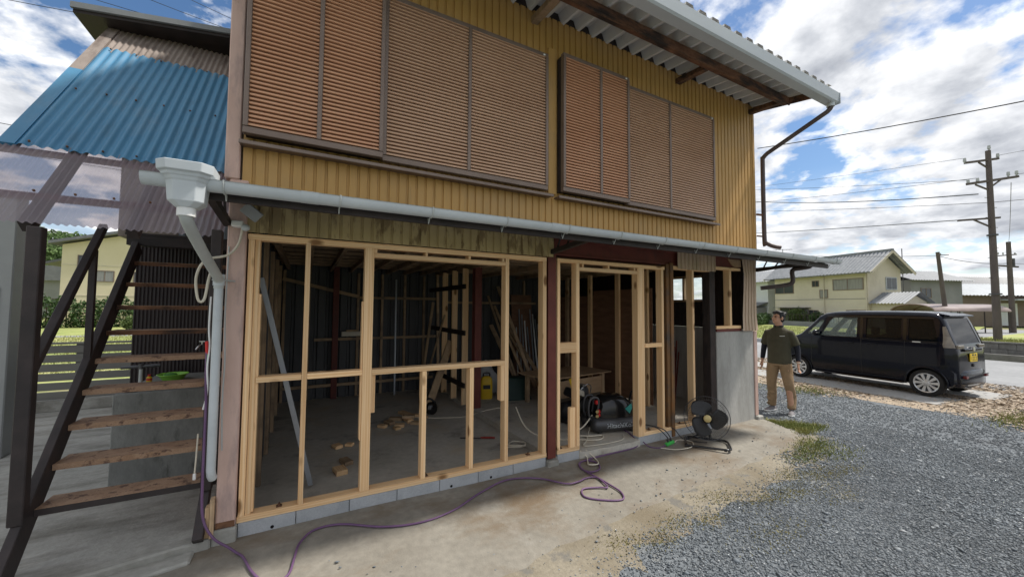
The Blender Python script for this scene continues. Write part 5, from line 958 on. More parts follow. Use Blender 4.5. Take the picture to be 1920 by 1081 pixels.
# seams, mouldings, handles
def strip(name, pts, wd, mat, sgn, off=0.002):
    b = MB(); up_ = []
    for x,z in pts: up_.append((x,z))
    vs = []; n = len(up_)
    for i,(x,z) in enumerate(up_):
        a_ = up_[max(i-1,0)]; c_ = up_[min(i+1,n-1)]; dx, dz = c_[0]-a_[0], c_[1]-a_[1]; l = math.hypot(dx,dz) or 1; nx_, nz_ = -dz/l*wd/2, dx/l*wd/2
        for s2 in (1,-1): xx, z2 = x+nx_*s2, z+nz_*s2; vs.append((xx, sgn*(hw(xx,z2)+off), z2))
    b.add(vs,[(2*i,2*i+1,2*i+3,2*i+2) for i in range(n-1)]); return b.build(name, mat, car)
for sgn in (1,-1):
    dz = lambda x,z0,z1,k=9: [(x,z0+(z1-z0)*i/k) for i in range(k+1)]
    strip('door_seam', dz(1.065,0.30,1.62,14), 0.008, MT['black'], sgn); strip('door_seam', dz(0.31,0.60,1.62,12), 0.008, MT['black'], sgn); strip('door_seam', dz(2.10,0.36,1.12), 0.008, MT['black'], sgn)
    strip('door_seam', [(x,0.30) for x in np.linspace(0.40,2.05,8)], 0.008, MT['black'], sgn); strip('rail_seam', [(x,1.09) for x in np.linspace(-0.25,1.05,9)], 0.006, MT['black'], sgn)
    strip('window_trim', [(x,1.118) for x in np.linspace(-0.25,2.1,12)], 0.016, MT['blackgloss'], sgn, 0.004); strip('drip_rail', [(x,1.605) for x in np.linspace(-0.14,1.75,10)], 0.03, MT['blackgloss'], sgn, 0.012)
    strip('pillar_trim', dz(1.065,1.13,1.59), 0.055, MT['blackgloss'], sgn, 0.003); strip('pillar_trim', dz(0.31,1.13,1.585), 0.06, MT['blackgloss'], sgn, 0.003)
    strip('side_crease', [(x,0.66) for x in np.linspace(-0.42,-0.02,5)], 0.010, MT['blackgloss'], sgn, 0.006)
    for xh in (1.30, 0.86):
        b = MB(); y = hw(xh,1.0)*sgn; b.tube(smooth_path([(xh-0.09,y+0.004*sgn,0.995),(xh-0.06,y+0.03*sgn,1.0),(xh+0.06,y+0.03*sgn,1.0),(xh+0.09,y+0.004*sgn,0.995)],4),0.012,8); b.build('door_handle', MT['navy'], car, smooth=60)
    b = MB(); b.obox((0.12,sgn*(hw(0.12,1.13)+0.006),1.105),(0.13,0.012,0.022)); b.build('slide_rail_badge', MT['chrome'], car)
    # mirror
    b = MB(); b.ell((1.93,sgn*0.84,1.19),(0.065,0.105,0.075),14,8); mr_ = b.build('mirror', MT['navy'], car, smooth=60); b = MB(); b.bar((1.97,sgn*0.69,1.13),(1.94,sgn*0.78,1.16),0.05,0.03); b.build('mirror_arm', MT['black'], mr_)
    b = MB(); b.obox((1.925,sgn*0.86,1.195),(0.135,0.10,0.012)); b.build('mirror_strip', MT['chrome'], mr_)
    # tail lamp: tall corner lens with a foot turning onto the tailgate
    b = MB(); col = []
    for z,x0,x1 in ((1.02,-0.425,-0.27),(1.08,-0.415,-0.26),(1.14,-0.395,-0.265),(1.26,-0.358,-0.265),(1.38,-0.322,-0.255),(1.44,-0.302,-0.255)):
        col.append([(x0,sgn*(hw(x0,z)+0.008),z),((x0+x1)/2,sgn*(hw((x0+x1)/2,z)+0.012),z),(x1,sgn*(hw(x1,z)+0.006),z)])
    b.add([p for r_ in col for p in r_],[(i*3+j,i*3+j+1,(i+1)*3+j+1,(i+1)*3+j) for i in range(5) for j in range(2)]); tlp = b.build('tail_lamp', MT['lampclear'], car, smooth=40)
    b = MB(); b.box(-0.455,-0.41,min(sgn*0.36,sgn*0.62),max(sgn*0.36,sgn*0.62),1.005,1.075); b.build('lamp_foot', MT['lampclear'], tlp, bevel=0.01)
    b = MB(); b.box(-0.512,-0.45,min(sgn*0.42,sgn*0.52),max(sgn*0.42,sgn*0.52),0.42,0.47); b.build('reflector', MT['lampred'], car, bevel=0.005)
    # head lamp
    b = MB(); b.ell((2.80,sgn*0.54,0.84),(0.11,0.11,0.075)); b.build('headlight', MT['lampclear'], car, smooth=60)
    for xw in (0.0,2.425):
        b = MB(); b.lathe([(0.31,-0.02),(0.335,0.0),(0.335,0.012),(0.318,0.018),(0.31,0.018)],36,Matrix.Translation((xw,sgn*0.725,0.275))@Matrix.Rotation(R(-90*sgn),4,'X')); 
        b.v = [p if p[2] > 0.22 else (p[0],p[1],0.22) for p in b.v]; b.build('arch_lip', MT['navy'], car, smooth=40)
# rear bumper, garnish, spoiler, plate
b = MB(); rings = []
for y in np.linspace(-0.70,0.70,15):
    t = abs(y)/0.70; xo = -0.505+0.11*t**3; rings.append([(xo+0.04,y,0.26),(xo,y,0.30),(xo-0.004,y,0.52),(xo+0.03,y,0.575),(-0.30,y,0.575),(-0.30,y,0.26)])
b.loft(rings); b.build('rear_bumper', MT['navy'], car, smooth=40)
b = MB(); b.box(-0.511,-0.506,-0.55,0.55,0.475,0.487); b.build('bumper_line', MT['black'], car)
b = MB(); b.loft([[(-0.18,y,1.705),(-0.33,y,1.668),(-0.345,y,1.650),(-0.32,y,1.642),(-0.18,y,1.668)] for y in np.linspace(-0.56,0.56,5)]); b.build('roof_spoiler', MT['navy'], car, bevel=0.008)
b = MB(); b.box(-0.475,-0.43,-0.40,0.40,0.945,1.0); b.build('tailgate_garnish', MT['blackgloss'], car, bevel=0.01)
b = MB(); b.cyl((-0.45,0,0.985),(-0.482,0,0.987),0.045,n=18); b.build('badge', MT['chrome'], car, smooth=40)
b = MB(); b.box(-0.472,-0.455,-0.165,0.165,0.735,0.90); pl = b.build('number_plate', MT['plate'], car, bevel=0.004)
b = MB(); 
for y0,y1,z0,z1 in ((0.03,0.10,0.855,0.885),(-0.09,-0.01,0.855,0.885)): b.box(-0.4735,-0.4725,-y1,-y0,z0,z1)
for i,(y0,wd) in enumerate(((0.115,0.03),(0.05,0.05),(-0.02,0.05),(-0.10,0.05))): 
    b.box(-0.4735,-0.4725,y0-wd,y0,0.76,0.77); b.box(-0.4735,-0.4725,y0-wd,y0,0.825,0.835); b.box(-0.4735,-0.4725,y0-0.012,y0,0.771,0.824)
b.build('plate_marks', MT['dkgreen'], pl)
b = MB(); b.cyl((-0.45,0.0,0.66),(-0.47,0,0.66),0.03,n=14); b.build('tailgate_handle', MT['black'], car)
b = MB(); b.box(-0.30,2.7,-0.60,0.60,0.215,0.25); b.build('underbody', MT['black'], car)
b = MB(); b.box(0.36,2.06,-0.69,0.69,0.20,0.245); b.build('sill_skirt', MT['navy'], car, bevel=0.02)
b = MB(); b.cyl((-0.40,0.28,0.22),(-0.50,0.28,0.22),0.025,n=12); b.build('exhaust', MT['chrome'], car)
# seats and wheel inside
for sx,sy in ((1.25,0.33),(1.25,-0.33),(0.45,0.33),(0.45,-0.33)):
    b = MB(); b.obox((sx+0.02,sy,0.62),(0.46,0.46,0.16)); b.obox((sx-0.23,sy,0.93),(0.14,0.44,0.52),Euler((0,R(-12),0)).to_matrix()); b.obox((sx-0.30,sy,1.28),(0.09,0.24,0.16)); b.build('seat', MT['carint'], car, bevel=0.03)
b = MB(); b.tube([(1.72+0.05*math.cos(a),-0.33+0.17*math.sin(a),1.10+0.16*math.cos(a)) for a in np.linspace(0,6.283,25)[:-1]],0.014,7,True); b.build('steering_wheel', MT['carint'], car); b = MB(); b.box(1.86,2.2,-0.62,0.62,0.80,1.08); b.build('dashboard', MT['carint'], car, bevel=0.04)
# wheels
def car_wheel(x, y, sgn):
    r_ = part_empty('wheel', car, (x,y,0.275)); A = Matrix.Rotation(R(-90*sgn),4,'X')   # local z -> outward
    b = MB(); b.lathe([(0.192,-0.085),(0.205,-0.09),(0.255,-0.085),(0.272,-0.06),(0.275,-0.03),(0.275,0.03),(0.272,0.06),(0.255,0.085),(0.205,0.088),(0.192,0.075)],40,A); b.build('tyre', MT['tyre'], r_, smooth=40)
    b = MB(); b.lathe([(0.001,0.02),(0.165,0.02),(0.172,0.04),(0.18,0.07),(0.196,0.080),(0.196,0.070),(0.185,-0.06)],40,A); b.build('rim', MT['gunmetal'], r_, smooth=40)
    b = MB(); b.lathe([(0.172,0.058),(0.178,0.078),(0.192,0.084),(0.199,0.080),(0.199,0.070)],40,A)
    for i in range(10):
        a = 2*math.pi*i/10; w0, w1 = 0.016, 0.033
        ca, sa = math.cos(a), math.sin(a)
        def pt(r__,t,z): return A@Vector((r__*ca-t*sa, r__*sa+t*ca, z))
        b.add([pt(0.045,-w0,0.076),pt(0.045,w0,0.076),pt(0.178,w1,0.078),pt(0.178,-w1*0.6,0.078),pt(0.045,-w0,0.03),pt(0.045,w0,0.03),pt(0.178,w1,0.03),pt(0.178,-w1*0.6,0.03)],[(0,1,2,3),(0,4,5,1),(1,5,6,2),(2,6,7,3),(3,7,4,0)])
    b.lathe([(0.001,0.086),(0.03,0.085),(0.052,0.078),(0.055,0.03)],24,A); b.build('wheel_cover', MT['rim'], r_, smooth=35)
for xw in (0.0,2.425):
    for sgn in (1,-1): car_wheel(xw, sgn*0.645, sgn)

# ================================================================== the man by the corner
def voxel(mb, vs, it=4, fac=0.5):
    me = mb.mesh('tmp'); o = bpy.data.objects.new('tmp', me); C.objects.link(o); m_ = o.modifiers.new('r','REMESH'); m_.mode = 'VOXEL'; m_.voxel_size = vs
    s_ = o.modifiers.new('s','SMOOTH'); s_.iterations = it; s_.factor = fac; me2 = eval_mesh(o); bpy.data.objects.remove(o); me2.polygons.foreach_set('use_smooth',[True]*len(me2.polygons)); return me2
def put(name, me, mat, parent):
    me.materials.clear(); me.materials.append(mat); o = bpy.data.objects.new(name, me); C.objects.link(o); o.parent = parent; return o
def oval(c, rx, ry, n=18, tx=0.0): return [(c[0]+rx*math.cos(2*math.pi*i/n), c[1]+ry*math.sin(2*math.pi*i/n), c[2]+tx*rx*math.cos(2*math.pi*i/n)) for i in range(n)]
def limb(mb, pts, radii, n=14):
    mb.tube([Vector(p) for p in smooth_path(pts,5)], [float(q) for q in np.interp(np.linspace(0,len(radii)-1,(len(pts)-1)*5+1), range(len(radii)), radii)], n)
MT['skin'] = mk('skin', (0.46,0.25,0.16), (0.53,0.30,0.20), rough=0.5, scale=8); MT['hair'] = mk('black_grey_hair', (0.010,0.010,0.011), (0.035,0.034,0.034), rough=0.55, scale=40, stretch=(1,1,0.3), bump=0.6, bscale=120)
MT['olive'] = mk('olive_polo', (0.052,0.048,0.029), (0.070,0.064,0.040), rough=0.85, scale=6, bump=0.9, bscale=14); MT['khakicloth'] = mk('khaki_trousers', (0.225,0.150,0.082), (0.285,0.195,0.112), rough=0.9, scale=6, bump=1.0, bscale=13)
MT['navycloth'] = mk('navy_undershirt', (0.008,0.009,0.016), (0.014,0.016,0.025), rough=0.8, scale=8); MT['shoe'] = mk('grey_trainer', (0.14,0.13,0.135), (0.20,0.19,0.20), rough=0.75, scale=20)
man = thing('person', 'man in olive polo over navy sleeves and khaki trousers looking up at the workshop', 'person', (7.37,0.15,-0.126), R(-80))
# local: faces -y, his left is +x
shl, elb, wri = Vector((0.175,0.01,1.365)), Vector((0.255,0.045,1.10)), Vector((0.285,-0.035,0.865))
shr, elr, wrr = Vector((-0.175,0.01,1.365)), Vector((-0.25,0.06,1.10)), Vector((-0.275,0.03,0.865))
hipL, kneL, ankL = (0.095,0.0,0.90), (0.15,-0.065,0.49), (0.175,-0.05,0.09); hipR, kneR, ankR = (-0.095,0.0,0.90), (-0.12,-0.025,0.49), (-0.135,0.02,0.09)
HD = Matrix.Translation((0,-0.015,1.625))@Matrix.Rotation(R(-28),4,'Z')@Matrix.Rotation(R(-12),4,'X')   # turned to his right, chin up
bd = MB()
bd.loft([oval((0,0.0,0.86),0.12,0.09),oval((0,0,0.95),0.145,0.10),oval((0,0,1.12),0.135,0.095),oval((0,0,1.30),0.155,0.105),oval((0,0.01,1.42),0.13,0.075),oval((0,0.01,1.47),0.06,0.055),oval((0,-0.0,1.56),0.055,0.055)])
for h_,k_,a_ in ((hipL,kneL,ankL),(hipR,kneR,ankR)): limb(bd,[h_,k_,a_],[0.075,0.05,0.035])
for s_,e_,w_ in ((shl,elb,wri),(shr,elr,wrr)): limb(bd,[s_,e_,w_],[0.048,0.036,0.026])
# head
def H(x,y,z): return HD@Vector((x,y,z))
bd.ell(H(0,0.01,0.035),(0.073,0.092,0.088),18,12,HD); bd.ell(H(0,-0.022,-0.035),(0.060,0.068,0.070),18,12,HD); bd.ell(H(0,-0.048,-0.085),(0.032,0.034,0.024),12,8,HD)
bd.ell(H(0,-0.092,-0.012),(0.014,0.018,0.022),10,8,HD); bd.ell(H(0,-0.086,0.012),(0.009,0.012,0.03),10,8,HD)
for sx in (-1,1): bd.ell(H(sx*0.076,0.012,-0.005),(0.012,0.022,0.032),10,8,HD); bd.ell(H(sx*0.032,-0.066,-0.018),(0.024,0.020,0.020),10,8,HD)
bd.ell(H(0,-0.086,-0.055),(0.022,0.010,0.008),10,6,HD)
# hands, lightly curled, five fingers
def hand(w_, d_, sx):
    z = (d_).normalized(); x = Vector((0,-1,0)); x = (x-z*x.dot(z)).normalized(); y = z.cross(x)    # x across the palm (thumb side forward)
    M_ = Matrix((x,y,z)).transposed(); P_ = lambda a,b_,c_: w_+M_@Vector((a,b_,c_))
    bd.loft([[P_(0.026*math.cos(t)*s,0.015*math.sin(t)*s2,c_) for t in np.linspace(0,6.283,13)[:-1]] for c_,s,s2 in ((-0.02,0.9,1.3),(0.02,1.2,1.1),(0.06,1.45,1.0),(0.09,1.45,0.85))])
    cu_ = -sx
    for i,(a,l) in enumerate(((0.030,0.070),(0.010,0.078),(-0.010,0.073),(-0.029,0.058))):
        bd.tube([P_(a,0,0.075),P_(a*1.05,0.004*cu_,0.09+l*0.35),P_(a*1.05,0.016*cu_,0.09+l*0.7),P_(a,0.034*cu_,0.09+l*0.95)],[0.0095,0.0092,0.0085,0.007],8)
    bd.tube([P_(0.024,0,0.02),P_(0.046,0.008*cu_,0.05),P_(0.052,0.016*cu_,0.078),P_(0.047,0.024*cu_,0.10)],[0.012,0.011,0.0098,0.008],8)
hand(wri, Vector((0.02,-0.05,-1)), 1); hand(wrr, Vector((-0.01,-0.04,-1)), -1)
put('body', voxel(bd,0.0065,3), MT['skin'], man)
hr = MB(); hr.ell(H(0,0.022,0.055),(0.081,0.096,0.080),18,12,HD); hr.ell(H(0,0.05,-0.005),(0.076,0.066,0.07),16,10,HD); hr.ell(H(0.02,-0.055,0.095),(0.055,0.03,0.03),12,8,HD); hr.ell(H(-0.03,-0.06,0.085),(0.04,0.025,0.028),12,8,HD)
for i in range(26):
    a = random.uniform(0,6.28); hr.ell(H(0.07*math.cos(a),0.02+0.085*math.sin(a),0.075+random.uniform(-.02,.04)),(0.022,0.022,0.02),8,6,HD)
for sx in (-1,1): hr.ell(H(sx*0.07,-0.015,0.02),(0.012,0.02,0.03),8,6,HD)
put('hair', voxel(hr,0.008,1), MT['hair'], man)
for sx in (-1,1):
    b = MB(); b.ell(H(sx*0.031,-0.079,0.004),(0.014,0.007,0.006),10,6,HD); b.build('eye', MT['black'], man, smooth=60)
    b = MB(); b.ell(H(sx*0.032,-0.083,0.024),(0.019,0.005,0.0045),10,6,HD); b.build('eyebrow', MT['hair'], man, smooth=60)
b = MB(); b.ell(H(0,-0.094,-0.055),(0.019,0.004,0.0022),10,6,HD); b.build('mouth', mk('lips',(0.30,0.10,0.08),(0.34,0.12,0.1),rough=0.5), man)
# polo shirt with short sleeves
sh_ = MB(); sh_.loft([oval((0.0,0.0,0.835),0.185,0.128),oval((0,0,0.90),0.185,0.13),oval((0,-0.004,1.02),0.178,0.132),oval((0,-0.004,1.15),0.178,0.130),oval((0,0,1.28),0.182,0.126),oval((0,0.005,1.36),0.180,0.110),oval((0,0.01,1.41),0.158,0.092),oval((0,0.01,1.445),0.115,0.076),oval((0,0.01,1.47),0.075,0.066),oval((0,0.005,1.492),0.068,0.064)])
for s_,e_ in ((shl,elb),(shr,elr)): 
    m_ = s_.lerp(e_,0.78); sh_.tube([s_+Vector((-0.06 if s_.x > 0 else 0.06,0,0.01)),s_+Vector((-0.012 if s_.x > 0 else 0.012,0,0.0)),s_.lerp(e_,0.3),m_],[0.055,0.066,0.067,0.068],16)
for i in range(22):   # soft folds
    z = random.uniform(0.86,1.25); a = random.uniform(3.4,6.0); sh_.ell((0.165*math.cos(a),0.118*math.sin(a),z),(0.045,0.018,0.011),8,6,Euler((0,random.uniform(-.8,.8),a+1.57)).to_matrix())
put('polo_shirt', voxel(sh_,0.011,3), MT['olive'], man)
cl = MB(); cl.tube([(0.068*math.cos(a),0.003+0.062*math.sin(a),1.492+0.012*math.sin(a)) for a in np.linspace(-1.2,4.3,20)],0.013,8); cl.build('collar', MT['navycloth'], man, smooth=60)
b = MB(); b.add([(0.055,-0.1335,1.315),(0.125,-0.112,1.318),(0.125,-0.112,1.326),(0.055,-0.1335,1.323)],[(0,1,2,3)]); b.v = [(x,y-0.008,z) for x,y,z in b.v]; b.build('chest_lettering', MT['white'], man)
for s_,e_,w_ in ((shl,elb,wri),(shr,elr,wrr)):
    sv = MB(); limb(sv,[s_.lerp(e_,0.5),e_,w_.lerp(e_,0.12)],[0.056,0.047,0.036]); put('navy_sleeve', voxel(sv,0.010,3), MT['navycloth'], man)
b = MB(); wv_ = wri.lerp(elb,0.06); b.tube([wv_+Vector((0.032*math.cos(a),0.030*math.sin(a),0.0)) for a in np.linspace(0,6.283,17)[:-1]],0.008,6,True); b.build('wristband', MT['cream'], man, smooth=60)
tr = MB(); tr.loft([oval((0,0.0,0.80),0.155,0.115),oval((0,0,0.88),0.172,0.122),oval((0,0,0.96),0.165,0.115)])
for h_,k_,a_ in ((hipL,kneL,ankL),(hipR,kneR,ankR)):
    limb(tr,[(h_[0]*0.9,h_[1],0.86),(h_[0]*1.12,h_[1]-0.01,0.70),k_,(k_[0]*0.5+a_[0]*0.5,0.02,0.28),(a_[0],a_[1],0.085)],[0.096,0.094,0.074,0.070,0.062],16)
    for i in range(14):
        z = random.uniform(0.09,0.62); a = random.uniform(3.3,6.1); cx_ = float(np.interp(z,[0.09,0.49,0.9],[a_[0],k_[0],h_[0]])); tr.ell((cx_+0.062*math.cos(a),0.0+0.062*math.sin(a),z),(0.042,0.014,0.012),8,6,Euler((0,random.uniform(-.7,.7),a+1.57)).to_matrix())
put('trousers', voxel(tr,0.011,3), MT['khakicloth'], man)
for a_, rz in ((ankL,R(14)),(ankR,R(-16))):
    b = MB(); rings = []
    for y,wd,z1 in ((0.085,0.030,0.07),(0.07,0.038,0.085),(0.02,0.040,0.095),(-0.05,0.045,0.075),(-0.11,0.047,0.055),(-0.16,0.036,0.045),(-0.18,0.018,0.035)): rings.append([(wd*math.cos(t), y, 0.022+ (z1-0.022)*max(0,math.sin(t)) if math.sin(t) >= 0 else 0.022) for t in np.linspace(0,6.283,15)[:-1]])
    b.loft(rings); so_ = MB(); so_.prism([(0.03,0.095),(-0.03,0.095),(-0.042,0.03),(-0.046,-0.09),(-0.04,-0.16),(-0.015,-0.192),(0.015,-0.192),(0.04,-0.16),(0.046,-0.09),(0.042,0.03)], lambda p,a: (p[0],p[1],a), 0.0, 0.024)
    M_ = Matrix.Translation((a_[0],a_[1],0))@Matrix.Rotation(rz,4,'Z')
    for q in (b,so_): q.v = [tuple(M_@Vector(p)) for p in q.v]
    s1 = b.build('shoe', MT['shoe'], man, smooth=50); so_.build('sole', MT['white'], s1, bevel=0.004)

# ================================================================== right background
MT['wood_pole'] = mk('concrete_pole', (0.085,0.07,0.064), (0.12,0.10,0.092), rough=0.85, scale=3, stretch=(1,1,0.3))
MT['bluetin'] = mk('blue_grey_tin_roof', (0.27,0.30,0.33), (0.34,0.37,0.40), rough=0.45, scale=1.5)
MT['brownwall'] = mk('brown_garage_wall', (0.16,0.125,0.10), (0.20,0.16,0.13), rough=0.85, scale=0.6)
def tiled(root, name, p00, p01, p10, p11, mat, pitch=0.36, depth=0.10, over=None):
    """tiled roof plane: ridges run from the eave edge (p00-p01) to the ridge edge (p10-p11)"""
    a, b_, c_, d_ = [Vector(q) for q in (p00,p01,p10,p11)]; nrm = (b_-a).cross(c_-a).normalized()
    if nrm.z < 0: nrm = -nrm
    L_ = (b_-a).length; pr = profile_wave(0, L_, pitch, depth, 5)
    return sheet(pr, lambda q,h: a.lerp(b_,q/L_)+nrm*h, lambda q,h: c_.lerp(d_,q/L_)+nrm*h).build(name, mat, root, smooth=60)
# beige house: local x along the long wall (facing -y), placed so that -y looks to the road
rz_ = math.atan2(13.4-23.5, 50.2-52.9)    # long wall runs from far left corner to near right corner
bh = thing('beige_house', 'beige two storey house with grey tiled gable roof beyond the car', 'house', (52.9,23.5,-0.2), rz_)
Lh, Dh, He, Hr = 10.45, 4.6, 6.0, 7.75
b = MB(); b.prism([(0,0),(Dh,0),(Dh,He),(Dh/2,Hr-0.12),(0,He)], lambda p,a:(a,p[0],p[1]), 0, Lh); b.build('wall', MT['beigewall'], bh)
tiled(bh,'roof',(-0.9,-0.75,He-0.42),(Lh+0.9,-0.75,He-0.42),(-0.9,Dh/2,Hr+0.1),(Lh+0.9,Dh/2,Hr+0.1),MT['tile']); tiled(bh,'roof',(-0.9,Dh+0.75,He-0.42),(Lh+0.9,Dh+0.75,He-0.42),(-0.9,Dh/2,Hr+0.1),(Lh+0.9,Dh/2,Hr+0.1),MT['tile'])
b = MB(); b.box(-0.9,Lh+0.9,Dh/2-0.12,Dh/2+0.12,Hr+0.05,Hr+0.30); b.build('ridge', MT['tile'], bh, bevel=0.05)
for xx in (-0.9, Lh+0.84):
    b = MB(); b.bar((xx,-0.75,He-0.5),(xx,Dh/2,Hr+0.02),0.06,0.22,(0,0,1)); b.bar((xx,Dh+0.75,He-0.5),(xx,Dh/2,Hr+0.02),0.06,0.22,(0,0,1)); b.build('bargeboard', MT['beigewall'], bh)
b = MB(); b.bar((-0.9,-0.70,He-0.44),(Lh+0.9,-0.70,He-0.44),0.12,0.10,(0,0,1)); b.build('gutter', MT['tiledark'], bh)
for xd in (0.1,4.3): b = MB(); b.cyl((Lh-xd,-0.08,0.2),(Lh-xd,-0.08,He-0.4),0.05,n=8); b.build('drainpipe', MT['beigewall'], bh)
b = MB(); b.box(0,Lh+0.01,-0.03,0.0,2.95,3.0); b.build('wall_band', MT['greywall'], bh)
for x,z,wd,hg_,gl in ((1.3,3.75,2.5,1.15,None),(5.2,4.4,0.8,0.7,None),(6.1,3.1,0.9,0.95,'curtain'),(8.6,3.9,3.0,1.2,'curtain'),(4.9,1.0,1.1,0.75,None),(9.0,0.9,1.2,0.9,'curtain'),(2.0,0.25,2.6,1.75,None),(10.0,0.9,0.8,0.9,None)):
    window(bh,(x,0,z),wd,hg_,glass=MT[gl] if gl else None)
b = MB(); b.box(3.0,4.3,-0.12,-0.02,0.25,1.95); b.build('sliding_shutter', MT['curtain'], bh)
b = MB(); b.box(0.5,4.6,-0.9,0.0,2.0,2.06); b.build('canopy', MT['tiledark'], bh); b = MB(); b.box(6.6,7.4,-0.45,-0.1,0.25,0.85); b.build('air_conditioner', MT['whitewall'], bh, bevel=0.03)
# gable end windows and porch (on the +x end)
def endwin(y,z,wd,hg_):
    f_ = MB(); f_.box(Lh-0.02,Lh+0.08,y-wd/2,y+wd/2,z,z+hg_); w_ = f_.build('window', MT['fascia'], bh); p_ = MB(); p_.box(Lh+0.081,Lh+0.09,y-wd/2+0.08,y-0.03,z+0.08,z+hg_-0.08); p_.box(Lh+0.081,Lh+0.09,y+0.03,y+wd/2-0.08,z+0.08,z+hg_-0.08); p_.build('pane', MT['winglass'], w_)
endwin(3.2,3.9,1.5,1.3); endwin(1.2,0.9,0.8,1.0)
b = MB(); b.prism([(0.4,0),(3.6,0),(3.6,2.6),(2.0,3.3),(0.4,2.6)], lambda p,a:(a,p[0],p[1]), Lh+0.01, Lh+2.6); b.build('porch_wall', MT['beigewall'], bh)
tiled(bh,'porch_roof',(Lh+0.05,-0.1,2.42),(Lh+3.1,-0.1,2.42),(Lh+0.05,2.0,3.55),(Lh+3.1,2.0,3.55),MT['tile'],0.28); tiled(bh,'porch_roof',(Lh+0.05,4.1,2.42),(Lh+3.1,4.1,2.42),(Lh+0.05,2.0,3.55),(Lh+3.1,2.0,3.55),MT['tile'],0.28)
b = MB(); b.box(Lh+2.61,Lh+2.66,1.4,2.5,0.1,2.1); b.build('door', MT['brownwall'], bh); b = MB(); b.prism([(Lh+2.6,2.25),(Lh+4.2,2.0),(Lh+4.2,2.06),(Lh+2.6,2.32)], lambda p,a:(p[0],a,p[1]), 0.9, 4.2); b.build('door_canopy', MT['bluetin'], bh)
for yy in (1.0,4.0): b = MB(); b.cyl((Lh+4.1,yy,0),(Lh+4.1,yy,2.0),0.05,n=8); b.build('canopy_post', MT['darksteel'], bh)
# garden railing and shrubs before the house
rl = thing('garden_railing', 'dark low railing and kerb before the beige house', 'fence', (50.4,21.5,-0.2), rz_)
b = MB(); b.box(-1.5,8,-1.2,-1.0,0,0.5); b.build('kerb_wall', MT['greywall'], rl)
for i in range(20): b = MB(); b.box(-1.4+i*0.45,-1.36+i*0.45,-1.12,-1.08,0.5,1.25); b.build('baluster', MT['darksteel'], rl)
b = MB(); b.box(-1.5,8,-1.13,-1.07,1.25,1.30); b.build('top_rail', MT['darksteel'], rl)
def shrub(x,y,r_,lab,mat='leafdark',n=2500,ls=0.09):
    s_ = thing('garden_shrub', lab, 'shrub', (x,y,-0.2)); v,f = leaf_mesh(blob_pts([((0,0,r_),(r_,r_,r_)),((r_*0.5,r_*0.4,r_*0.7),(r_*0.8,r_*0.7,r_*0.7)),((-r_*0.4,r_*0.2,r_*1.3),(r_*0.6,r_*0.6,r_*0.6))],n),ls); np_obj('foliage',v,f,MT[mat],s_)
    b = MB(); b.cyl((0,0,0),(0,0,r_),0.05,0.02,n=6); b.build('stem', MT['bark'], s_)
shrub(49.8,17.6,0.75,'dark round shrub before the beige house windows'); shrub(51.3,20.2,1.0,'taller green shrub beside the beige house canopy','leafmid')
# white shed behind the corner
ws = thing('pale_house', 'pale blue white house between workshop corner and beige house', 'house', (54.5,25.6,-0.2), rz_-R(180))
b = MB(); b.box(-0.5,9,-7,0,0,5.6); b.build('wall', MT['whitewall'], ws); tiled(ws,'roof',(-1.2,0.7,5.4),(9.6,0.7,5.4),(-1.2,-3.5,7.2),(9.6,-3.5,7.2),MT['tile']); tiled(ws,'roof',(-1.2,-7.7,5.4),(9.6,-7.7,5.4),(-1.2,-3.5,7.2),(9.6,-3.5,7.2),MT['tile'])
b = MB(); b.prism([(0.0,2.6),(2.8,1.9),(2.8,2.0),(0,2.75)], lambda p,a:(a,p[0]-0.0,p[1]), -0.5, 4.0); b.build('lean_roof', MT['tiledark'], ws); b = MB(); b.box(-0.3,3.8,0.05,2.0,0,2.0); b.build('lean_wall', MT['greywall'], ws)
window(ws,(3,-7,3.4),1.6,1.1)
v,f = leaf_mesh(blob_pts([((46+i*0.9,22.0+i*0.25,0.55),(0.7,0.6,0.75)) for i in range(6)],5000),0.08); hd = thing('low_hedge','low dark hedge before the pale house','hedge',(0,0,-0.2)); np_obj('foliage',v,f,MT['leafdark'],hd)
b = MB(); [b.cyl((46+i*0.9,22.0+i*0.25,0),(46+i*0.9,22.0+i*0.25,0.7),0.03,n=5) for i in range(6)]; b.build('stem', MT['bark'], hd)
# grey house behind, long roofs on the right
g1 = thing('grey_tile_house', 'grey walled house peeking out behind the beige house gable', 'house', (62,14.0,-0.2), R(-20))
b = MB(); b.box(-2,5,-2,4,0,5.2); b.build('wall', MT['greywall'], g1); tiled(g1,'roof',(-2.7,-2.7,5.1),(5.7,-2.7,5.1),(-2.7,1,6.5),(5.7,1,6.5),MT['tile']); tiled(g1,'roof',(-2.7,4.7,5.1),(5.7,4.7,5.1),(-2.7,1,6.5),(5.7,1,6.5),MT['tile']); window(g1,(0,-2,3.2),1.4,1.1)
dirR = math.atan2(6.2-13.4, 76.3-63.1)
def longhouse(name, label, loc, L_, D_, He_, Hr_, wall, roof, pitch):
    r_ = thing(name, label, 'house', loc, dirR); b = MB(); b.box(0,L_,0,D_,0,He_); b.build('wall', wall, r_)
    tiled(r_,'roof',(-0.6,-0.8,He_-0.15),(L_+0.6,-0.8,He_-0.15),(-0.6 if pitch < 0.5 else 3,D_/2,Hr_),(L_+0.6 if pitch < 0.5 else L_-3,D_/2,Hr_),roof,min(pitch,0.45),0.09); tiled(r_,'roof',(-0.6,D_+0.8,He_-0.15),(L_+0.6,D_+0.8,He_-0.15),(-0.6 if pitch < 0.5 else 3,D_/2,Hr_),(L_+0.6 if pitch < 0.5 else L_-3,D_/2,Hr_),roof,min(pitch,0.45),0.09); return r_
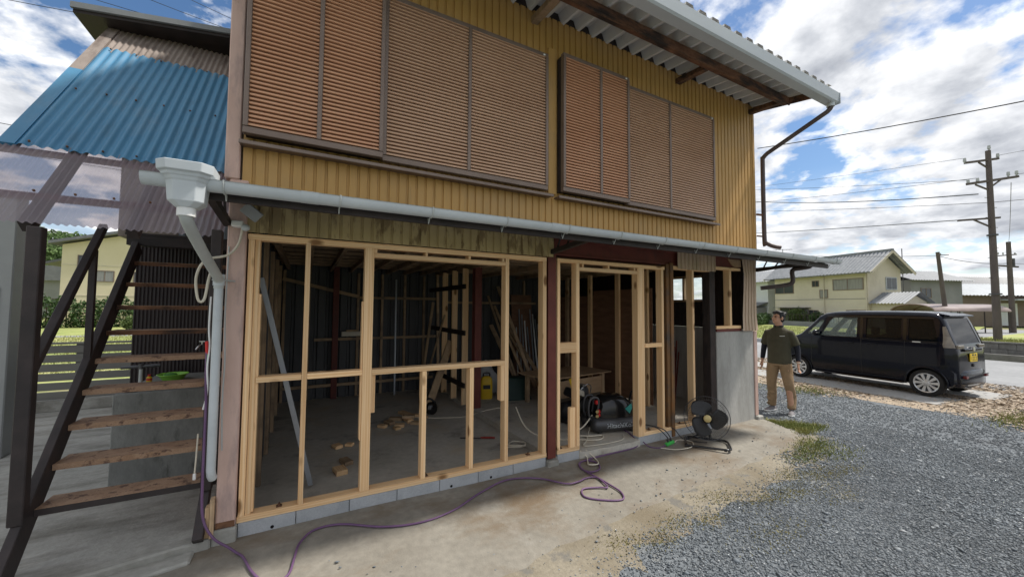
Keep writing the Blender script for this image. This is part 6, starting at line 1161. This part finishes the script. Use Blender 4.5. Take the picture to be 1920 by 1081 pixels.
l1 = longhouse('long_garage', 'long brown garage under a pale blue corrugated roof', (63.1,13.4,-0.2), 30, 6, 3.7, 5.1, MT['brownwall'], MT['bluetin'], 0.42)
for x in (10.6,15.5): b = MB(); b.box(x-1.1,x+1.1,-0.06,0,0.1,2.7); b.build('roller_shutter', MT['whitewall'], l1)
b = MB(); b.box(9,13,-2.2,0,3.0,3.15); b.build('canopy', MT['fascia'], l1)
l2 = longhouse('dark_roof_house', 'wide low house with dark hipped tile roof behind the garage', (68,20,-0.2), 32, 11, 4.7, 6.9, MT['greywall'], MT['tiledark'], 0.6)
# arched carport with two bicycles
cp = thing('arched_carport', 'small brown arched carport roof behind the parked car', 'carport', (46.2,9.2,-0.19), math.atan2(6.0-9.1,51.5-45.9))
rings = []
for x in (0,6.2): rings.append([(x,-1.9*math.cos(a),1.75+0.62*math.sin(a)) for a in np.linspace(0.05,math.pi-0.05,15)]+[(x,-1.84*math.cos(a),1.70+0.60*math.sin(a)) for a in np.linspace(math.pi-0.05,0.05,15)])
b = MB(); b.loft(rings); b.build('arched_roof', mk('smoky_carport_sheet',(0.20,0.155,0.14),(0.27,0.21,0.195),rough=0.35,scale=1), cp, smooth=50)
for x in (0.15,2.1,4.1,6.05):
    b = MB(); b.tube([(x,-1.82*math.cos(a),1.69+0.60*math.sin(a)) for a in np.linspace(0.02,math.pi-0.02,13)],0.035,6); b.build('roof_rib', MT['rust'], cp)
    for yy in (-1.8,1.8): b = MB(); b.cyl((x,yy,0),(x,yy,1.75),0.04,n=8); b.build('post', MT['darksteel'], cp)
def bicycle(loc, rz, lab):
    r_ = thing('bicycle', lab, 'bicycle', loc, rz)
    for x in (-0.5,0.52): b = MB(); b.tube([(x+0.32*math.cos(a),0,0.33+0.32*math.sin(a)) for a in np.linspace(0,6.283,25)[:-1]],0.016,6,True); [b.cyl((x,0,0.33),(x+0.31*math.cos(a),0,0.33+0.31*math.sin(a)),0.003,n=4) for a in np.linspace(0,6.283,9)[:-1]]; b.build('wheel', MT['gunmetal'], r_)
    b = MB(); F = [(-0.5,0,0.33),(-0.08,0,0.30),(-0.2,0,0.78),(0.36,0,0.72),(0.52,0,0.33)]
    for i,j in ((0,1),(1,2),(2,0),(2,3),(1,3),(3,4)): b.cyl(F[i],F[j],0.018,n=6)
    b.cyl((0.36,0,0.72),(0.32,0,1.0),0.015,n=6); b.tube([(0.2,-0.27,1.0),(0.34,0,1.02),(0.2,0.27,1.0)],0.014,6); b.build('frame', MT['darksteel'], r_)
    b = MB(); b.ell((-0.22,0,0.87),(0.13,0.08,0.035)); b.build('saddle', MT['black'], r_); b = MB(); b.box(0.48,0.8,-0.16,0.16,0.75,0.95); b.build('basket', MT['gunmetal'], r_)
bicycle((45.7,8.1,-0.19),R(100),'bicycle parked under the carport end, nearer one'); 
# embankment with block retaining wall
tag(MB().box(23.45,46,-16,1.75,-0.3,0.40).build('embankment', MT['lawn']), kind='structure')
rw = thing('block_retaining_wall', 'low stained concrete block retaining wall across the road', 'wall', (23.3,0,-0.3))
MT['oldblock'] = mk('stained_block', (0.135,0.13,0.12), (0.21,0.205,0.19), rough=0.9, scale=3, bump=0.3, rnd=0.1, stain=((0.07,0.068,0.06),1.5,0.5,0.75,(1,1,0.5)))
first = None
for r_ in range(3):
    for i in range(10):
        y = 1.75-0.42*i-(0.21 if r_%2 else 0)
        if first is None: b = MB(); b.box(-0.09,0.09,-0.206,0.206,0.004,0.216); first = b.build('block', MT['oldblock'], rw, bevel=0.006); o = first
        else: o = first.copy(); C.objects.link(o); o.parent = rw
        o.location = (0,y-0.21,0.22*r_+0.05)
b = MB(); b.box(-0.09,0.09,-16,1.75-4.45,0.0,0.70); b.build('far_wall', MT['oldblock'], rw); b = MB(); b.box(-0.12,0.12,-16,1.76,0.715,0.77); b.build('coping', MT['oldblock'], rw); b = MB(); b.box(-0.5,-0.12,-16,2.0,0,0.33); b.build('lower_step', MT['oldblock'], rw, bevel=0.02)
pf = thing('panel_fence', 'pale grey corrugated panel fence on blocks behind the utility pole', 'fence', (40.5,1.2,0.2), R(-62))
sheet(profile_trap(0,9,0.2,0.03), lambda a,h:(a,-h,0.55), lambda a,h:(a,-h,1.25)).build('panel', MT['fascia'], pf); b = MB(); b.box(0,9,0.0,0.15,-0.2,0.5); b.build('block_base', MT['block'], pf); b = MB(); b.box(0,9,-0.06,0.02,0.505,0.545); b.build('rail', MT['rust'], pf)
# utility poles
def pole(loc, h, r0, r1, label, lean_=(0,0)):
    r_ = thing('utility_pole', label, 'pole', loc); b = MB(); b.cyl((0,0,-0.3),(lean_[0],lean_[1],h),r0,r1,n=18); b.build('shaft', MT['wood_pole'], r_, smooth=50); return r_
UP = (25.1,0.83,0.4); p1_ = pole(UP, 7.95, 0.13, 0.082, 'tall concrete utility pole with cross arms right of the parked car')
RT = Vector((0.879,-0.477,0)); dv = lambda a,z: (RT.x*a, RT.y*a, z)
def arm(r_, a0, a1, z0, z1, nm='cross_arm', w_=0.09): b = MB(); b.bar(dv(a0,z0),dv(a1,z1),w_,w_,(0,0,1)); return b.build(nm, MT['wood_pole'], r_)
def insul(par, r_, a, z): b = MB(); b.cyl(dv(a,z),dv(a,z+0.07),0.03,n=8); b.cyl(dv(a,z+0.06),dv(a,z+0.20),0.055,0.045,n=10); b.build('insulator', MT['pvcdark'], r_)
arm(p1_,-1.0,0.42,7.42,7.62,w_=0.08); arm(p1_,-0.95,1.2,6.52,6.86); arm(p1_,-1.4,0.35,4.98,5.12,w_=0.07); arm(p1_,-0.75,-0.05,5.02,4.72,'brace',0.05); arm(p1_,-0.42,-0.05,7.45,7.22,'brace',0.05); arm(p1_,0.45,0.1,6.7,6.45,'brace',0.05); arm(p1_,-0.6,-0.1,6.5,6.3,'brace',0.05)
for a,z in ((-1.0,7.42),(0.4,7.63),(0.05,7.97),(-0.9,6.5),(-0.5,6.58),(0.8,6.85),(1.15,6.9)): insul(None,p1_,a,z)
for i in range(9): b = MB(); s_ = 1 if i%2 else -1; b.cyl(dv(0.12*s_,2.6+i*0.42),dv(0.24*s_,2.6+i*0.42),0.012,n=5); b.build('step_bolt', MT['gunmetal'], p1_)
for zb_,rb_ in ((4.35,0.165),(1.9,0.185)): b = MB(); b.cyl((0,0,zb_),(0,0,zb_+0.06),rb_,n=16); b.build('pole_band', MT['gunmetal'], p1_)
p2_ = pole((47.1,7.25,-0.2), 6.7, 0.17, 0.12, 'thin leaning dark pole behind the parked car roof', (-0.55,0.3)); insul(None,p2_,-0.4,6.4); arm(p2_,-0.45,0.3,6.45,6.45,w_=0.06)
p3_ = pole((51.8,4.7,-0.2), 7.6, 0.19, 0.14, 'far utility pole at the right edge with small transformer arms'); arm(p3_,-1.0,0.6,6.4,6.55,w_=0.09); arm(p3_,-0.9,0.7,5.6,5.5,w_=0.12); [insul(None,p3_,a,6.5) for a in (-0.9,-0.5,0.5)]; b = MB(); b.cyl(dv(0.3,5.5),dv(0.3,6.2),0.12,n=10); b.build('transformer', MT['gunmetal'], p3_)
an = thing('roof_antenna', 'thin television antenna standing beyond the beige house roof', 'antenna', (56,24,7)); b = MB(); b.cyl((0,0,-1),(0,0,2.6),0.035,n=6); b.build('mast', MT['gunmetal'], an); b = MB(); b.bar((-1.0,0.6,2.5),(1.0,-0.6,2.6),0.03,0.03); [b.bar((-0.9+i*0.3-0.2,0.54-i*0.18-0.35,2.5),(-0.9+i*0.3+0.2,0.54-i*0.18+0.35,2.5),0.02,0.02) for i in range(7)]; b.build('elements', MT['gunmetal'], an)
an2 = thing('tall_antenna', 'tall thin antenna mast above the long garage', 'antenna', (58,13,0)); b = MB(); b.cyl((0,0,0),(0,0,8.4),0.04,n=6); b.build('mast', MT['gunmetal'], an2); b = MB(); b.bar((-0.9,0.5,7.0),(0.7,-0.4,7.0),0.025,0.025); b.build('elements', MT['gunmetal'], an2)
ch = thing('far_chimney', 'grey chimney on the dark roof right of the thin pole', 'chimney', (70,17.5,4)); b = MB(); b.cyl((0,0,0),(0,0,5),0.28,n=10); b.build('shaft', MT['greywall'], ch); b = MB(); b.cyl((0,0,5.0),(0,0,5.15),0.34,n=10); b.build('cap', MT['greywall'], ch)
# wires
def wire(p0, p1, sag, r_, label, lumpy=False):
    a, c_ = Vector(p0), Vector(p1); pts = []
    for i in range(25):
        t = i/24; p = a.lerp(c_,t); p.z -= sag*4*t*(1-t); pts.append(p)
    b = MB(); b.tube(pts, r_*0.78, 5); return tag(b.build('overhead_wire', MT['black']), label, 'wire', 'overhead wires')
U = Vector(UP); pt = lambda a,z: U+Vector(dv(a,z))
wire((12,2.95,6.52),(12,-9.0,5.0),0.25,0.016,'thick service wire falling from top right to the workshop corner')
wire(pt(-1.0,7.62),(37,40,17.5),0.5,0.010,'topmost thin wire left of the tall pole'); wire(pt(-0.9,6.7),(42,44,22),0.8,0.012,'second wire from the top left of the tall pole')
wire(pt(-0.5,6.78),(40,40,17.0),0.7,0.012,'third wire left of the tall pole, below the second'); wire(pt(-0.5,6.1),(38,34,19.5),1.6,0.028,'thick lumpy cable sagging left of the tall pole')
wire(pt(0.0,5.75),(39,44,18.5),0.9,0.014,'straight wire just under the thick lumpy cable'); wire(pt(-1.35,5.0),(40,44,13.3),0.5,0.022,'spiral wrapped cable ending at the lowest pole arm')
wire((46.6,7.6,6.2),(40,30,9.5),0.5,0.02,'wire passing above the beige house roof to the thin pole'); wire((46.6,7.6,6.2),(51.8,4.7,5.6),0.25,0.03,'cable from the thin pole to the far pole'); wire((51.8,4.7,5.6),(58,-4,5.2),0.3,0.02,'cable leaving the far pole to the right')
wire(pt(1.15,6.95),(26,-20,8),0.4,0.012,'upper wire leaving the tall pole to the right'); wire(pt(0.4,7.75),(27,-22,8.6),0.3,0.010,'uppermost wire leaving the tall pole to the right'); wire(pt(0.9,6.6),(51.8,4.7,7.2),0.4,0.014,'slanting wire from the cross arm to the far pole'); wire(pt(0.0,5.75),(26,-20,5.6),0.3,0.014,'level wire leaving the tall pole to the right')
for y0,p0,p1,lab in ((0,(-14,15,11.2),(2,15,13.2),'thin wire at the top left above the lean-to roof'),(0,(-11,15,12.7),(2,15,12.6),'upper thin wire at the top left of the sky'),(0,(-9,15,13.6),(3,15,12.4),'wire near the top edge above the blue roof'),(0,(-8.5,14,14.0),(3,16,12.9),'short wire in the top left corner sky'),(0,(-14,15,7.9),(2,15,7.4),'low left wire reaching the blue roof verge'),(0,(-14,15,7.0),(2,15,6.5),'lowest left wire reaching the blue roof foot')):
    wire(p0,p1,0.3,0.014,lab)

# ================================================================== ground cover
def scatter(poly_fn, n, xr, yr):
    p = rng.random((n*3,2))*[xr[1]-xr[0],yr[1]-yr[0]]+[xr[0],yr[0]]; k_ = poly_fn(p[:,0],p[:,1]); p = p[rng.random(len(p)) < k_][:n]; return p
def stones(pts, size, z, name, mat, flat_=0.42):
    n = len(pts); base = np.array([(1,0,0),(-1,0,0),(0,1,0),(0,-1,0),(0,0,1),(0,0,-1)],float); F = np.array([(0,2,4),(2,1,4),(1,3,4),(3,0,4),(2,0,5),(1,2,5),(3,1,5),(0,3,5)])
    sc = size*(0.5+1.1*rng.random((n,1,1))**2.2)*(0.7+0.6*rng.random((n,1,3))); v = base[None]*sc*np.array([1,0.75,flat_]); v += rng.normal(size=v.shape)*size*0.14
    a = rng.random(n)*6.283; tx = rng.normal(size=n)*0.22; ca, sa = np.cos(a), np.sin(a); ct, st_ = np.cos(tx), np.sin(tx)
    x, y, zc = v[...,0], v[...,1]*ct[:,None]-v[...,2]*st_[:,None], v[...,1]*st_[:,None]+v[...,2]*ct[:,None]
    v = np.stack([x*ca[:,None]-y*sa[:,None]+pts[:,0,None], x*sa[:,None]+y*ca[:,None]+pts[:,1,None], zc+np.asarray(z).reshape(-1,1)],-1)
    return np_obj(name, v.reshape(-1,3), (F[None]+6*np.arange(n)[:,None,None]).reshape(-1,3), mat)
EX = [q[0] for q in edge]; EY = [q[1] for q in edge]
def apron_edge(x): return np.where(x < 6.46, np.interp(x, EX, EY), 99.0)
m, nt_, b_ = newmat('gravel_stone'); ge = nt_.nodes.new('ShaderNodeNewGeometry'); rp_ = nt_.nodes.new('ShaderNodeValToRGB')
e = rp_.color_ramp.elements; e[0].position = 0; e[0].color = (0.075,0.088,0.10,1); e[1].position = 1; e[1].color = (0.36,0.37,0.375,1)
for p_, c_ in ((0.35,(0.13,0.148,0.164,1)),(0.7,(0.175,0.196,0.212,1)),(0.93,(0.245,0.262,0.272,1))): q = rp_.color_ramp.elements.new(p_); q.color = c_
nt_.links.new(ge.outputs['Random Per Island'], rp_.inputs[0]); b_.inputs['Roughness'].default_value = 0.8; MT['stone'] = m
pn = nt_.nodes.new('ShaderNodeTexNoise'); pn.inputs['Scale'].default_value = 0.9; pn.inputs['Detail'].default_value = 5; pc = nt_.nodes.new('ShaderNodeTexCoord'); nt_.links.new(pc.outputs['Object'], pn.inputs['Vector'])
pr_ = nt_.nodes.new('ShaderNodeMapRange'); pr_.inputs[1].default_value = 0.3; pr_.inputs[2].default_value = 0.7; pr_.inputs[3].default_value = 0.72; pr_.inputs[4].default_value = 1.22; nt_.links.new(pn.outputs[0], pr_.inputs[0]); ph = nt_.nodes.new('ShaderNodeHueSaturation'); nt_.links.new(pr_.outputs[0], ph.inputs['Value']); nt_.links.new(rp_.outputs[0], ph.inputs['Color']); nt_.links.new(ph.outputs[0], b_.inputs['Base Color'])
def dens(x, y):
    d = apron_edge(x)-y; k_ = np.clip((d+0.06)/0.35, 0, 1); 
    thin = 0.5+0.5*np.sin(1.7*x+0.6*y)*np.sin(1.3*y-0.5*x+1.0); k_ = np.where(d < 0.6, k_*np.clip(0.05+0.95*(d/0.42)**1.2,0,1)*(0.35+0.65*thin), k_)
    k_ = k_*np.where(np.sin(1.1*x+0.9*y+0.6*np.sin(2.1*x))*np.sin(0.8*x-1.7*y) > 0.62, 0.45, 1.0); return np.where(x > 6.4, np.where((y > -0.02) & (x < 6.5), 0, 1.0), k_)
near = scatter(dens, 185000, (1.0,7.8), (-4.4,-0.3)); stones(near, 0.0084, -0.134+0.006*rng.random(len(near)), 'gravel', MT['stone']); big = scatter(dens, 900, (1.2,7.8), (-4.2,-0.8)); tag(stones(big, 0.022, np.full(len(big),-0.128), 'large_gravel', MT['stone']), 'larger flat stones among the near gravel', 'gravel', kind='stuff'); tag(bpy.data.objects['gravel'], 'loose blue grey gravel covering the near yard', 'gravel', kind='stuff')
far = scatter(lambda x,y: np.where((x < 6.5) & (y > -0.9), 0, 1.0)*np.where((x > 9.9+0.3*np.sin(y*3)) & (y > -1.8),0.15,1)*np.clip((13.9-x)*0.5,0,1), 95000, (5.0,13.8), (-6.0,6.0)); tag(stones(far, 0.0125, -0.130+0.006*rng.random(len(far)), 'far_gravel', MT['stone']), 'loose blue grey gravel further off towards the car', 'gravel', kind='stuff')
fewx = scatter(lambda x,y: np.where((y < -0.1) & (y > apron_edge(x)-0.1) & (y < apron_edge(x)+0.45), 0.4, 0), 500, (0.2,6.3), (-1.5,-0.2)); zz_ = [float(gz(x,y)) for x,y in fewx]; tag(stones(fewx, 0.010, np.array(zz_)-0.004, 'stray_gravel', MT['stone']), 'stray pebbles lying on the concrete apron edge', 'gravel', kind='stuff')
few2 = scatter(lambda x,y: np.ones_like(x)*0.5, 260, (-1.4,0.4), (-0.95,-0.42)); tag(stones(few2, 0.013, np.full(len(few2),-0.115), 'dark_pebbles', MT['stone']), 'dark pebbles below the broken yard step', 'gravel', kind='stuff')
# leaf litter round the parking strips
def litter_d(x,y): 
    on = ((x > 10.55+0.075*(y+1)) & (x < 11.55+0.075*(y+1)) & (y > -0.95)) | ((x > 12.15+0.065*(y+1)) & (x < 13.2+0.065*(y+1)) & (y > -1.3)); return np.where(on, 0.05, np.clip((x-9.75+0.35*np.sin(2*y)+0.2*np.sin(5*y))*1.2,0,1))
lp = scatter(litter_d, 10500, (8.9,14.8), (-3.4,5.0)); v, f = leaf_mesh(np.c_[lp, -0.122+0.012*rng.random(len(lp))], 0.045, 0.6); v = v.reshape(-1,4,3); c_ = v.mean(1,keepdims=True); v[...,2] = c_[...,2]+(v[...,2]-c_[...,2])*0.3; 
m, nt_, b_ = newmat('dry_leaf'); ge = nt_.nodes.new('ShaderNodeNewGeometry'); rp_ = nt_.nodes.new('ShaderNodeValToRGB'); e = rp_.color_ramp.elements; e[0].color = (0.16,0.115,0.075,1); e[1].color = (0.45,0.38,0.29,1); q = e.new(0.5); q.color = (0.29,0.22,0.155,1); nt_.links.new(ge.outputs['Random Per Island'], rp_.inputs[0]); nt_.links.new(rp_.outputs[0], b_.inputs['Base Color']); b_.inputs['Roughness'].default_value = 0.8
tag(np_obj('leaf_litter', v.reshape(-1,3), f, m), 'brown leaf litter strewn round the parking strips', 'leaf litter', kind='stuff')
def grass(name, pts, z, h, mat, label, wd=0.006):
    n = len(pts); a = rng.random(n)*6.283; hh = h*(0.4+0.9*rng.random(n)); d = np.stack([np.cos(a),np.sin(a),np.zeros(n)],1)*wd; ln = rng.normal(size=(n,2))*0.45*hh[:,None]; p = np.c_[pts,np.full(n,z)]
    v = np.stack([p-d,p+d,p+np.c_[ln,hh]],1).reshape(-1,3); f = np.arange(3*n).reshape(n,3); return tag(np_obj(name, v, f, mat), label, 'grass', kind='stuff')
def clump(specs):
    o_ = []
    for cx_,cy_,sx,sy,n in specs: o_.append(rng.normal(size=(n,2))*[sx,sy]+[cx_,cy_])
    return np.concatenate(o_)
grass('grass_tuft', clump([(6.66,-0.42,0.12,0.12,1300),(6.55,-0.20,0.05,0.1,600),(6.85,-0.58,0.12,0.06,350),(6.45,-0.62,0.08,0.05,200)]), -0.13, 0.055, MT['grassblade'], 'bright green grass tuft at the workshop corner footing')
grass('apron_grass', clump([(5.75,-1.02,0.20,0.11,700),(6.05,-0.92,0.17,0.10,650),(5.35,-1.10,0.16,0.06,300),(5.9,-1.25,0.25,0.10,300)]), -0.135, 0.035, MT['grassblade'], 'olive grass patch at the right end of the apron edge')
grass('dry_moss', clump([(3.6+0.35*i+random.uniform(-.1,.1),-1.28-0.10*(i%3)+random.uniform(-.08,.08),0.16,0.07,420) for i in range(6)]+[(2.2+0.3*i,-1.32-0.12*(i%2),0.12,0.06,240) for i in range(4)]+[(4.6,-1.7,0.2,0.1,300),(3.4,-1.8,0.25,0.1,350),(5.2,-1.5,0.2,0.1,300)]), -0.133, 0.014, MT['moss'], 'dry yellow moss along the gravel beside the apron')
grass('strip_grass', clump([(9.8,0.8,0.25,0.25,500),(9.4,2.4,0.3,0.5,700),(10.3,-1.9,0.4,0.12,600),(11.6,-2.6,0.7,0.12,900),(13.4,-3.0,0.5,0.15,700)]), -0.133, 0.06, MT['grassblade'], 'green weeds between gravel and leaf litter', 0.008)
wall_p = rng.random((5000,2))*[3.0,6.0]+[23.45,-4.2]; grass('embankment_grass', wall_p, 0.40, 0.12, MT['grassblade'], 'short green grass on top of the retaining wall', 0.012)
fd = rng.random((26000,2))*[22,22]+[22.8,6.0]; grass('field_grass', fd, -0.205, 0.10, MT['grassblade'], 'short green grass of the field beyond the road', 0.016)
fd = rng.random((16000,2))*[12,18]+[-13,10]; grass('lot_grass', fd, -0.21, 0.10, MT['grassblade'], 'short grass of the lot beyond the slat fence', 0.014)
